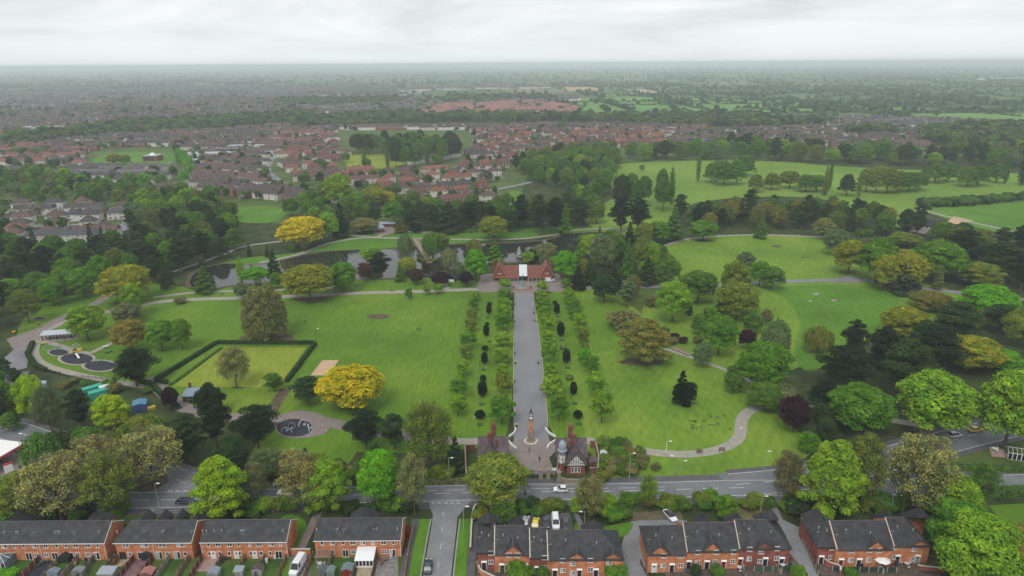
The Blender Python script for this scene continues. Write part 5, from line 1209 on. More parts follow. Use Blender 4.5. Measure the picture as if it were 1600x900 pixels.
def door_(par, x, y, w_=.95, h_=2.05, col=(.02, .025, .05), frame=True, canopy=False):
    f = MB(); f.box(x-w_/2-.1, x-w_/2, y-.07, y+.02, 0, h_+.1); f.box(x+w_/2, x+w_/2+.1, y-.07, y+.02, 0, h_+.1); f.box(x-w_/2, x+w_/2, y-.07, y+.02, h_, h_+.1)
    o = MB().box(x-w_/2, x+w_/2, y-.04, y+.02, .05, h_).build('door', OC, par, color=col); f.build('door_frame', WHITE, o)
    MB().box(x-.2, x+.2, y-.055, y-.035, h_-.65, h_-.25).build('door_pane', GLASS, o); MB().box(x+w_/2-.16, x+w_/2-.1, y-.09, y-.035, .95, 1.1).build('handle', STEEL, o)
    if canopy:
        c = MB(); c.add([(x-.6, y-.32, h_+.16), (x+.6, y-.32, h_+.16), (x+.6, y, h_+.36), (x-.6, y, h_+.36), (x-.6, y-.32, h_+.1), (x+.6, y-.32, h_+.1), (x+.6, y, h_+.14), (x-.6, y, h_+.14)], [(0,1,2,3),(7,6,5,4),(0,4,5,1),(1,5,6,2),(3,7,4,0)]); c.build('porch_canopy', WHITE, par)
def slab(mb, pts, t=.16, mi=0):     # roof slope with thickness, pts counter-clockwise seen from above
    n = len(pts); lo = [(p[0], p[1], p[2]-t) for p in pts]
    mb.add(list(pts)+lo, [tuple(range(n)), tuple(range(2*n-1, n-1, -1))]+[(i, n+i, n+(i+1) % n, (i+1) % n) for i in range(n)], mi)
def gable_roof(mb, x0, x1, y0, y1, e, r, hl=0, hr=0, o=.35, ov=.15):
    ym = (y0+y1)/2; m = (r-e)/(ym-y0); ze = e-m*o
    a0 = x0-(o if hl else ov); a1 = x1+(o if hr else ov); rl = x0+hl if hl else a0; rr = x1-hr if hr else a1
    A, B, Cc, Dd = (a0, y0-o, ze), (a1, y0-o, ze), (a1, y1+o, ze), (a0, y1+o, ze); RL, RR = (rl, ym, r), (rr, ym, r)
    slab(mb, [A, B, RR, RL]); slab(mb, [Cc, Dd, RL, RR])
    if hl: slab(mb, [Dd, A, RL])
    if hr: slab(mb, [B, Cc, RR])
def gable_wall(mb, x, t, y0, y1, e, r):      # triangular end wall between x and x+t
    ym = (y0+y1)/2; mb.add([(x, y0, e), (x, y1, e), (x, ym, r-.12), (x+t, y0, e), (x+t, y1, e), (x+t, ym, r-.12)], [(0,2,1),(3,4,5),(0,3,5,2),(2,5,4,1),(1,4,3,0)])
def ridge_cap(par, a, b): MB().tube(a, b, .13, .13, 6).build('ridge_tile_row', TILEG, par)
def flue(par, x, y, z, h=.55, dish=False):
    f = MB(); f.lathe([(.09, z-.2), (.09, z+h), (.16, z+h), (.14, z+h+.14), (.02, z+h+.2)], 8, x, y); f.build('flue', STEEL, par)
def aerial(par, x, y, z, h=1.3):
    f = MB(); f.tube((x, y, z-.2), (x, y, z+h), .025, .02, 4); f.tube((x-.5, y, z+h-.1), (x+.5, y+.3, z+h-.05), .018, .018, 4)
    for k in range(5): f.tube((x-.4+k*.2, y-.25+k*.06+.1, z+h-.08), (x-.4+k*.2, y+.25+k*.06, z+h-.06), .012, .012, 3)
    f.build('aerial', STEEL, par)
def pipe(par, x, y, z0, z1): MB().tube((x, y-.07, z0), (x, y-.07, z1), .06, .06, 6).build('downpipe', WHITE, par)
# ---- left blocks: garden side towards the camera
Yw = 127.65
def left_block(label, p0, p1, ups, los, rear, hipl=0, dy=0, wallm=BRICK):
    Y = Yw+dy; x0 = xw(p0, Y, 2.5); x1 = xw(p1, Y, 2.5); ox = (x0+x1)/2
    t = thing('terraced_houses', label, 'houses', (ox, Y, 0), 0, 'brick terraces along the foot of the view')
    hx = (x1-x0)/2; Dp = 7.6; e, r = 5.0, 7.6
    wl = MB().box(-hx, hx, 0, Dp, 0, e)
    gable_wall(wl, hx-.3, .3, 0, Dp, e, r)
    if not hipl: gable_wall(wl, -hx, .3, 0, Dp, e, r)
    wl.build('wall', wallm, t)
    rf = MB(); gable_roof(rf, -hx, hx, 0, Dp, e+.02, r, hipl)
    ro = rf.build('roof', TILE, t); ridge_cap(ro, (-hx+hipl, Dp/2, r+.05), (hx+.15, Dp/2, r+.05))
    # white gutter and barge boards
    MB().box(-hx-.2, hx+.2, -.47, -.36, e-.36, e-.24).build('gutter', WHITE, t)
    b = MB(); m = (r-e)/(Dp/2)
    for ya, za, yb, zb in ((-.35, e-.28, Dp/2, r-.04), (Dp/2, r-.04, Dp+.35, e-.28)):
        b.add([(hx+.152, ya, za-.2), (hx+.152, yb, zb-.2), (hx+.152, yb, zb+.06), (hx+.152, ya, za+.06), (hx+.20, ya, za-.2), (hx+.20, yb, zb-.2), (hx+.20, yb, zb+.06), (hx+.20, ya, za+.06)], [(0,3,2,1),(4,5,6,7),(0,1,5,4),(2,3,7,6),(1,2,6,5),(3,0,4,7)])
    b.build('barge_board', WHITE, t)
    for px, wp in ups: window(t, xw(px, Y, 4)-ox, 0, 3.45, wp/6.9, 1.05, curtains=(int(px) % 3 == 0), style='bars' if wp > 9 else 'casement')
    for px, wp, ty in los:
        x = xw(px, Y, 1)-ox; w_ = wp/6.9
        if ty == 'p': window(t, x, 0, .12, max(1.15, w_), 2.0, name='patio_door', curtains=int(px) % 2 == 0)
        elif ty == 'w': window(t, x, 0, 1.0, w_, 1.05, style='bars' if wp > 6 else 'casement')
        elif ty == 'b': window(t, x, 0, .12, w_, 2.0, name='patio_door', fm=mat('brown_frame', (.10, .06, .035), .7, .2, 2))
        elif ty == 'd': door_(t, x, 0, col=(.72, .72, .7))
    for px in rear['flue']: x = xw(px, Y+2, 6)-ox; flue(t, x, 1.5, e+1.5*m)
    for px in rear.get('aerial', []): x = xw(px, Y+2, 6)-ox; aerial(t, x, 1.0, e+.8*m)
    for px in rear.get('pipe', []): pipe(t, xw(px, Y, 2.5)-ox, 0, .1, e-.3)
    for px, hw, hh in rear.get('wing', []):   # front gables whose roofs rise behind the ridge
        x = xw(px, Y+8, 7)-ox; w2 = MB(); ytop = Dp+1.9; za = r-.02 if hh > 1 else r-.9
        ym = Dp/2 if hh > 1 else Dp/2+1.3
        w2.box(x-hw, x+hw, Dp-.2, ytop, 0, e); w2.build('porch_wing', wallm, t)
        rr = MB(); slab(rr, [(x-hw-.3, ytop+.2, e-.2), (x-hw-.1, Dp, e-.05), (x, ym, za), (x, ytop-(.0 if hh < 2 else 1.2), za)][::-1]); slab(rr, [(x+hw+.3, ytop+.2, e-.2), (x+hw+.1, Dp, e-.05), (x, ym, za), (x, ytop-(.0 if hh < 2 else 1.2), za)])
        slab(rr, [(x+hw+.3, ytop+.2, e-.2), (x, ytop-(.0 if hh < 2 else 1.2), za), (x-hw-.3, ytop+.2, e-.2)]); rr.build('wing_roof', TILE, t)
    # rain shadow band of darker brick: a soldier course between floors
    MB().box(-hx-.015, hx+.015, -.018, -.002, 2.62, 2.72).build('string_course', BRICKR, t)
    return t, ox, hx
Z8 = lambda x0, L_: [(x0+a/8, b/8) for a, b in L_]
left_block('long orange brick terrace at the bottom left with glass-roofed conservatory', -60, 163, Z8(0, [(-340,60),(-220,35),(-100,60),(30,70),(155,35),(275,35),(408,60),(548,60),(683,35),(803,35),(923,65),(1075,65),(1197,35)]),
    [(43,10,'p'),(83.5,9.5,'p'),(108,9.5,'p'),(148.5,9.5,'p'),(55,7.5,'w'),(70.6,7.5,'w'),(119.4,7.5,'w'),(135.6,7.5,'w'),(-30,9.5,'p'),(-12,7,'w')], dict(flue=[25.5,28.5,90,93,154.5,86,8], aerial=[57,117,8], pipe=[61,162], wing=[(25,2.6,2),(150,2.6,2)]))
left_block('orange brick terrace second from the left, four small gables behind its ridge', 179, 298.5, Z8(160, [(268,80),(500,100),(727,95),(952,95)]),
    [(189.4,10,'b'),(217.8,10,'p'),(246.3,10,'p'),(274.4,10,'p'),(201,6.2,'w'),(230,6.2,'w'),(259.4,6.2,'w'),(287.5,5.6,'w')], dict(flue=[254.5,183], aerial=[228,255,300], pipe=[237.5], wing=[(224,1.3,1),(251.5,1.3,1),(278,1.3,1),(306,1.4,1)]), hipl=2.2)
left_block('orange brick terrace third from the left with white back doors', 313, 446, Z8(300, [(182,35),(300,65),(448,65),(560,35),(700,35),(815,65),(967,65),(1080,35)]),
    [(324.8,4.4,'w'),(330.8,6,'d'),(341,5,'w'),(355.8,5,'w'),(367,6,'d'),(372.4,4.4,'w'),(389.8,4.4,'w'),(395.6,6,'d'),(405.6,5,'w'),(420,4.6,'w'),(433,11,'p')], dict(flue=[315.5,376,380,441,322,334,346], aerial=[358,381,378], pipe=[446,312.5]))
left_block('orange brick terrace fourth from the left with a white lean-to conservatory', 490, 623.5, Z8(460, [(322,40),(450,60),(587,35),(710,65),(835,65),(957,40),(1093,65),(1215,35)]),
    [(537.2,9.4,'p'),(549.8,8,'w'),(597.8,8,'w'),(610.4,10,'p'),(518,5,'w')], dict(flue=[493.5,526,587,619], aerial=[525,584,536], pipe=[623], wing=[(566,3.2,2)]), dy=.3)
# ---- right blocks: house fronts towards the camera, stepped
def right_block(label, segs, rears, side=None):
    """segs: px0, px1, eave py, colour, gables[(px, halfwidth px, apex py)], windows[(px, py, w)], doors[(px, colour)], hip"""
    X0, Y0 = P(segs[0][0], segs[0][2], 5.0); t = thing('terraced_houses', label, 'houses', (X0, Y0, 0), 0, 'brick terraces along the foot of the view')
    e = 5.0; Dp = 9.4; n = len(segs); prev = None
    for i, sg in enumerate(segs):
        p0, p1, ep, cm_, gabs, wins, drs, hips = sg
        Y = P(p0, ep, e)[1]; y = Y-Y0; x0 = P(p0, ep, e)[0]-X0; x1 = P(p1, ep, e)[0]-X0; r = 8.6
        cmat = BRICKR if cm_ == 'r' else BRICK; ym = y+Dp/2; m = (r-e)/(Dp/2)
        wl = MB().box(x0, x1, y, y+Dp, 0, e)
        if i == 0 and not hips[0]: gable_wall(wl, x0, .3, y, y+Dp, e, r)
        if i == n-1 and not hips[1]: gable_wall(wl, x1-.3, .3, y, y+Dp, e, r)
        if i < n-1: gable_wall(wl, x1-.3, .3, y, y+Dp, e, r)
        if i > 0: gable_wall(wl, x0, .3, y, y+Dp, e, r)
        rf = MB(); gable_roof(rf, x0+(.02 if i else 0), x1-(.02 if i < n-1 else 0), y, y+Dp, e+.02, r, hips[0] if i == 0 else 0, hips[1] if i == n-1 else 0, ov=0)
        for (gp, ghw, gap_) in gabs:
            gx_ = P(gp, ep, e)[0]-X0; hw = ghw/ppm(0, Y, e); za = min(r-.15, ztop(gp, gap_, Y)); tb = (za-e)/m
            wl.add([(gx_-hw, y-.04, 0), (gx_+hw, y-.04, 0), (gx_+hw, y-.04, e), (gx_, y-.04, za-.1), (gx_-hw, y-.04, e), (gx_-hw, y+.3, 0), (gx_+hw, y+.3, 0), (gx_+hw, y+.3, e), (gx_, y+.3, za-.1), (gx_-hw, y+.3, e)],
                   [(0,1,2,3,4),(9,8,7,6,5),(1,6,7,2),(2,7,8,3),(3,8,9,4),(4,9,5,0)])
            g2 = MB(); A = (gx_, y-.25, za+.1); B = (gx_, y+tb+.25, za+.1); L0 = (gx_-hw-.2, y-.25, e-.12); R0 = (gx_+hw+.2, y-.25, e-.12); L1 = (gx_-hw-.1, y+.05, e+.08); R1 = (gx_+hw+.1, y+.05, e+.08)
            slab(g2, [L0, A, B, L1][::-1]); slab(g2, [R0, R1, B, A][::-1]); g2.build('gable_roof', TILE, t); ridge_cap(t, (gx_, y-.25, za+.15), (gx_, y+tb, za+.15))
        wl.build('wall', cmat, t); ro = rf.build('roof', TILE, t)
        ridge_cap(ro, (x0+(hips[0] if i == 0 else 0), ym, r+.05), (x1-(hips[1] if i == n-1 else 0), ym, r+.05))
        if i > 0:      # pale party-wall verge along the step
            vb = MB(); slab(vb, [(x0-.1, y-.4, e-.1+.12), (x0+.12, y-.4, e-.1+.12), (x0+.12, ym, r+.16), (x0-.1, ym, r+.16)], .14); vb.build('verge_strip', PALE, ro)
        gt = MB(); gt.box(x0, x1, y-.46, y-.36, e-.38, e-.28)
        if not gabs: gt.build('gutter', BLACK, t)
        for (wx, wy, ww) in wins:
            zz = ztop(wx, wy, Y); x = P(wx, wy, zz)[0]-X0
            window(t, x, y-(.04 if any(abs(wx-g[0]) < g[1] for g in gabs) else 0), max(.75, zz-.55), ww/6.9, 1.1, style='bars', curtains=int(wx) % 3 == 0)
        for (dx_, dc) in drs:
            x = P(dx_, ep, e)[0]-X0; door_(t, x, y-(.04 if any(abs(dx_-g[0]) < g[1] for g in gabs) else 0), col=dc, canopy=True)
        for k in range(2):
            fx = x0+(x1-x0)*(k+.6)/2.4; yy = 2.4 if k else 2.9; flue(t, fx, y+yy, e+m*yy, .4)
        aerial(t, x0+.4, y+1.6, e+m*1.6, 1.1)
        last = (y, r, e, Dp, m)
    for (rp, hw, rpy) in rears:        # rear wings ending in hips
        yy, r, e, Dp, m = last; gx_ = (rp-800)/ppm((rp-800)/6.5, Y0+Dp, 7)-X0; seg_y = min((P(s[0], s[2], 5)[1]-Y0 for s in segs if s[0] <= rp <= s[1]+12), default=yy)
        ym = seg_y+Dp/2; yb = seg_y+Dp+1.5
        MB().box(gx_-hw, gx_+hw, seg_y+Dp-.2, yb, 0, e).build('rear_wing', BRICK, t)
        g2 = MB(); A = (gx_, ym-.1, r-.03); B = (gx_, yb-2.4, r-.03); L0 = (gx_-hw-.25, yb+.3, e-.1); R0 = (gx_+hw+.25, yb+.3, e-.1); La = (gx_-hw-.1, seg_y+Dp, e); Ra = (gx_+hw+.1, seg_y+Dp, e)
        slab(g2, [A, La, L0, B][::-1]); slab(g2, [A, B, R0, Ra][::-1]); slab(g2, [B, L0, R0][::-1]); g2.build('wing_roof', TILE, t)
    return t
DK_ = (.02, .02, .035); RD_ = (.2, .015, .02); WD_ = (.7, .7, .68)
right_block('stepped orange brick terrace just right of the side street, shrub before its doors', [
 (745.5, 772.5, 861, 'r', [], [(767,864,8),(767,878,8)], [(756,DK_)], (4.0, 0)),
 (772.5, 828, 865, 'o', [(801.5,16,852)], [(795.5,867,8),(808.5,867,8),(795,884,8)], [(784,(.05,.12,.03)),(821,DK_)], (0, 0)),
 (828, 856, 869, 'r', [], [(851,871,8),(851,886.5,8)], [(839.5,DK_)], (0, 0)),
 (856, 973, 873, 'o', [(901,15.5,864),(958,16,864)], [(879,876,8),(894.5,880,8),(922.5,875.5,8),(951.5,879,8),(879.5,891,8),(894.5,896,8),(922.5,890,8),(951,894,8)], [(867.5,DK_),(906,DK_),(932,DK_)], (0, 4.0))],
 [(762,2.6,0),(922,2.4,0),(804,1.8,0)])
right_block('middle orange brick terrace with mixed front doors, one white, two red', [
 (1013, 1073, 865, 'o', [(1031,16.5,853.5)], [(1036.5,868,7.5),(1064,868.5,7.5),(1035.5,883.5,7.5),(1063.5,883.5,7.5)], [(1023.5,WD_),(1051.5,DK_)], (3.6, 0)),
 (1073, 1155, 860, 'o', [(1113,14,848)], [(1090.5,863,7.5),(1118.5,862.5,7.5),(1146,862.5,7.5),(1089.5,878.5,7.5),(1117,877.5,7.5),(1145,877,7.5)], [(1078,DK_),(1106.5,DK_),(1133,RD_)], (0, 0)),
 (1155, 1236, 855.5, 'r', [(1195,16,847)], [(1171.5,858,7.5),(1189,861.5,7.5),(1214.5,857,7.5),(1170.5,873,7.5),(1187,876.5,7.5),(1213.5,872,7.5)], [(1159,RD_),(1198.5,DK_),(1224.5,DK_)], (0, 4.2))],
 [(1097,1.6,0),(1148,2.0,0),(1202,2.6,0)])
right_block('rightmost orange brick terrace, its long side wall along the lane', [
 (1279, 1307, 852.5, 'r', [], [(1300.5,856,7.5),(1298,870.5,7.5)], [(1286.5,DK_)], (3.4, 0)),
 (1307, 1396, 857, 'o', [(1369.5,14.5,845.5)], [(1331,860.5,7.5),(1358.5,859.5,7.5),(1373.5,859.5,7.5),(1329,875,7.5),(1356.5,874.5,7.5),(1371.5,874,6)], [(1317.5,RD_),(1346,DK_),(1382.5,DK_)], (0, 0)),
 (1396, 1453, 851.5, 'o', [(1438,16,844.5)], [(1398,855,6),(1428.5,858,7.5),(1397,870,5),(1426.5,873.5,7.5)], [(1406.5,DK_),(1438,(.3,.32,.36))], (0, 3.8))],
 [(1272,2.4,0),(1374,1.8,0),(1430,2.4,0)])
# ---- garden fences: posts and boards, one panel per part
def fence(label, a, b, h=1.7, col=(.2, .11, .07), pl=1.85, name='garden_fence', posts=True, boards=6, group='garden fences of the terraces', cat='fence', m=None):
    A, B = Vector((*a, 0)), Vector((*b, 0)); L_ = (B-A).length; n = max(1, round(L_/pl)); st = L_/n; rz = math.atan2(B.y-A.y, B.x-A.x)
    t = thing(name, label, cat, (A.x, A.y, 0), rz, group)
    pm = MB()
    for k in range(boards):
        x0 = .06+k*(st-.12)/boards; pm.box(x0, x0+(st-.12)/boards-.015, -.03+(.02 if k % 2 else 0), .0+(.02 if k % 2 else 0), .05, h)
    pm.box(.06, st-.06, .021, .06, .35, .45); pm.box(.06, st-.06, .021, .06, h-.35, h-.25)
    me = pm.mesh('panel', m or OC); po = MB().box(-.055, .055, -.055, .055, 0, h+.12).mesh('post', PALE)
    for i in range(n):
        j = random.Random(i+int(a[0])).uniform(.8, 1.15); o = link('panel', me, t, color=tuple(c*j for c in col)); o.location = (i*st, 0, 0)
    if posts:
        for i in range(n+1): o = link('post', po, t); o.location = (i*st, 0, 0)
    return t
REDF = (.17, .05, .035); TANF_ = (.30, .22, .14); GRYF = (.17, .16, .14); ORF = (.33, .15, .07)
for (px, dxx, c, lab) in [(61,-3.9,REDF,'dark red fence right of the conservatory'),(94,-4.0,TANF_,'weathered tan fence of the first terrace gardens'),(121,-4.1,(.3,.2,.17),'pinkish fence at the middle of the first terrace'),(146,-4.0,GRYF,'grey fence at the end garden of the first terrace'),(178,-4.0,GRYF,'tall grey fence along the first passage'),(184,-3.8,ORF,'orange fence at the left of the second terrace'),(208,-3.8,REDF,'dark red fence beside the second terrace lawn'),(238,-3.6,REDF,'dark red fence by the dark tent shed'),(264,-3.4,(.25,.24,.22),'pale posted fence of the second terrace'),(294,-3.4,TANF_,'tan fence ending the second terrace gardens'),(315,-3.2,REDF,'dark red fence left of the third terrace'),(345,-3.0,GRYF,'short grey fence of the third terrace'),(381,-2.8,TANF_,'open tan fence amid the third terrace'),(412,-2.6,GRYF,'pale grey fence by the small brown shed'),(446,-2.3,ORF,'brick-coloured fence beside the van driveway'),(486,-2.0,ORF,'orange fence right of the van driveway'),(517,-1.6,TANF_,'tan fence beside the pergola'),(557,-1.5,GRYF,'dark grey fence left of the lean-to'),(587,-1.2,REDF,'red fence right of the lean-to')]:
    x = xw(px, Yw, 0); Y1 = 127.55 if px < 480 else 127.85
    fence(lab, (x, Y1), (x+dxx*.0, 114.5), col=c)
x_ = [P(646,828), P(641,850), P(632,905), P(625,950)]
for i in range(3): fence(['tan roadside fence at the street corner, upper length','tan roadside fence beside the side street, middle length','tan roadside fence beside the side street, lower length'][i], x_[i], x_[i+1], col=(.38,.24,.13), group='roadside fence lengths')
for k, (a, b, lab, c) in enumerate([((1233,872),(1262,905),'tan fence beside the lane at the middle terrace',TANF_),((1000,880),(1016,912),'dark fence on the lane edge of the middle terrace',(.12,.09,.07)),((1178,893),(1236,893),'dark green fence before the middle terrace gardens',(.05,.09,.06)),((1300,893),(1400,895),'dark green fence before the rightmost gardens',(.03,.06,.05)),((1250,840),(1278,900),'grey-topped fence on the lane edge of the rightmost terrace',(.2,.17,.13)),((1155,880),(1165,905),'short grey fence under the first red door',GRYF),((1205,882),(1220,898),'short tan fence under the black doors',TANF_),((1370,880),(1380,898),'white-topped fence beside the white umbrella',(.5,.5,.48))]):
    fence(lab, P(*a), P(*b), h=1.3, col=c)
def brick_wall(label, pix, h=1.4, m=BRICK, w_=.3, cap=True, name='brick_wall', group=None, cat='wall', capm=PALE, sm=1):
    pts = [P(*p) for p in pix]; c = pts[0]; t = thing(name, label, cat, c, 0, group)
    q = [(x-c[0], y-c[1]) for x, y in (smooth(pts, False, sm) if sm else pts)]
    ribbon('wall_body', q, w_, m, h, sm=0, world=True, kind=None, h=h, parent=t)
    if cap: ribbon('coping', q, w_+.12, capm, h+.09, sm=0, world=True, kind=None, h=.085, parent=t)
    return t
brick_wall('orange brick wall closing the van driveway', [(454,867),(486,867)], 1.6, sm=0)
brick_wall('curved orange brick garden wall left of the stepped terrace', [(746,884),(750,898),(765,905),(775,910)], 1.3)
brick_wall('curved red brick wall at the lane corner of the rightmost terrace', [(1280,869),(1284,880),(1296,888),(1312,892),(1312,900)], 1.5, BRICKR)
brick_wall('low red brick wall at the right of the rightmost terrace', [(1432,890),(1452,893),(1475,894)], 1.2, BRICKR)
brick_wall('thin orange boundary wall beside the right footway of the street', [(745,793),(740,799),(737,820),(735,862)], 1.2, m=BRICKR)
for i, (a, b) in enumerate([((244,802),(318,802)), ((1040,758),(1215,727))]):
    pass
# conservatories, sheds and garden goods
def glazed(par, x0, x1, y0, y1, z0, z1, n):
    for i in range(n):
        a = x0+(x1-x0)*i/n; b = x0+(x1-x0)*(i+1)/n; f = MB(); f.box(a+.003, a+.09, y0, y1, z0, z1); f.box(b-.09, b-.003, y0, y1, z0, z1); f.box(a+.09, b-.09, y0, y1, z0, z0+.12); f.box(a+.09, b-.09, y0, y1, z1-.1, z1)
        o = f.build('window', WHITE, par); MB().box(a+.09, b-.09, y0+.03, y1-.01, z0+.12, z1-.1).build('pane', GLASS, o)
def conserv(px, label, w_, d_, lean):
    x = xw(px, Yw, 1); t = thing('conservatory', label, 'conservatory', (x, Yw+(.27 if px > 500 else -.03)-d_, 0))
    MB().box(-w_/2, w_/2, .06, .2, 0, .55).build('base_wall', WHITE if lean else mat('blue_grey_board', (.16,.2,.25), .8, .1, 2), t)
    glazed(t, -w_/2, w_/2, 0, .1, .56, 2.1, 5)
    for sx in (-1, 1): MB().box(min(sx*w_/2, sx*(w_/2-.1)), max(sx*w_/2, sx*(w_/2-.1)), .22, d_, 0, 2.08).build('side_wall', MATS['blue_grey_board'] if not lean else WHITE, t)
    rf = MB()
    if lean: slab(rf, [(-w_/2-.15, -.15, 2.2), (w_/2+.15, -.15, 2.2), (w_/2+.15, d_, 2.95), (-w_/2-.15, d_, 2.95)], .1); rf.build('roof', mat('white_sheet', (.75,.76,.76), .35, .05, 2), t)
    else:
        a = (0, d_*.55, 3.2); pts = [(-w_/2-.1, -.1, 2.15), (w_/2+.1, -.1, 2.15), (w_/2+.1, d_, 2.15), (-w_/2-.1, d_, 2.15)]
        gl = mat('roof_glazing', (.10, .12, .14), .15, .2, .5, spec=.7)
        for i in range(4): r2 = MB(); slab(r2, [pts[i], pts[(i+1) % 4], a], .05); r2.build('roof_pane', gl, t)
        for p in pts+[(0, -.1, 2.15), (w_/2+.1, d_*.5, 2.15), (-w_/2-.1, d_*.5, 2.15)]: MB().tube((p[0], p[1], p[2]+.03), (a[0], a[1], a[2]+.03), .05, .05, 5).build('glazing_bar', WHITE, t)
conserv(6, 'white-ribbed glass-roofed conservatory with blue-grey side at the bottom left', 4.6, 3.4, False)
conserv(571, 'white lean-to conservatory behind the fourth terrace', 3.9, 3.6, True)
def shed(label, px, py, w_, d_, col, rc=(.2,.22,.24), h=1.9, rz=0, name='garden_shed', ridge=True):
    X, Y = P(px, py); t = thing(name, label, 'shed', (X, Y, 0), rz)
    MB().box(-w_/2, w_/2, -d_/2, d_/2, 0, h).build('wall', OC, t, color=col)
    rf = MB()
    if ridge:
        for sx in (-1, 1): slab(rf, [(sx*(w_/2+.1), -d_/2-.1, h-.02), (0, -d_/2-.1, h+.5), (0, d_/2+.1, h+.5), (sx*(w_/2+.1), d_/2+.1, h-.02)][::-sx], .06)
        g = MB(); g.add([(-w_/2, -d_/2, h), (w_/2, -d_/2, h), (0, -d_/2, h+.42), (-w_/2, d_/2, h), (w_/2, d_/2, h), (0, d_/2, h+.42)], [(0,1,2),(5,4,3)]); g.build('gable_end', OC, t, color=col)
    else: slab(rf, [(-w_/2-.1, -d_/2-.1, h+.1), (w_/2+.1, -d_/2-.1, h+.1), (w_/2+.1, d_/2+.1, h+.35), (-w_/2-.1, d_/2+.1, h+.35)], .06)
    rf.build('roof', OC, t, color=rc)
    MB().box(-.35, .35, -d_/2-.03, -d_/2-.002, .05, 1.7).build('door', OC, t, color=tuple(c*.8 for c in col))
    return t
for a in [('pale grey flat-roofed shed at the foot of the second terrace gardens',170,903,3.4,2.2,(.3,.3,.3),(.30,.33,.37),1.9,0,'garden_shed',False),('pink felt-roofed shed in the second terrace gardens',233,903,2.6,2.0,(.2,.1,.08),(.33,.15,.13)),('grey shed in the third terrace gardens',336,903,2.2,2.0,(.25,.25,.25),(.22,.25,.29)),('small shed with pale roof left of the third terrace van',375,901,1.9,1.6,(.3,.3,.3),(.25,.29,.32),1.9,0,'garden_shed',False),('little brown-roofed playhouse by the grey fence',404,897,2.1,1.8,(.3,.3,.32),(.09,.06,.06)),('dark grey shed behind the pergola garden',505,899,1.9,1.8,(.15,.16,.18),(.10,.11,.13)),('green-roofed shed beside the dark grey shed',518,901,1.6,1.8,(.2,.25,.22),(.15,.22,.19)),('red shed with blue-grey felt roof',544,897,2.3,2.2,(.24,.03,.025),(.14,.19,.21)),('dark domed tent shed by the second terrace',233,872,2.4,2.0,(.03,.03,.035),(.045,.045,.05)),('black shed by the left dark gardens of the first terrace',104,878,2.0,1.2,(.03,.03,.03),(.03,.03,.03)),('grey store shed at the foot of the first terrace gardens',125,901,2.2,1.4,(.2,.2,.2),(.2,.21,.22)),('blue-grey shed at the bottom left corner of the gardens',86,903,2.3,1.3,(.2,.25,.3),(.17,.21,.24)),('red shed by the roadside fence',637,838,1.6,2.0,(.2,.02,.02),(.1,.02,.02))]: shed(*a)
# pergola
X, Y = P(506, 880); t = thing('pergola', 'weathered wooden pergola with slatted top behind the fourth terrace', 'pergola', (X, 125.25, 0))
for sx in (-1.4, 1.4):
    for sy in (0, 2.3): MB().box(sx-.06, sx+.06, sy-.06, sy+.06, 0, 2.2).build('post', WOOD, t)
for k in range(9): MB().box(-1.6+k*.38, -1.5+k*.38, -.2, 2.5, 2.2, 2.32).build('slat', mat('grey_wood', (.3,.24,.21), .9, .2, 2), t)
for k in range(2): MB().box(-1.65, 1.65, -.06+k*2.3, .06+k*2.3, 2.321, 2.42).build('beam', MATS['grey_wood'], t)
# patios and lawns behind the terraces
GP = [((30,876),(58,876),(38,905),(5,905),'grass'),((66,878),(90,878),(70,905),(35,905),'dark'),((96,878),(118,878),(95,905),(66,905),'grass'),((124,876),(143,876),(125,905),(98,905),'mix'),((183,872),(205,872),(190,886),(165,886),'patio'),((165,887),(190,887),(178,905),(150,905),'grass'),((211,872),(235,872),(215,905),(185,905),'pink'),((242,874),(262,874),(245,905),(220,905),'mix'),((268,874),(292,874),(278,905),(250,905),'grass'),((316,870),(343,870),(330,894),(304,894),'pinkp'),((350,884),(378,884),(366,905),(338,905),'grass'),((386,878),(410,878),(395,905),(370,905),'grass'),((415,872),(444,872),(436,905),(405,905),'grass'),((489,880),(515,880),(512,905),(484,905),'mix'),((520,876),(554,872),(550,905),(516,905),'grass'),((560,882),(585,882),(582,905),(556,905),'patio'),((590,868),(622,868),(622,905),(585,905),'patiog')]
GM = dict(grass=lawn_mat('garden_grass', (.035, .07, .015), (.05, .11, .02), (.075, .15, .03), big=.12), dark=RUB, mix=ROUGH_G, patio=mat('tan_paving', (.35,.29,.2), .9, .2, 1, 'World'), pink=mat('plum_gravel', (.18,.11,.11), .9, .3, 1, 'World'), pinkp=mat('pink_paving', (.33,.23,.2), .9, .15, 1, 'World'), patiog=mat('grey_paving', (.2,.19,.18), .9, .3, 1, 'World'))
for a, b, c, d, k in GP: sheet('patio' if 'pa' in k or 'pi' in k else 'garden_lawn', [a, b, c, d], GM[k], .14)
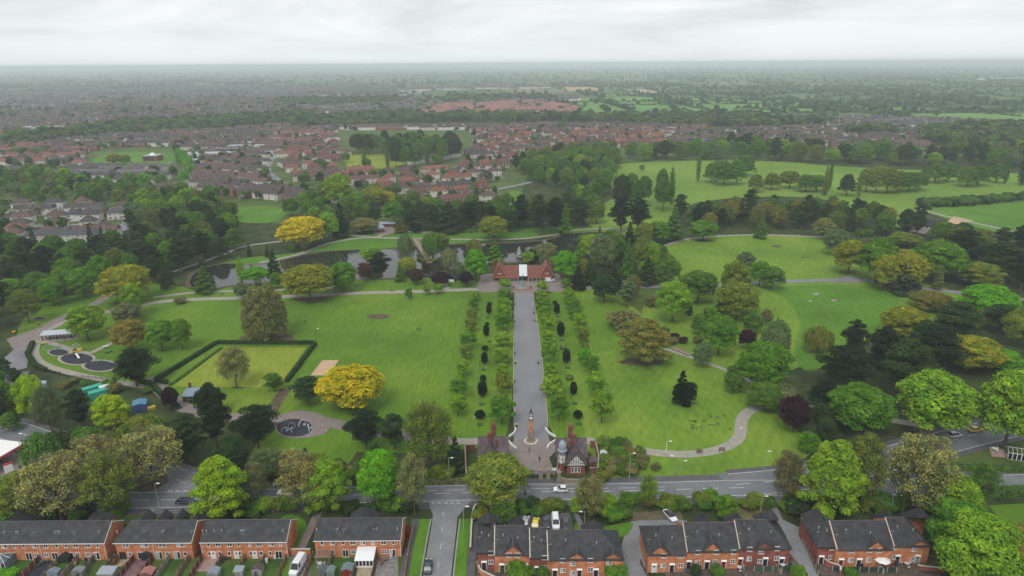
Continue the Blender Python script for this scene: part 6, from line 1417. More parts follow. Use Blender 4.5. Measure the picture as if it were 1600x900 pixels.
# small garden furniture and clutter: table sets, chairs, bins, pots
def bin_(px, py, col, lab):
    X, Y = P(px, py); t = thing('wheelie_bin', lab, 'bin', (X, Y, 0), .2, 'wheeled bins by the terraces')
    MB().prism([(-.24,-.28),(.24,-.28),(.24,.28),(-.24,.28)], .08, .98, top=[(-.29,-.35),(.29,-.35),(.29,.35),(-.29,.35)]).build('body', OC, t, color=col); MB().box(-.31, .31, -.38, .37, .983, 1.06).build('lid', OC, t, color=tuple(c*.8 for c in col))
    for sx in (-.22, .22): MB().tube((sx, .25, .1), (sx+.05, .25, .1), .1, .1, 8).build('wheel', BLACK, t)
for i, (px, py, c, l) in enumerate([(118,884,(.35,.3,.2),'tan wheeled bin by the middle garden of the first terrace'),(417,879,(.65,.65,.62),'white bin beside the grey fence'),(430,873,(.7,.7,.68),'tall white bin by the last garden of the third terrace'),(611,872,(.55,.55,.55),'pale bin under the fourth terrace corner'),(1068,893,(.12,.2,.35),'blue bin left of the white door'),(1082,893,(.03,.03,.03),'black bin beside the blue bin'),(1112,892,(.4,.42,.4),'grey bin between the dark doors'),(1234,884,(.03,.12,.08),'green bin at the end of the middle terrace'),(1345,886,(.03,.03,.03),'black bin at the rightmost terrace'),(1400,884,(.05,.05,.06),'black bin at the step of the rightmost terrace'),(758,880,(.04,.04,.05),'black bin at the first door of the stepped terrace')]): bin_(px, py, c, l)
def table(px, py, lab, top=(.5,.5,.48), r_=.55):
    X, Y = P(px, py); t = thing('garden_table', lab, 'garden table', (X, Y, 0))
    MB().lathe([(.04, 0), (.04, .7)], 6).build('leg', BLACK, t); MB().lathe([(r_, .703), (r_, .75)], 12).build('tabletop', OC, t, color=top); MB().lathe([(.25, 0), (.2, .05)], 8).build('foot', BLACK, t)
    for k in range(3):
        a = k*2.1+.4; c = thing('garden_chair', f'{lab.replace("table","chair")}, chair {["left","right","far"][k]} of it', 'chair', (X+math.cos(a)*.95, Y+math.sin(a)*.95, 0), a-math.pi/2, 'garden chairs around tables')
        MB().box(-.22, .22, -.22, .22, .42, .47).build('seat', OC, c, color=top); MB().box(-.22, .22, .19, .23, .473, .9).build('backrest', OC, c, color=top)
        for sx in (-.19, .19):
            for sy in (-.19, .19): MB().tube((sx, sy, 0), (sx, sy, .419), .02, .02, 4).build('leg', BLACK, c)
for a in [(67,881,'dark table in the second garden of the first terrace',(.08,.1,.1)),(138,880,'black table in the last garden of the first terrace',(.03,.03,.035)),(352,876,'black table by the third terrace back door',(.03,.03,.03)),(598,879,'brown table on the grey patio of the fourth terrace',(.2,.08,.06)),(500,884,'pale table below the pergola',(.5,.52,.52)),(1155,890,'white table before the middle terrace',(.6,.6,.6)),(1222,886,'white table before the last doors of the middle terrace',(.6,.6,.58)),(1290,876,'white table before the first door of the rightmost terrace',(.6,.6,.6)),(1416,884,'pale table on the right of the rightmost terrace',(.5,.5,.5))]: table(*a)
X, Y = P(1376, 886); t = thing('garden_parasol', 'large tilted white parasol before the rightmost terrace', 'parasol', (X, Y, 0)); MB().tube((0, 0, 0), (0, 0, 2.5), .03, .03, 6).build('pole', STEEL, t); MB().lathe([(1.75, 2.05), (.9, 2.42), (.05, 2.62), (.02, 2.5), (.9, 2.34), (1.7, 2.02)], 8).build('canopy', WHITE, t)
# ================================================================== PARK BUILDINGS AND FURNITURE
# ---- lodges
HALF = mat('half_timber_white', (.72, .72, .68), .8, .06, 2); TIMB = mat('black_timber', (.02, .018, .016), .8, .2, 2); LEAD = mat('lead_grey', (.28, .34, .38), .6, .1, 2)
def stack(par, x, y, z0, z1, w_=.9, d_=.7, pots=3):
    c = MB(); c.box(x-w_/2, x+w_/2, y-d_/2, y+d_/2, z0, z1-.5); c.box(x-w_/2-.1, x+w_/2+.1, y-d_/2-.1, y+d_/2+.1, z1-.497, z1-.3); c.box(x-w_/2-.03, x+w_/2+.03, y-d_/2-.03, y+d_/2+.03, z1-.297, z1)
    o = c.build('chimney', BRICKD, par)
    for k in range(pots): MB().lathe([(.13, z1+.003), (.1, z1+.5), (.13, z1+.53), (.08, z1+.55)], 8, x-w_/2+.22+k*(w_-.44)/max(1, pots-1), y).build('chimney_pot', mat('terracotta', (.35,.13,.07), .8, .2, 2), o)
def lodge(label, px, py, mir, detail):
    X, Y = P(px, py); s = -1 if mir else 1; t = thing('park_lodge', label, 'lodge', (X, Y, 0), 0, 'lodges at the park gate')
    bx = lambda mb, a, b, *r: mb.box(min(a*s, b*s), max(a*s, b*s), *r)
    def flip(mb):
        if s < 0: mb.v = [(-x, y, z) for x, y, z in mb.v]; mb.f = [f[::-1] for f in mb.f]
        return mb
    wl = MB().box(-3.7, 4.2, 3.0, 9.0, 0, 4.3); gable_wall(wl, -3.7, .25, 3.0, 9.0, 4.3, 7.7); gable_wall(wl, 3.95, .25, 3.0, 9.0, 4.3, 7.7); wl.box(-1.4, 3.6, 0, 3.0, 0, 2.9); flip(wl).build('wall', BRICKR, t)
    rf = MB(); gable_roof(rf, -3.7, 4.2, 3.0, 9.0, 4.32, 7.7, o=.45, ov=.35); flip(rf); ro = rf.build('roof', TILEP, t); ridge_cap(ro, (-4*s, 6, 7.75), (4.5*s, 6, 7.75))
    # front wing: jettied gable facing the road
    wg = MB(); wg.add([(-1.5,-.25,2.903),(3.7,-.25,2.903),(3.7,-.25,3.6),(1.1,-.25,6.9),(-1.5,-.25,3.6),(-1.5,.2,2.903),(3.7,.2,2.903),(3.7,.2,3.6),(1.1,.2,6.9),(-1.5,.2,3.6)], [(0,1,2,3,4),(9,8,7,6,5),(1,6,7,2),(2,7,8,3),(3,8,9,4),(4,9,5,0),(0,5,6,1)]); flip(wg).build('gable_wall', HALF, t)
    sd = MB().box(-1.45, 3.65, .203, 3.0, 2.903, 3.6); flip(sd).build('wing_wall', HALF, t)
    g2 = MB(); slab(g2, [(-2.1,-.75,2.95),(1.1,-.75,7.1),(1.1,6.0,7.1),(-2.1,3.0,2.95)][::-1], .16); slab(g2, [(4.3,-.75,2.95),(4.3,3.0,2.95),(1.1,6.0,7.1),(1.1,-.75,7.1)][::-1], .16); flip(g2).build('wing_roof', TILEP, t); ridge_cap(t, (1.1*s, -.75, 7.15), (1.1*s, 5.4, 7.15))
    if detail:
        tb = MB(); y = -.30
        for k in range(9): bx(tb, -1.35+k*.6, -1.25+k*.6, y, y+.04, 2.92, min(6.4, 3.55+1.24*(2.55-abs(-1.3+k*.6-1.1)))) 
        bx(tb, -1.5, 3.7, y-.01, y-.003+.0, 2.92, 3.05); bx(tb, -1.4, 3.6, y-.01, y-.003, 3.62, 3.74); bx(tb, -.5, 2.7, y-.01, y-.003, 4.8, 4.92); bx(tb, .2, 2.0, y-.01, y-.003, 5.7, 5.8)
        tb.build('timber_framing', TIMB, t)
        bb = MB()
        for sg in (-1, 1):
            a = (1.1+sg*3.2, 2.9); b = (1.1, 7.15); bb.add([(a[0],-.80,a[1]-.15),(b[0],-.80,b[1]-.2),(b[0],-.80,b[1]+.05),(a[0],-.80,a[1]+.1),(a[0],-.76,a[1]-.15),(b[0],-.76,b[1]-.2),(b[0],-.76,b[1]+.05),(a[0],-.76,a[1]+.1)], [(0,1,2,3),(7,6,5,4),(0,4,5,1),(3,2,6,7),(0,3,7,4),(1,5,6,2)])
        bb.build('barge_board', TIMB, t)
        for k in range(3): window(t, -.05+k*.9+.25, -.02, .9, .8, 1.5, style='bars')
        for k in range(3): window(t, .5+k*.62, -.30, 3.85, .5, .85)
        # octagonal turret: brick foot, half-timbered stage, lead dome
        tx, ty = -2.45, 2.2
        MB().lathe([(1.0, 0), (1.0, 2.6)], 8, tx, ty).build('turret_base', BRICKR, t)
        MB().lathe([(1.12, 2.603), (1.12, 6.4)], 8, tx, ty).build('turret', HALF, t)
        tb = MB()
        for k in range(8):
            a = k*math.pi/4; tb.tube((tx+1.14*math.cos(a), ty+1.14*math.sin(a), 2.62), (tx+1.14*math.cos(a), ty+1.14*math.sin(a), 6.4), .07, .07, 4)
            a2 = a+math.pi/4
            for z in (2.75, 4.0, 5.3, 6.3): tb.tube((tx+1.12*math.cos(a), ty+1.12*math.sin(a), z), (tx+1.12*math.cos(a2), ty+1.12*math.sin(a2), z), .06, .06, 4)
        tb.build('turret_framing', TIMB, t)
        MB().lathe([(1.4, 6.4), (1.35, 6.55), (1.05, 6.7), (1.12, 7.3), (1.1, 7.9), (.95, 8.5), (.6, 9.0), (.25, 9.25), (.06, 9.6), (.02, 10.1)], 8, tx, ty).build('turret_dome', LEAD, t)
        for k in range(8):
            a = (k+.5)*math.pi/4; MB().box(-.2, .2, -.02, .02, 0, .8).build('turret_window', GLASS, t, (tx+1.06*math.cos(a), ty+1.06*math.sin(a)), a+math.pi/2).location.z = 5.45 if 0 else 5.4
    else:
        window(t, 0*s, -.02, .9, 2.0, 1.5, style='bars')
    stack(t, 1.1*s-.1, 5.2, 6.6, 9.2, 1.2, .6, 4); stack(t, .2*s, 8.2, 5.6, 10.4, 1.3, .6, 4); stack(t, -.5*s, 4.0, 5.6, 8.2, .6, .6, 2)
    for k in range(2): door_(t, -3.1*s if k else 3.0*s, 3.0, col=(.03, .05, .03))
    return t
lodge('timber-framed brick lodge with leaded turret, right of the park gate', 893, 742, False, True)
lodge('plum-roofed lodge left of the park gate behind the big oak', 772, 739, True, False)
brick_wall('brown yard wall right of the timbered lodge', [(921,742),(934,742),(935,722),(930,700),(922,699)], 2.2, BRICKD, capm=STONE, sm=0)
brick_wall('brown garden wall left of the left lodge', [(729,752),(728,735),(727,705),(742,704)], 2.0, BRICKD, capm=STONE, sm=0)
brick_wall('sandstone parapet wall joining gate and right lodge', [(873,751),(884,756),(905,757),(935,756)], 1.4, STONE, capm=STONE, sm=0)
shed('lean-to store beside the timbered lodge', 926, 728, 2.6, 3.0, (.12,.08,.06), (.12,.09,.08))
shed('small pale-roofed summerhouse by the sand garden', 943, 717, 1.8, 2.0, (.45,.5,.5), (.45,.55,.55))
sheet('sand_garden', [(950,712),(972,714),(981,738),(966,740),(950,722)], SAND, .14)
# ---- forecourt walls, gate
for lab, q in (('curved white dwarf wall at the upper left of the forecourt', [(806,671),(804.5,678),(795,684)]), ('curved white dwarf wall at the lower left of the forecourt', [(794,690),(799,697),(807,703)]), ('curved white dwarf wall at the upper right of the forecourt', [(852,671),(857,678),(868,684)]), ('curved white dwarf wall at the lower right of the forecourt', [(868,690),(857,697),(855,703)])):
    brick_wall(lab, q, 0.7, WHITE, .2, capm=WHITE, sm=2)
def pier(px, py, lab, h=3.3):
    X, Y = P(px, py); t = thing('gate_pier', lab, 'gate pier', (X, Y, 0), 0, 'stone piers of the park gate')
    MB().box(-.55, .55, -.55, .55, 0, .5).build('plinth', STONE, t); MB().box(-.45, .45, -.45, .45, .503, h-.5).build('shaft', STONE, t)
    MB().lathe([(.72, h-.497), (.75, h-.3), (.5, h-.1), (.2, h+.35), (.05, h+.45)], 8).build('cap', STONE, t)
for k, (px, py) in enumerate([(806,746),(820,747.5),(845,748),(856.5,747.5),(873,752)]): pier(px, py, f'sandstone pier of the park gate, {ORD[k]} from the left')
def railing(label, a, b, h, n=None, name='railing', m=BLACK, sp=.16, group=None, parts=True, cat='railing'):
    A, B = P(*a), P(*b); L_ = math.dist(A, B); rz = math.atan2(B[1]-A[1], B[0]-A[0]); t = thing(name, label, cat, A, rz, group); k = max(1, round(L_/2.4)); st = L_/k
    pm = MB(); [pm.box(i*sp, i*sp+.03, -.012, .012, .08, h-.05+(.1 if i % 2 else 0)) for i in range(int(st/sp))]; pm.box(0, st, -.02, .02, h-.3, h-.26); pm.box(0, st, -.02, .02, .15, .19)
    me = pm.mesh('panel', m); po = MB().box(-.05, .05, -.05, .05, 0, h+.15).mesh('post', m)
    for i in range(k): link('panel', me, t, kind='stuff').location = (i*st, 0, 0)
    for i in range(k+1): link('post', po, t).location = (i*st, 0, 0)
    return t
railing('left leaf of the tall iron park gate', (821.5,747.5), (833,747.7), 2.6, name='iron_gate', cat='gate'); railing('right leaf of the tall iron park gate', (833.4,747.7), (843.5,748), 2.6, name='iron_gate', cat='gate')
railing('side gate between two sandstone piers', (846.5,748), (855,747.7), 2.2, name='iron_gate', cat='gate'); railing('iron railing right of the park gate', (858,748), (872,751.5), 1.8); railing('iron railing left of the park gate', (807,746.5), (819,747.4), 1.8)
railing('grey roadside railing behind the second terrace', (244,802), (322,802), 1.1, m=STEEL)
X, Y = P(866, 740); t = thing('notice_board', 'small white notice board inside the right of the gate', 'sign', (X, Y, 0), .1); [MB().box(x-.05, x+.05, -.05, .05, 0, 1.6).build('post', BLACK, t) for x in (-.6, .6)]; MB().box(-.75, .75, -.05, .05, .85, 1.75).build('board', WHITE, t)
# ---- clock tower
X, Y = P(829.5, 690); t = thing('clock_tower', 'slender red brick clock tower with four white faces on its round base', 'clock tower', (X, Y, 0))
MB().lathe([(2.1, .1), (2.1, .3), (2.0, .33)], 24).build('base_step', PALE, t); MB().lathe([(1.45, .333), (1.45, .6), (1.35, .63)], 8).build('upper_step', STONE, t)
MB().box(-.7, .7, -.7, .7, .633, 2.6).build('plinth', STONE, t); [MB().box(sx*.62-.13, sx*.62+.13, sy*.62-.13, sy*.62+.13, .64, 3.2).build('buttress', STONE, t) for sx in (-1.16, 1.16) for sy in (-1.16, 1.16)]
MB().box(-.62, .62, -.62, .62, 2.603, 3.6).build('stone_stage', STONE, t); MB().box(-.5, .5, -.5, .5, 3.603, 7.2).build('shaft', BRICK, t); MB().box(-.66, .66, -.66, .66, 7.203, 7.45).build('cornice', STONE, t)
ct = MB().box(-.62, .62, -.62, .62, 7.453, 8.9).build('clock_stage', TIMB, t)
for k in range(4):
    a = k*math.pi/2; f = MB(); f.lathe([(.5, 0), (.5, .05), (.02, .06)], 20); o = f.build('clock_face', WHITE, ct); o.rotation_euler = (math.pi/2, 0, a); o.location = (math.sin(a)*.625, -math.cos(a)*.625, 8.15)
    for L_, r_ in ((.36, 2.2), (.24, .6)): h_ = MB().box(-.025, .025, -.02, L_, .062, .075).build('clock_hand', BLACK, ct); h_.rotation_euler = Matrix.Rotation(a, 3, 'Z').to_4x4().to_euler() if 0 else (math.pi/2, r_, a); h_.location = (math.sin(a)*.625, -math.cos(a)*.625, 8.15)
    g = MB(); g.add([(-.62, 0, 0), (.62, 0, 0), (0, 0, .7)], [(0, 1, 2)]); o = g.build('clock_gable', WHITE, ct); o.rotation_euler = (0, 0, a); o.location = (math.sin(a)*.63, -math.cos(a)*.63, 8.903)
MB().lathe([(.7, 8.903), (.72, 9.0), (.42, 9.7), (.3, 9.75), (.3, 10.1), (.36, 10.13), (.08, 10.9), (.03, 12.1)], 8).build('spire', mat('slate_spire', (.06,.07,.09), .6, .2, 2), t)
# ---- pavilion
X, Y = P(817.5, 438.7); t = thing('park_pavilion', 'long red-tiled pavilion with twin steep gables and a white glazed centre', 'pavilion', (X, Y, 0)); TR2 = mat('dull_red_tiles', (.17, .065, .05), .85, .2, 1.5)
PB = mat('pavilion_brick', (.2, .07, .05), .9, .2, 2)
MB().box(-15.2, 15.2, 0, 11.5, 0, 2.6).build('wall', PB, t)
for sx in (-1, 1):
    rf = MB(); x0, x1 = (2.1, 14.6) if sx > 0 else (-14.6, -2.1); slab(rf, [(x0, -1.0, 2.55), (x1, -1.0, 2.55), (x1, 5.75, 6.7), (x0, 5.75, 6.7)]); slab(rf, [(x1, 12, 2.7), (x0, 12, 2.7), (x0, 5.75, 6.7), (x1, 5.75, 6.7)]); rf.build('roof', TR2, t)
    rf = MB(); slab(rf, [(x0, -1.9, 2.2), (x1-sx*0, -1.9, 2.2), (x1, -.9, 2.75), (x0, -.9, 2.75)], .1); rf.build('veranda_roof', PB, t)
    gx_ = sx*12.1; hw = 3.3
    g = MB(); g.add([(gx_-hw, -.3, 2.603), (gx_+hw, -.3, 2.603), (gx_, -.3, 8.5), (gx_-hw, 0, 2.603), (gx_+hw, 0, 2.603), (gx_, 0, 8.5)], [(0,1,2),(5,4,3),(0,3,4,1)]); g.build('gable', PB, t)
    g = MB(); slab(g, [(gx_-hw-.25, -.6, 2.45), (gx_-hw-.25, 11, 2.45), (gx_, 10.0, 9.1), (gx_, -.6, 8.9)], .2); slab(g, [(gx_+hw+.25, 11, 2.45), (gx_+hw+.25, -.6, 2.45), (gx_, -.6, 8.9), (gx_, 10.0, 9.1)], .2); g.build('gable_roof', TILER, t)
    b = MB(); [b.tube((gx_+q*(hw+.25), -.62, 2.5), (gx_, -.62, 8.95), .13, .13, 4) for q in (-1, 1)]; b.build('barge_board', mat('pale_tile_edge', (.36,.2,.15), .8, .1, 2), t)
    MB().box(gx_-1.0, gx_+1.0, -.36, -.302, 3.9, 4.15).build('gable_sign', WHITE, t)
    stack(t, sx*15.0, 4.5, 0, 10.2, 1.0, 1.0, 2)
    for k in range(4): window(t, sx*(3.4+k*2.0), 0, .9, 1.2, 1.2)
    for k in range(5): MB().box(sx*(2.6+k*2)-.08, sx*(2.6+k*2)+.08, -1.85, -1.69, 0, 2.2).build('veranda_post', WHITE, t)
rf = MB(); slab(rf, [(-2.0, -1.2, 2.9), (2.0, -1.2, 2.9), (2.0, 5.75, 6.95), (-2.0, 5.75, 6.95)], .1); rf.build('glazed_roof', mat('white_glass', (.6,.64,.66), .25, .05, 1), t)
for k in range(5): MB().tube((-2+k, -1.2, 2.95), (-2+k, 5.75, 7.0), .05, .05, 4).build('glazing_bar', WHITE, t)
for k in range(4): MB().tube((-2, -1.2+k*2.3, 2.96+k*1.34), (2, -1.2+k*2.3, 2.96+k*1.34), .05, .05, 4).build('glazing_bar', WHITE, t)
MB().box(-2, 2, -.05, -.003, .1, 2.6).build('glass_front', GLASS, t)
# memorial statue with flowers
X, Y = P(815.7, 450.5); t = thing('war_memorial', 'tall grey stone memorial statue on a stepped plinth ringed with flowers', 'memorial', (X, Y, .1)); GS = mat('weathered_granite', (.3,.32,.33), .8, .15, 2); BZ = mat('green_bronze', (.06,.10,.09), .5, .3, 3)
MB().lathe([(2.4, 0), (2.4, .3), (1.9, .33), (1.9, .6), (1.4, .63), (1.4, .9)], 8).build('steps', GS, t); MB().lathe([(1.1, .903), (.95, 3.4), (1.15, 3.45), (1.15, 3.75), (.8, 3.8)], 4).build('plinth', GS, t)
MB().lathe([(.42, 3.803), (.5, 4.3), (.36, 5.0), (.44, 5.6), (.3, 6.1), (.12, 6.25), (.17, 6.45), (.15, 6.7), (.02, 6.8)], 10).build('figure', BZ, t); m_ = MB(); m_.tube((.3, 0, 5.8), (.6, -.1, 7.6), .09, .06, 5); m_.tube((.6, -.1, 5.0), (.6, -.1, 8.3), .035, .03, 4); m_.build('raised_arm_and_staff', BZ, t)
for k, (a_, b_) in enumerate([(-4.3,.3),(4.3,.3)]):
    q = thing('stone_lion', f'dark crouching bronze lion {["left","right"][k]} of the memorial', 'sculpture', (X+a_, Y-1, .1), 0, 'bronze lions of the memorial'); MB().box(-.6, .6, -.9, .9, 0, .6).build('plinth', GS, q); m_ = MB(); m_.lathe([(.3, .603), (.42, .8), (.4, 1.1), (.15, 1.3)], 8, 0, .35); m_.tube((0, .4, .9), (0, -.5, 1.05), .36, .3, 8); m_.lathe([(.2, .95), (.34, 1.2), (.33, 1.5), (.12, 1.7)], 8, 0, -.6); m_.tube((.18, -.5, .7), (.18, -.85, .64), .1, .09, 5); m_.tube((-.18, -.5, .7), (-.18, -.85, .64), .1, .09, 5); m_.build('lion', BLACK, q)
rng = random.Random(4); fb = MB()
for k in range(90):
    a = k/90*6.283; r_ = rng.uniform(4.0, 5.1); x, y = math.cos(a)*r_, math.sin(a)*r_*.55-1.2; fb.add([(x-.2, y-.2, .15), (x+.2, y-.2, .15), (x+.2, y+.2, .3), (x-.2, y+.2, .3), (x, y, .5)], [(0,1,4),(1,2,4),(2,3,4),(3,0,4)])
fb.build('flower_ring', mat('yellow_flowers', (.5,.33,.03), .9, .4, 3, col2=(.5,.08,.05)), t, kind='stuff')
# fountain in the lake
X, Y = P(811, 402); t = thing('fountain', 'white fountain jet falling back into the lake behind the pavilion', 'fountain', (X, Y, .16)); MB().lathe([(1.0, 0), (1.0, .25), (.3, .3)], 10).build('basin', STONE, t)
rng = random.Random(8); sp = MB()
for k in range(300):
    a = rng.uniform(0, 6.28); v = rng.random(); th = rng.random()*1.0; r_ = .15+2.6*th*rng.uniform(.2, 1); z = 6.2*(1-(th*1.0)**2)*rng.uniform(.25, 1); x, y = math.cos(a)*r_, math.sin(a)*r_; s_ = rng.uniform(.05, .14)
    sp.add([(x-s_, y, z), (x+s_, y, z), (x, y+s_, z+s_), (x, y, z+s_*2.6)], [(0,1,2),(0,1,3),(1,2,3),(2,0,3)])
sp.build('spray', mat('water_spray', (.8,.83,.85), .3, .02, 1), t, kind='stuff')
# bandstand, hut, footbridge
X, Y = P(593, 362.5); t = thing('bandstand', 'octagonal bandstand with a grey-blue pointed roof beside the lake path', 'bandstand', (X, Y, .1))
MB().lathe([(3.4, 0), (3.4, .6), (3.2, .62)], 8).build('base', BRICKD, t); [MB().tube((2.9*math.cos(k*math.pi/4), 2.9*math.sin(k*math.pi/4), .62), (2.9*math.cos(k*math.pi/4), 2.9*math.sin(k*math.pi/4), 3.4), .09, .09, 6).build('column', BLACK, t) for k in range(8)]
MB().lathe([(3.9, 3.3), (3.8, 3.5), (2.4, 4.6), (1.0, 5.7), (.7, 5.8), (.65, 6.3), (.1, 7.1), (.03, 7.6)], 8).build('roof', LEAD, t)
X, Y = P(603, 355); t = thing('shelter', 'low grey-roofed shelter just behind the bandstand', 'shelter', (X, Y, 0)); MB().box(-6, 6, 0, 3, 0, 2.4).build('wall', BRICKD, t); rf = MB(); slab(rf, [(-6.4,-1,2.5),(6.4,-1,2.5),(6.4,3.4,3.3),(-6.4,3.4,3.3)]); rf.build('roof', LEAD, t)
X, Y = P(703, 440); t = thing('tea_hut', 'dark A-frame hut with white base wall between purple trees', 'hut', (X, Y, 0), -.35); MB().box(-2.4, 2.4, -.2, .0, 0, 1.3).build('front_wall', WHITE, t); MB().box(-2.2, 2.2, 0.003, 5, 0, 2.2).build('wall', TIMB, t)
rf = MB(); slab(rf, [(-3.2,-.5,1.2),(-3.2,5.5,1.2),(0,5.5,4.6),(0,-.5,4.6)], .15); slab(rf, [(3.2,5.5,1.2),(3.2,-.5,1.2),(0,-.5,4.6),(0,5.5,4.6)], .15); rf.build('roof', mat('black_felt', (.03,.03,.035), .8, .2, 2), t); g = MB(); g.add([(-2.5,-.02,1.303),(2.5,-.02,1.303),(0,-.02,4.3)], [(0,1,2)]); g.build('gable_end', BLACK, t)
A, B = P(646, 373.5), P(672, 413); L_ = math.dist(A, B); t = thing('footbridge', 'long timber footbridge crossing the lake with pale rails', 'footbridge', A, math.atan2(B[1]-A[1], B[0]-A[0])); WB = mat('bridge_wood', (.26,.21,.16), .9, .2, 2)
MB().box(0, L_, -1.5, 1.5, .75, .95).build('deck', WB, t)
for sy in (-1.45, 1.45):
    MB().box(0, L_, sy-.05, sy+.05, 1.9, 2.0).build('handrail', WB, t); MB().box(0, L_, sy-.03, sy+.03, 1.35, 1.42).build('rail', WB, t)
    po = MB().box(-.06, .06, sy-.06, sy+.06, -.2, 1.897).mesh('post', WB)
    for k in range(int(L_/2.2)+1): link('post', po, t).location = (k*2.2, 0, 0)
A, B = P(1052, 545), P(1078, 556); L_ = math.dist(A, B); t = thing('footbridge', 'short wooden bridge with a dark arch over the stream in the dell', 'footbridge', A, math.atan2(B[1]-A[1], B[0]-A[0]))
MB().box(0, L_, -1, 1, .3, .5).build('deck', WB, t); [MB().box(0, L_, sy-.05, sy+.05, 1.3, 1.4).build('handrail', WB, t) for sy in (-1, 1)]; po = MB().box(-.06, .06, -1.06, 1.06, 0, .297).mesh('bearer', WB); [setattr(link('bearer', po, t), 'location', (k*1.4+.2, 0, 0)) for k in range(int(L_/1.4))]
railing('brown handrail on the drive above the dell', (985,449), (1022,449), 1.1, m=WB, sp=.5)
# ---- bowling green hedge and pavilion
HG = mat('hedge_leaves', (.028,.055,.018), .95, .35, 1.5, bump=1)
def hedge_run(label, pix, h, w_, col='dark', group=None, world=False):
    pts = [P(*p) for p in pix]; t = thing('hedge', label, 'hedge', pts[0], 0, group); rng = np.random.default_rng(int(abs(pts[0][0])*7)); Ps = []; Ns = []
    for a, b in zip(pts, pts[1:]):
        L_ = math.dist(a, b); n = int(L_*90); u = rng.random(n); side = rng.integers(0, 3, n); d = np.array([(b[0]-a[0])/L_, (b[1]-a[1])/L_]); nn = np.array([-d[1], d[0]])
        off = np.where(side == 0, rng.uniform(-w_/2, w_/2, n), np.where(side == 1, w_/2, -w_/2)); z = np.where(side == 0, h, rng.uniform(.1, h, n))
        xy = np.array(a)[None]+d[None]*(u*L_)[:, None]+nn[None]*off[:, None]-np.array(pts[0])[None]
        Ps.append(np.c_[xy, z]+rng.normal(0, .05, (n, 3))); Ns.append(np.c_[nn[None]*np.where(side == 0, 0, np.sign(off))[:, None]*1.0, np.where(side == 0, 1., .2)]+rng.normal(0, .35, (n, 3)))
    V, F = quads(np.concatenate(Ps), np.concatenate(Ns), .3, rng); link('leaves', npmesh('leaves', V, F, FOL, np.repeat(rng.uniform(.7, 1.25, len(F)), 4)), t, color=COL[col])
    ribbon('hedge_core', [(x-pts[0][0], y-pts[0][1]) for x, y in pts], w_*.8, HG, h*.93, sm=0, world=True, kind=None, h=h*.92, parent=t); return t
hedge_run('long clipped hedge on the far side of the bowling green', [(339,537.5),(492,538)], 1.5, 1.4, group='hedges of the bowling green')
hedge_run('clipped hedge running down the left side of the bowling green', [(338,538),(244,596),(262,600)], 1.5, 1.4, group='hedges of the bowling green')
hedge_run('clipped hedge on the right side of the bowling green', [(492,540),(448,598)], 1.5, 1.4, group='hedges of the bowling green')
hedge_run('low inner hedge at the left of the bowling green', [(346,545),(266,603)], .6, 1.0, 'mid', 'hedges of the bowling green')
hedge_run('curved dark hedge between playground and drive', [(52,537),(44,556),(56,574),(72,581)], 1.5, 1.6, 'dark')
hedge_run('dark hedge below the play area drive', [(215,596),(238,603),(262,628),(280,640)], 1.4, 1.6, 'dark')
hedge_run('dark hedge bordering the garden right of the road fork', [(1488,733),(1600,736),(1700,735)], 1.5, 2.2, 'mid')
hedge_run('thick roadside hedge at the bottom right', [(1500,778),(1600,772),(1680,770)], 2.0, 3, 'mid')
hedge_run('brownish hedge bank along the road left of the lodge', [(560,760),(640,757),(725,755)], 1.2, 1.5, 'brown')
X, Y = P(308, 622); t = thing('bowling_hut', 'red brick bowling hut with a blue-grey hipped roof and chimney', 'hut', (X, Y, 0), .12); MB().box(-3.6, 3.6, -2.4, 2.4, 0, 2.6).build('wall', BRICKD, t); rf = MB(); gable_roof(rf, -3.6, 3.6, -2.4, 2.4, 2.62, 4.0, 2.0, 2.0, o=.6); rf.build('roof', mat('blue_grey_roof', (.20,.25,.30), .6, .1, 2), t); stack(t, -2.0, 1.0, 2.6, 5.2, .7, .6, 1); window(t, 1.2, -2.4, .9, 1.4, 1.1); door_(t, -1.2, -2.4, col=(.05,.08,.05))
# clubhouse by the race track
X, Y = P(1447, 356); t = thing('clubhouse', 'low black-roofed clubhouse beside the race track', 'clubhouse', (X, Y, 0), -.45); MB().box(-11, 11, -4, 4, 0, 3).build('wall', WHITE, t); rf = MB(); gable_roof(rf, -11, 11, -4, 4, 3.02, 5.6, 0, 0, o=1.2); rf.build('roof', mat('black_roof', (.03,.03,.04), .8, .2, 2), t); [window(t, -9+k*3, -4, .9, 1.8, 1.3) for k in range(7)]; gw = MB(); gable_wall(gw, -11, .2, -4, 4, 3, 5.6); gable_wall(gw, 10.8, .2, -4, 4, 3, 5.6); gw.build('gable_wall', BRICKD, t)
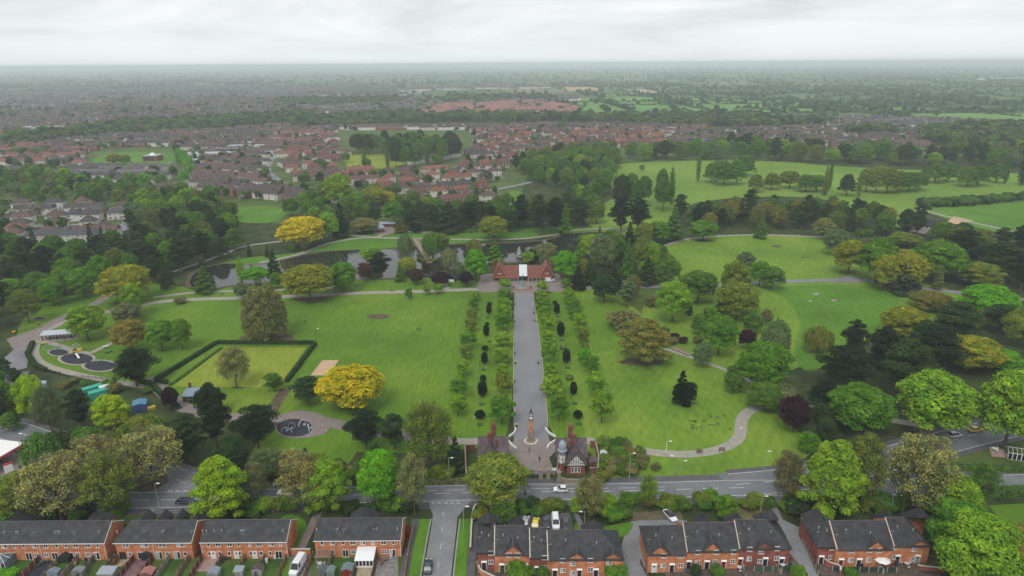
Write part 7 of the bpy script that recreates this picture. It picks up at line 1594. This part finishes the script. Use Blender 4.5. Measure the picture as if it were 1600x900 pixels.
# ---- playground
def playobj(name, lab, px, py, rz=0, z=.15): X, Y = P(px, py); return thing(name, lab, 'play equipment', (X, Y, z), rz)
X, Y = P(92, 529); t = thing('picnic_shelter', 'long open shelter with a pale grey roof above the playground', 'shelter', (X, Y, 0), .18); rf = MB(); slab(rf, [(-6,-1.9,2.5),(6,-1.9,2.5),(6,1.9,3.2),(-6,1.9,3.2)], .12); rf.build('roof', mat('pale_metal_roof', (.42,.45,.5), .5, .08, 2), t)
for k in range(5): MB().box(-5.4+k*2.7-.1, -5.3+k*2.7+.1, -1.5, -1.3, 0, 2.52).build('post', BLACK, t); MB().box(-5.4+k*2.7-.1, -5.3+k*2.7+.1, 1.3, 1.5, 0, 2.9).build('post', BLACK, t)
MB().box(-5, 5, .2, .8, .42, .5).build('bench', WOOD, t)
t = playobj('slide', 'white slide with a dark climbing tower on the middle rubber pad', 121, 559, 2.4); MB().box(1.0, 2.2, -.6, .6, 1.5, 1.6).build('platform', BLACK, t); [MB().tube((x, y, 0), (x, y, 2.6), .06, .06, 6).build('post', BLACK, t) for x in (1.05, 2.15) for y in (-.55, .55)]; rf = MB(); rf.lathe([(1.0, 2.6), (.05, 3.3)], 4, 1.6, 0); rf.build('tower_roof', BLACK, t)
ch = MB(); slab(ch, [(-2.0,-.35,.3),(1.0,-.35,1.6),(1.0,.35,1.6),(-2.0,.35,.3)][::1], .06); [slab(ch, [(-2.0,y,.3),(1.0,y,1.6),(1.0,y+.05,1.85),(-2.0,y+.05,.55)], .05) for y in (-.38,.33)]; ch.build('chute', WHITE, t); ld = MB(); [ld.box(2.25, 2.6, -.4, .4, .25*k, .25*k+.05) for k in range(1, 6)]; ld.build('ladder', STEEL, t, kind='stuff')
t = playobj('climbing_dome', 'yellow-footed climbing dome beside the middle rubber pad', 120, 549, 0); dm = MB()
for k in range(8):
    a = k*math.pi/4
    for j in range(4): p = lambda q: (2.0*math.cos(q*math.pi/8)*math.cos(a), 2.0*math.cos(q*math.pi/8)*math.sin(a), 2.6*math.sin(q*math.pi/8)+.5); dm.tube(p(j), p(j+1), .05, .05, 4)
    for j in range(1, 4): p2 = lambda aa: (2.0*math.cos(j*math.pi/8)*math.cos(aa), 2.0*math.cos(j*math.pi/8)*math.sin(aa), 2.6*math.sin(j*math.pi/8)+.5); dm.tube(p2(a), p2(a+math.pi/4), .04, .04, 4)
dm.build('frame', STEEL, t); MB().lathe([(2.1, 0), (2.0, .5)], 12).build('rim', mat('play_yellow', (.55,.38,.03), .5, .1, 2), t)
def swing(lab, px, py, rz, n=2):
    t = playobj('playground_swing', lab, px, py, rz); w_ = 1.6*n; [MB().tube((x, y, 0), (x, 0, 2.5), .06, .06, 6).build('leg', mat('play_green', (.05,.18,.1), .5, .1, 2), t) for x in (-w_/2, w_/2) for y in (-1, 1)]; MB().tube((-w_/2, 0, 2.5), (w_/2, 0, 2.5), .06, .06, 6).build('crossbar', MATS['play_green'], t)
    for k in range(n):
        x = -w_/2+1.6*(k+.5); s_ = MB().box(x-.25, x+.25, -.12, .12, .55, .6).build('swing_seat', BLACK, t); [MB().tube((x+q, 0, .6), (x+q, 0, 2.45), .015, .015, 3).build('chain', STEEL, s_) for q in (-.22, .22)]
swing('green swing frame on the lower right rubber pad', 155, 570, .5, 1); swing('grey swing set at the top left of the playground', 84, 545, .2, 3)
t = playobj('play_net', 'tall curved rope frame with pale hoops on the left grass of the playground', 77, 549, .3); m_ = MB(); [m_.tube((math.cos(q/8*3.14)*2.4, 0, math.sin(q/8*3.14)*2.8), (math.cos((q+1)/8*3.14)*2.4, 0, math.sin((q+1)/8*3.14)*2.8), .07, .07, 5) for q in range(8)]; m_.build('arch', mat('play_blue', (.25,.38,.5), .5, .1, 2), t); [MB().tube((-2.2+k*.55, 0, .1), (-2.2+k*.55, .8, .1+math.sin(math.acos(max(-1, min(1, (-2.2+k*.55)/2.4))))*2.7), .02, .02, 3).build('rope', WHITE, t) for k in range(9)]
for i, (px, py, c, lab) in enumerate([(68,538,'play_yellow','yellow spring rocker by the playground gate'),(165,543,'play_yellow','cream play table on the bare play ground'),(170,551,'play_green','turquoise play boat on the rough play ground'),(172,513,'play_green','turquoise frame under the playground trees'),(186,580,'play_green','green play net frame beside the black pine'),(22,520,'play_yellow','yellow bench at the park corner')]):
    t = playobj('play_structure', lab, px, py, .4*i, 0); MB().box(-1.1, 1.1, -.5, .5, .5, .62).build('top', WHITE if i == 1 else MATS[c], t); [MB().box(x-.06, x+.06, y-.06, y+.06, 0, .497).build('leg', BLACK, t) for x in (-.95, .95) for y in (-.4, .4)]; MB().tube((-.9, 0, .62), (-.6, .1, 1.9 if i != 5 else .9), .06, .06, 5).build('upright', MATS[c], t); MB().tube((.9, 0, .62), (.6, .1, 1.9 if i != 5 else .9), .06, .06, 5).build('upright', MATS[c], t)
for k, (a, b) in enumerate([((72,582),(108,590)),((108,590),(150,592)),((150,592),(196,598)),((28,520),(64,512)),((95,585),(60,578))]): railing(f'dark low playground fence, {["left","middle","right","upper","corner"][k]} length', a, b, 1.1, sp=.25, group='playground fence lengths')
for i, (px, py, dd, lab) in enumerate([(462,668,0,'pale curved play frame at the left of the splash pad'),(478,664,1,'white water hoop at the middle of the splash pad'),(488,671,2,'low white slide at the right of the splash pad'),(454,676,3,'small blue play post at the front of the splash pad')]):
    t = playobj('splash_arch', lab, px-6, py, i); m_ = MB(); [m_.tube((math.cos(q/6*3.14)*(1.1+.2*dd), 0, math.sin(q/6*3.14)*1.6), (math.cos((q+1)/6*3.14)*(1.1+.2*dd), 0, math.sin((q+1)/6*3.14)*1.6), .09, .09, 5) for q in range(6)]; m_.build('hoop', WHITE if i else MATS['play_blue'], t); MB().lathe([(.5, 0), (.4, .3), (.1, .35)], 8, .3, -.8).build('base', MATS['play_blue'], t)
# containers and huts below the playground
def container(lab, px, py, c, L_=6, rz=0, h=2.4, name='storage_container', wd=2.4):
    X, Y = P(px, py); t = thing(name, lab, 'container', (X, Y, 0), rz); b = MB().box(-L_/2, L_/2, -wd/2, wd/2, 0, h)
    for k in range(int(L_/.4)): b.box(-L_/2+.1+k*.4, -L_/2+.3+k*.4, -wd/2-.04, -wd/2-.001, .1, h-.1)
    b.build('body', OC, t, color=c); MB().box(-L_/2-.03, L_/2+.03, -wd/2-.05, wd/2+.05, h+.002, h+.08).build('roof', OC, t, color=tuple(min(1, v*1.1) for v in c)); MB().box(L_/2+.002, L_/2+.05, -wd/2+.1, wd/2-.1, .1, h-.1).build('door', OC, t, color=c); return t
container('teal storage container behind, below the playground', 146, 614, (.05,.33,.24), 6, .75); container('teal storage container in front, below the playground', 156, 620, (.05,.35,.25), 6, .75); container('white container beside the teal ones', 165, 613, (.6,.62,.62), 3, .75)
shed('bright blue shed beside the playground drive', 220, 640, 4.0, 4.2, (.05,.09,.24), (.09,.22,.34), 2.6, .4); shed('grey-blue roofed shed behind the left road', 62, 608, 4.4, 2.6, (.3,.33,.35), (.3,.36,.42), 2.2, .5); container('yellow skip beside the blue shed', 237, 640, (.4,.3,.05), 2.4, .6, 1.0, 'waste_skip', 1.6); container('low grey store by the left yard', 30, 590, (.1,.1,.12), 7, .25, 1.6)
# white glasshouse and table at the far right garden
X, Y = P(1592, 716); t = thing('glasshouse', 'white-framed glasshouse in the garden at the right edge', 'glasshouse', (X, Y, 0), -.35); glazed(t, -3.2, 3.2, -1.6, -1.5, 0, 2.1, 6); MB().box(-3.2, 3.2, -1.49, 1.6, .02, .3).build('base', BRICKD, t)
for k in range(7): m_ = MB(); x = -3.2+k*6.4/6; m_.tube((x, -1.55, 2.1), (x, 0, 3.1), .05, .05, 4); m_.tube((x, 0, 3.1), (x, 1.6, 2.1), .05, .05, 4); m_.build('rafter', WHITE, t)
MB().tube((-3.2, 0, 3.12), (3.2, 0, 3.12), .06, .06, 4).build('ridge', WHITE, t); table(1554, 704, 'white table on the pinkish patio by the glasshouse', (.7,.7,.68), .8)
sheet('patio', [(1545,700),(1568,702),(1572,716),(1550,714)], GM['pinkp'], .16)
# petrol station
pA, pB, pC = Vector(P(38, 691, 4.6)), Vector(P(0, 713, 4.6)), Vector(P(0, 686.5, 4.6)); u = (pB-pA).normalized(); v = (pC-pA).normalized(); t = thing('petrol_canopy', 'white filling station canopy with a red fascia at the left edge', 'canopy', (pA.x, pA.y, 0))
L1, L2 = 30, 17; q = [(0, 0), (v.x*L2, v.y*L2), (u.x*L1+v.x*L2, u.y*L1+v.y*L2), (u.x*L1, u.y*L1)]
if sum(q[i][0]*q[(i+1) % 4][1]-q[(i+1) % 4][0]*q[i][1] for i in range(4)) < 0: q = q[::-1]
MB().prism(q, 4.0, 4.55).build('roof', WHITE, t); REDP = mat('red_fascia', (.55,.02,.05), .4, .05, 2); cqx = sum(p[0] for p in q)/4; cqy = sum(p[1] for p in q)/4
for i in range(4):
    a, b = Vector(q[i]), Vector(q[(i+1) % 4]); d = (b-a).normalized(); nrm = Vector((d.y, -d.x)); f = MB(); a2, b2 = a+nrm*.02, b+nrm*.02; a3, b3 = a+nrm*.1, b+nrm*.1; f.prism([(a3.x,a3.y),(b3.x,b3.y),(b2.x,b2.y),(a2.x,a2.y)], 3.75, 4.3); f.build('fascia', REDP, t)
for k in range(3):
    p = Vector((0, 0))+u*(4+k*9)+v*6; MB().box(p.x-.2, p.x+.2, p.y-.2, p.y+.2, 0, 3.997).build('column', WHITE, t)
    g = thing('fuel_pump', f'red and dark fuel pump under the canopy, {ORD[k]} from the right', 'fuel pump', (pA.x+p.x+1.0, pA.y+p.y-.6, .15), 0, 'fuel pumps under the canopy'); MB().box(-.45, .45, -.3, .3, 0, 1.5).build('body', BLACK, g); MB().box(-.47, .47, -.32, .32, 1.503, 2.1).build('header', REDP, g); MB().box(-.3, .3, -.34, -.32, .9, 1.3).build('display', GLASS, g)
X, Y = P(18, 749); t = thing('sign_totem', 'tall white filling station sign slab on the forecourt', 'sign', (X, Y, 0), .7); MB().box(-1.0, 1.0, -.15, .15, 0, 4.6).build('panel', WHITE, t); MB().box(-1.01, 1.01, -.17, .17, 4.603, 5.0).build('top_band', REDP, t)
t = playobj('utility_cabinet', 'pale green roadside cabinet below the lawn', 552, 746, 0, .1); t['category'] = 'cabinet'; MB().box(-.5, .5, -.3, .3, 0, 1.5).build('body', mat('pale_green_paint', (.45,.55,.5), .5, .05, 2), t); MB().box(-.53, .53, -.33, .33, 1.503, 1.58).build('lid', STEEL, t)
# ---- street lamps
def lamp(px, py, yt, lab, side=1, m=STEEL):
    X, Y = P(px, py); h = max(3.5, ztop(px, yt, Y)); t = thing('street_lamp', lab, 'street lamp', (X, Y, .1), 0, 'street lamps'); MB().lathe([(.13, 0), (.12, 1.2), (.08, 1.3), (.06, h)], 8).build('pole', m, t); MB().tube((0, 0, h), (side*.9, -.2, h+.12), .045, .04, 5).build('arm', m, t); MB().box(min(side*.6, side*1.35), max(side*.6, side*1.35), -.36, -.04, h+.1, h+.24).build('lantern', WHITE, t)
for i, a in enumerate([(249,794,756,'street lamp by the junction with the grass island'),(580,765,750,'short street lamp across the road from the vivid green tree'),(702,753,716,'street lamp between the bare tree and the left lodge'),(820,772,733,'street lamp beside the road in front of the park gate'),(725,828,792,'street lamp at the mouth of the side street'),(913,829,800,'street lamp beside the parked cars'),(983,749,709,'street lamp by the sand garden'),(1053,741,713,'pale street lamp on the verge below the curved path'),(1064,738,722,'short post on the verge right of the pale lamp'),(50,722,678,'street lamp in front of the filling station'),(1192,741,706,'street lamp at the start of the road fork'),(1390,806,735,'street lamp below the road fork'),(1188,800,776,'lamp post by the lane end')]): lamp(*a, side=-1 if i % 2 else 1)
lamp(495.5, 541, 514, 'dark park lamp at the corner of the bowling green', 1, BLACK); lamp(1041, 707, 694, 'small post beside the curved path', 1, WHITE)
# ---- benches, bins, markers along the drive
def bench(px, py, rz, lab, c=(.16,.1,.06), grp='benches along the avenue drive'):
    X, Y = P(px, py); t = thing('park_bench', lab, 'bench', (X, Y, .12), rz, grp); s = MB(); [s.box(-.9, .9, -.25+k*.16, -.13+k*.16, .43, .47) for k in range(3)]; s.build('seat', OC, t, color=c); s = MB(); [s.box(-.9, .9, .24, .28, .55+k*.15, .66+k*.15) for k in range(3)]; s.build('backrest', OC, t, color=c); [MB().box(x-.04, x+.04, -.25, .27, 0, .427).build('leg', BLACK, t) for x in (-.75, .75)]
for side, rz, lst in (('left', math.pi/2*3, [(804,476),(804,503),(804,553),(804,597)]), ('right', math.pi/2, [(834,490),(835,502),(841,568),(845,609)])):
    for i, (x, y) in enumerate(lst): bench(x, y, rz, f'bench on the {side} edge of the drive, {ORD[i]} from the pavilion')
for x, y, l in ((612,456,'bench beside the main park path'),(1128,705,'bench on the curved path near its bend'),(1093,708,'bench at the foot of the curved path'),(300,452,'bench at the west end of the lake')): bench(x, y, 0, l, grp='benches beside the park paths')
def litter(px, py, lab, c=(.03,.03,.03), c2=(.6,.45,.03)): X, Y = P(px, py); t = thing('litter_bin', lab, 'litter bin', (X, Y, .12), 0, 'litter bins in the park'); MB().lathe([(.28, 0), (.32, .95)], 10).build('body', OC, t, color=c); MB().lathe([(.35, .953), (.3, 1.15), (.05, 1.25)], 10).build('lid', OC, t, color=c2)
for a in [(807,668,'black bin with yellow lid at the foot of the drive, left edge'),(805,569,'dark bin on the left edge of the drive'),(833,479,'pale bin on the right edge of the drive near the pavilion',(.5,.5,.5),(.6,.6,.6)),(60,508,'bin by the path fork above the playground'),(1158,674,'white marker bin on the bend of the curved path',(.5,.5,.48),(.6,.6,.6))]: litter(*a)
ribbon('drive_edging', [(804.5,668),(803,560),(805,457)], .16, PALE, .2, sm=0, off=.2, h=.1); ribbon('drive_edging', [(855.5,668),(846,560),(832.5,457)], .16, PALE, .2, sm=0, off=-.2, h=.1)
X, Y = P(748, 653); t = thing('marker_stone', 'small white marker beside the lowest clipped ball', 'marker', (X-1.2, Y, 0)); MB().lathe([(.3, 0), (.3, .6), (.1, .75)], 8).build('body', WHITE, t)
# golf greens, bunkers, ground marks on the hill lawn
for q in ((1213,385,8,2),(1256,403,4,1.2),(1275,460,5,1.6),(1303,470,4,1.4),(1266,471,3,1.2),(1386,389,5,1.3)): sheet('worn_patch', [(q[0]+q[2]*math.cos(k/12*6.283), q[1]+q[3]*math.sin(k/12*6.283)) for k in range(12)], EARTH if q[0] in (1213,1256) else PATH, .16)
rng = random.Random(12)
for k in range(16): X, Y = P(rng.uniform(1078,1142), rng.uniform(649,672)); sheet('grass_ring', [(X+(.55)*math.cos(a/10*6.283), Y+.55*math.sin(a/10*6.283)) for a in range(10)], ROUGH_G, .17, world=True)
# ---- vehicles
def loft(mb, st, mi=0):
    """st: list of (x, [(y,z)...]) rings of equal size, both ends closed"""
    n = len(st[0][1]); vs = [(x, y, z) for x, r_ in st for y, z in r_]; fs = [tuple(range(n)), tuple(range((len(st)-1)*n+n-1, (len(st)-1)*n-1, -1))]
    for j in range(len(st)-1):
        for k in range(n): k2 = (k+1) % n; fs.append((j*n+k, (j+1)*n+k, (j+1)*n+k2, j*n+k2))
    mb.add(vs, fs, mi)
def car_parts(L_, W_, Hh, kind):
    hw = W_/2; b = MB(); belt = Hh*.62 if kind != 'van' else Hh*.55
    def ring(w_, zb, zt): return [(-w_, zb+.12), (-w_*.92, zb), (w_*.92, zb), (w_, zb+.12), (w_, zt-.12), (w_*.9, zt), (-w_*.9, zt), (-w_, zt-.12)]
    bon = belt-.02
    xs = [(-L_/2, .80, .38, belt*.82), (-L_/2+.12, .93, .26, belt*.98), (-L_/2+.8, 1, .22, belt), (0, 1, .2, belt), (L_/2-1.2, 1, .22, belt-.02), (L_/2-.45, .96, .24, belt-.16), (L_/2-.08, .86, .28, belt-.28), (L_/2, .74, .36, belt-.36)]
    loft(b, [(x, ring(hw*k, zb, zt)) for x, k, zb, zt in xs]); body = b
    if kind == 'van': c0, c1, r0, r1 = -L_/2+.05, L_/2-.95, -L_/2+.12, L_/2-1.75
    elif kind == 'hatch': c0, c1, r0, r1 = -L_/2+.12, L_/2-1.05, -L_/2+.6, L_/2-1.85
    else: c0, c1, r0, r1 = -L_/2+.55, L_/2-1.15, -L_/2+1.15, L_/2-2.0
    g = MB(); w0, w1 = hw*.93, hw*.76; zt = Hh-.06
    g.add([(c0,-w0,belt-.02),(c1,-w0,belt-.02),(c1,w0,belt-.02),(c0,w0,belt-.02),(r0,-w1,zt),(r1,-w1,zt),(r1,w1,zt),(r0,w1,zt)], [(0,3,2,1),(0,1,5,4),(1,2,6,5),(2,3,7,6),(3,0,4,7),(4,5,6,7)])
    r = MB(); e_ = .03; r.add([(r0-.05,-w1-e_,zt-.04),(r1+.05,-w1-e_,zt-.04),(r1+.05,w1+e_,zt-.04),(r0-.05,w1+e_,zt-.04),(r0+.1,-w1+.08,Hh),(r1-.1,-w1+.08,Hh),(r1-.1,w1-.08,Hh),(r0+.1,w1-.08,Hh)], [(0,3,2,1),(0,1,5,4),(1,2,6,5),(2,3,7,6),(3,0,4,7),(4,5,6,7)])
    # pillars
    for sx, (a, b_) in ((-1, (c0, r0)), (1, (c1, r1))):
        for sy in (-1, 1): r.tube((a, sy*w0, belt), (b_, sy*w1, zt), .05, .05, 4)
    m_ = (c0+c1)/2
    for sy in (-1, 1): r.tube((m_, sy*(w0+.01), belt), (m_, sy*(w1+.01), zt), .045, .045, 4)
    if kind == 'van':
        for sy in (-1, 1): r.add([(c0,sy*(w0+.015),belt),(c1-1.3,sy*(w0+.015),belt),(c1-1.3,sy*(w1+.03),zt),(r0,sy*(w1+.03),zt)], [(0,1,2,3) if sy < 0 else (3,2,1,0)])
    wh = MB(); wh.tube((0, -.11, 0), (0, .11, 0), .32, .32, 14); rim = MB(); rim.tube((0, -.125, 0), (0, .125, 0), .19, .19, 10)
    li = MB().box(-.03, .05, -.2, .2, -.07, .07)
    return dict(L=L_, W=W_, body=body.mesh('body', PAINT), glass=g.mesh('windows', GLASS), roof=r.mesh('roof', PAINT), wheel=wh.mesh('wheel', BLACK), rim=rim.mesh('rim', STEEL), lamp=li.mesh('headlight', WHITE), tail=li.mesh('tail_light', mat('tail_lamp', (.4,.01,.01), .3, .05, 2)), belt=belt)
CP = dict(hatch=car_parts(3.8, 1.72, 1.48, 'hatch'), saloon=car_parts(4.6, 1.82, 1.44, 'saloon'), van=car_parts(4.9, 1.9, 2.0, 'van'), bigvan=car_parts(5.6, 2.05, 2.5, 'van'), mpv=car_parts(4.3, 1.8, 1.62, 'hatch'))
def car(kind, col, pos, rz, lab, group, roofcol=None, z=.18, simple=False):
    p = CP[kind]; t = thing('parked_car' if 'van' not in kind else 'parked_van', lab, 'car' if 'van' not in kind else 'van', (*pos, z), rz, group)
    link('body', p['body'], t, color=col); link('windows', p['glass'], t); link('roof', p['roof'], t, color=roofcol or col)
    if simple: return t
    for sx in (-1, 1):
        for sy in (-1, 1):
            w_ = link('wheel', p['wheel'], t); w_.location = (sx*(p['L']/2-.75), sy*(p['W']/2-.12), .32); link('rim', p['rim'], w_)
            h_ = link('headlight' if sx > 0 else 'tail_light', p['lamp'] if sx > 0 else p['tail'], t); h_.location = (sx*(p['L']/2-.06), sy*(p['W']/2-.38), p['belt']*.72)
    return t
G1 = 'cars on the roads'; G2 = 'vehicles parked behind the stepped terrace'; rd = math.radians
for k, c, px, py, a, lab, g, rc in [('saloon',(.012,.02,.05),290,787,0,'dark blue saloon on the main road by the junction',G1,None),('mpv',(.7,.72,.72),447,773,180,'white car on the main road behind thin roadside trees',G1,None),('hatch',(.78,.78,.78),876,768,180,'white hatchback on the road before the park gate',G1,None),
 ('saloon',(.03,.055,.06),669,889,93,'dark green-blue car parked in the side street',G1,None),('bigvan',(.72,.73,.73),466,890,-98,'big white van on the driveway between terraces',G1,None),('mpv',(.45,.47,.48),1491,683,12,'silver estate car on the right road',G1,None),('saloon',(.7,.5,.02),1523,674,14,'yellow car on the right road',G1,None),
 ('saloon',(.42,.43,.44),821,820,80,'silver car, leftmost in the car park',G2,None),('hatch',(.72,.58,.03),837,821,82,'bright yellow car in the car park',G2,None),('hatch',(.03,.035,.045),853,821,-88,'dark grey car left of the white parked van',G2,None),('van',(.76,.77,.78),868,820,-90,'white van in the car park',G2,None),('mpv',(.04,.05,.05),884,824,-90,'dark car at the right end of the car park',G2,None),
 ('saloon',(.75,.76,.77),1047,809,-72,'white car with a black roof alone on the parking bay',G2,(.02,.02,.025)),('van',(.72,.74,.76),859,440,15,'white van parked at the right of the pavilion',G1,None),('hatch',(.03,.04,.06),863,432,0,'dark car beside the pavilion chimney',G1,None),
 ('mpv',(.02,.025,.035),33,706,-25,'black car beside the filling station canopy',G1,None),('saloon',(.03,.03,.04),4,763,0,'dark car at the lower left forecourt edge',G1,None),('hatch',(.7,.7,.7),182,372,60,'white car on the lane by the white houses',G1,None),('hatch',(.4,.42,.45),196,352,80,'silver car at the top of the lane by the white houses',G1,None)]:
    car(k, c, P(px, py), rd(a), lab, g, rc)
rng = random.Random(31); n_ = 0; seen = {}
PARK.sort(key=lambda q: q[1])
for (x, y, a) in PARK:
    px, py = proj(x, y)
    if y < 1250 and n_ < 230 and 0 < px < 1600:
        c = rng.choice([(.7,.7,.7),(.7,.7,.7),(.4,.42,.44),(.03,.03,.04),(.3,.02,.02),(.04,.08,.2),(.1,.1,.11)]); cn = {.7: 'white', .4: 'silver', .03: 'black', .3: 'red', .04: 'blue', .1: 'grey'}[c[0]]
        car(rng.choice(['hatch', 'saloon', 'mpv']), c, (x, y), a, f'small {cn} car parked ' + ('among the crescents on the left' if px < 440 else 'left of the poplar screen' if px < 560 else 'below the playing field' if px < 745 and py > 255 else 'behind the poplar screen' if px < 745 else 'in the estate right of the playing field' if px < 900 else 'in the estate above the meadow wood' if px < 1060 else 'in the brown estate above the meadow'), 'cars parked on the estate streets', z=.38, simple=True); n_ += 1
for r_ in (rw[0], rw[1], rw[6]):
    for i, (x, y) in enumerate(smooth(r_, False, 2)[::2]):
        c = rng.choice([(.7,.7,.7),(.03,.03,.04),(.4,.42,.44)]); car('hatch', c, (x+2.2, y), 1.2, f'small {({.7:"white",.03:"black",.4:"silver"})[c[0]]} car standing on the curving estate road', 'cars on the estate roads', z=.45, simple=True)
# ---- people
def person_mesh():
    J = [((0,0,.95),.15),((0,0,1.15),.14),((0,0,1.38),.16),((0,0,1.5),.06),((0,-.02,1.62),.10),((0,-.01,1.72),.09),((.10,0,.88),.09),((.12,.16,.5),.065),((.12,.05,.1),.045),((.12,-.12,.04),.04),((-.10,0,.88),.09),((-.12,-.16,.5),.065),((-.12,-.02,.1),.045),((-.12,-.2,.04),.04),((.2,0,1.4),.06),((.26,.12,1.15),.045),((.25,-.02,.92),.035),((.25,-.05,.84),.03),((-.2,0,1.4),.06),((-.26,-.1,1.15),.045),((-.25,-.22,.95),.035),((-.25,-.27,.88),.03)]
    E_ = [(0,1),(1,2),(2,3),(3,4),(4,5),(0,6),(6,7),(7,8),(8,9),(0,10),(10,11),(11,12),(12,13),(2,14),(14,15),(15,16),(16,17),(2,18),(18,19),(19,20),(20,21)]
    me = D.meshes.new('figure'); me.from_pydata([j[0] for j in J], E_, []); o = D.objects.new('figure', me); C.objects.link(o); sk = o.modifiers.new('s', 'SKIN'); sk.use_smooth_shade = True; su = o.modifiers.new('u', 'SUBSURF'); su.levels = 1; su.render_levels = 1
    for v_, j in zip(me.skin_vertices[0].data, J): v_.radius = (j[1], j[1])
    me.skin_vertices[0].data[0].use_root = True
    dg = bpy.context.evaluated_depsgraph_get(); m2 = D.meshes.new_from_object(o.evaluated_get(dg)); D.objects.remove(o)
    m2.materials.clear()
    for m_ in (mat('dark_trousers', (.03,.035,.05), .9, .2, 3), OC, mat('skin', (.5,.3,.22), .6, .05, 3)): m2.materials.append(m_)
    for p in m2.polygons: z = p.center.z; p.material_index = 0 if z < .93 else (2 if z > 1.5 or (abs(p.center.x) > .2 and z < .95) else 1)
    m2.name = 'figure'; return m2
PM = person_mesh(); HM = MB().lathe([(.10, 1.66), (.125, 1.73), (.10, 1.83), (.02, 1.87)], 10).mesh('hair', BARK)
for i, (px, py, c, lab) in enumerate([(525,460,(.02,.02,.03),'person in black walking on the main park path under the oak'),(532,460,(.3,.3,.32),'person in grey beside a companion on the main park path'),(536,459,(.02,.02,.03),'person in a dark coat, right one of the walkers by the oak'),(477,506,(.03,.04,.05),'person in dark clothes alone on the lawn behind the bowling green'),(652,517,(.03,.03,.04),'person in dark clothes standing on the middle of the main lawn'),(656,518,(.05,.05,.08),'person bending beside another on the main lawn'),(325,464,(.04,.03,.03),'left walker on the path west of the lake'),(348,462,(.03,.03,.04),'right walker on the path west of the lake'),(827,707,(.1,.12,.2),'person near the clock tower on the forecourt'),(843,722,(.03,.03,.03),'person walking through the forecourt towards the gate'),(1092,709,(.1,.1,.12),'person on the curved path at its lowest point'),(821,776,(.05,.02,.02),'person at the roadside opposite the park gate'),(117,560,(.03,.03,.03),'child-minder in black beside the white slide'),(790,452,(.3,.05,.05),'person in red near the left gable of the pavilion')]):
    X, Y = P(px, py); t = thing('person', lab, 'person', (X, Y, .16), i*1.3); link('figure', PM, t, color=c); link('hair', HM, t)
HAZE=1.6e-4
# labels that still coincide inside one small group are told apart by their order from the left
def finish_labels():
    by = {}
    for o in SC.objects:
        if o.parent is None and o.get('category'): by.setdefault(o['label'], []).append(o)
    OW = ['first','second','third','fourth','fifth','sixth','seventh','eighth','ninth','tenth','eleventh','twelfth','thirteenth','fourteenth','fifteenth','sixteenth','seventeenth','eighteenth','nineteenth','twentieth']+['twenty-'+w_ for w_ in ('first','second','third','fourth','fifth','sixth','seventh','eighth','ninth')]+['thirtieth']
    for lab, os_ in by.items():
        if 2 <= len(os_) <= 30 and len(lab.split()) <= 13:
            os_.sort(key=lambda o: proj(o.location.x, o.location.y)[0])
            for i, o in enumerate(os_): o['label'] = f'{lab}, {OW[i]} from left'
finish_labels()
for o in SC.objects:
    if o.parent is None and o.get('label') and len(o['label'].split()) > 16: print('LONG', o.name, o['label'])
# ================================================================== AIR
hm, hn, hl, hb = newmat('haze')
hn.remove(hb); pv = hn.new('ShaderNodeVolumePrincipled'); pv.inputs['Density'].default_value = HAZE; pv.inputs['Color'].default_value = (.86, .945, 1, 1); pv.inputs['Anisotropy'].default_value = 0
hl.new(pv.outputs[0], hn['Material Output'].inputs['Volume'])
MB().box(-26000, 26000, -2500, 26000, -1, 118).build('haze', hm, kind='stuff')
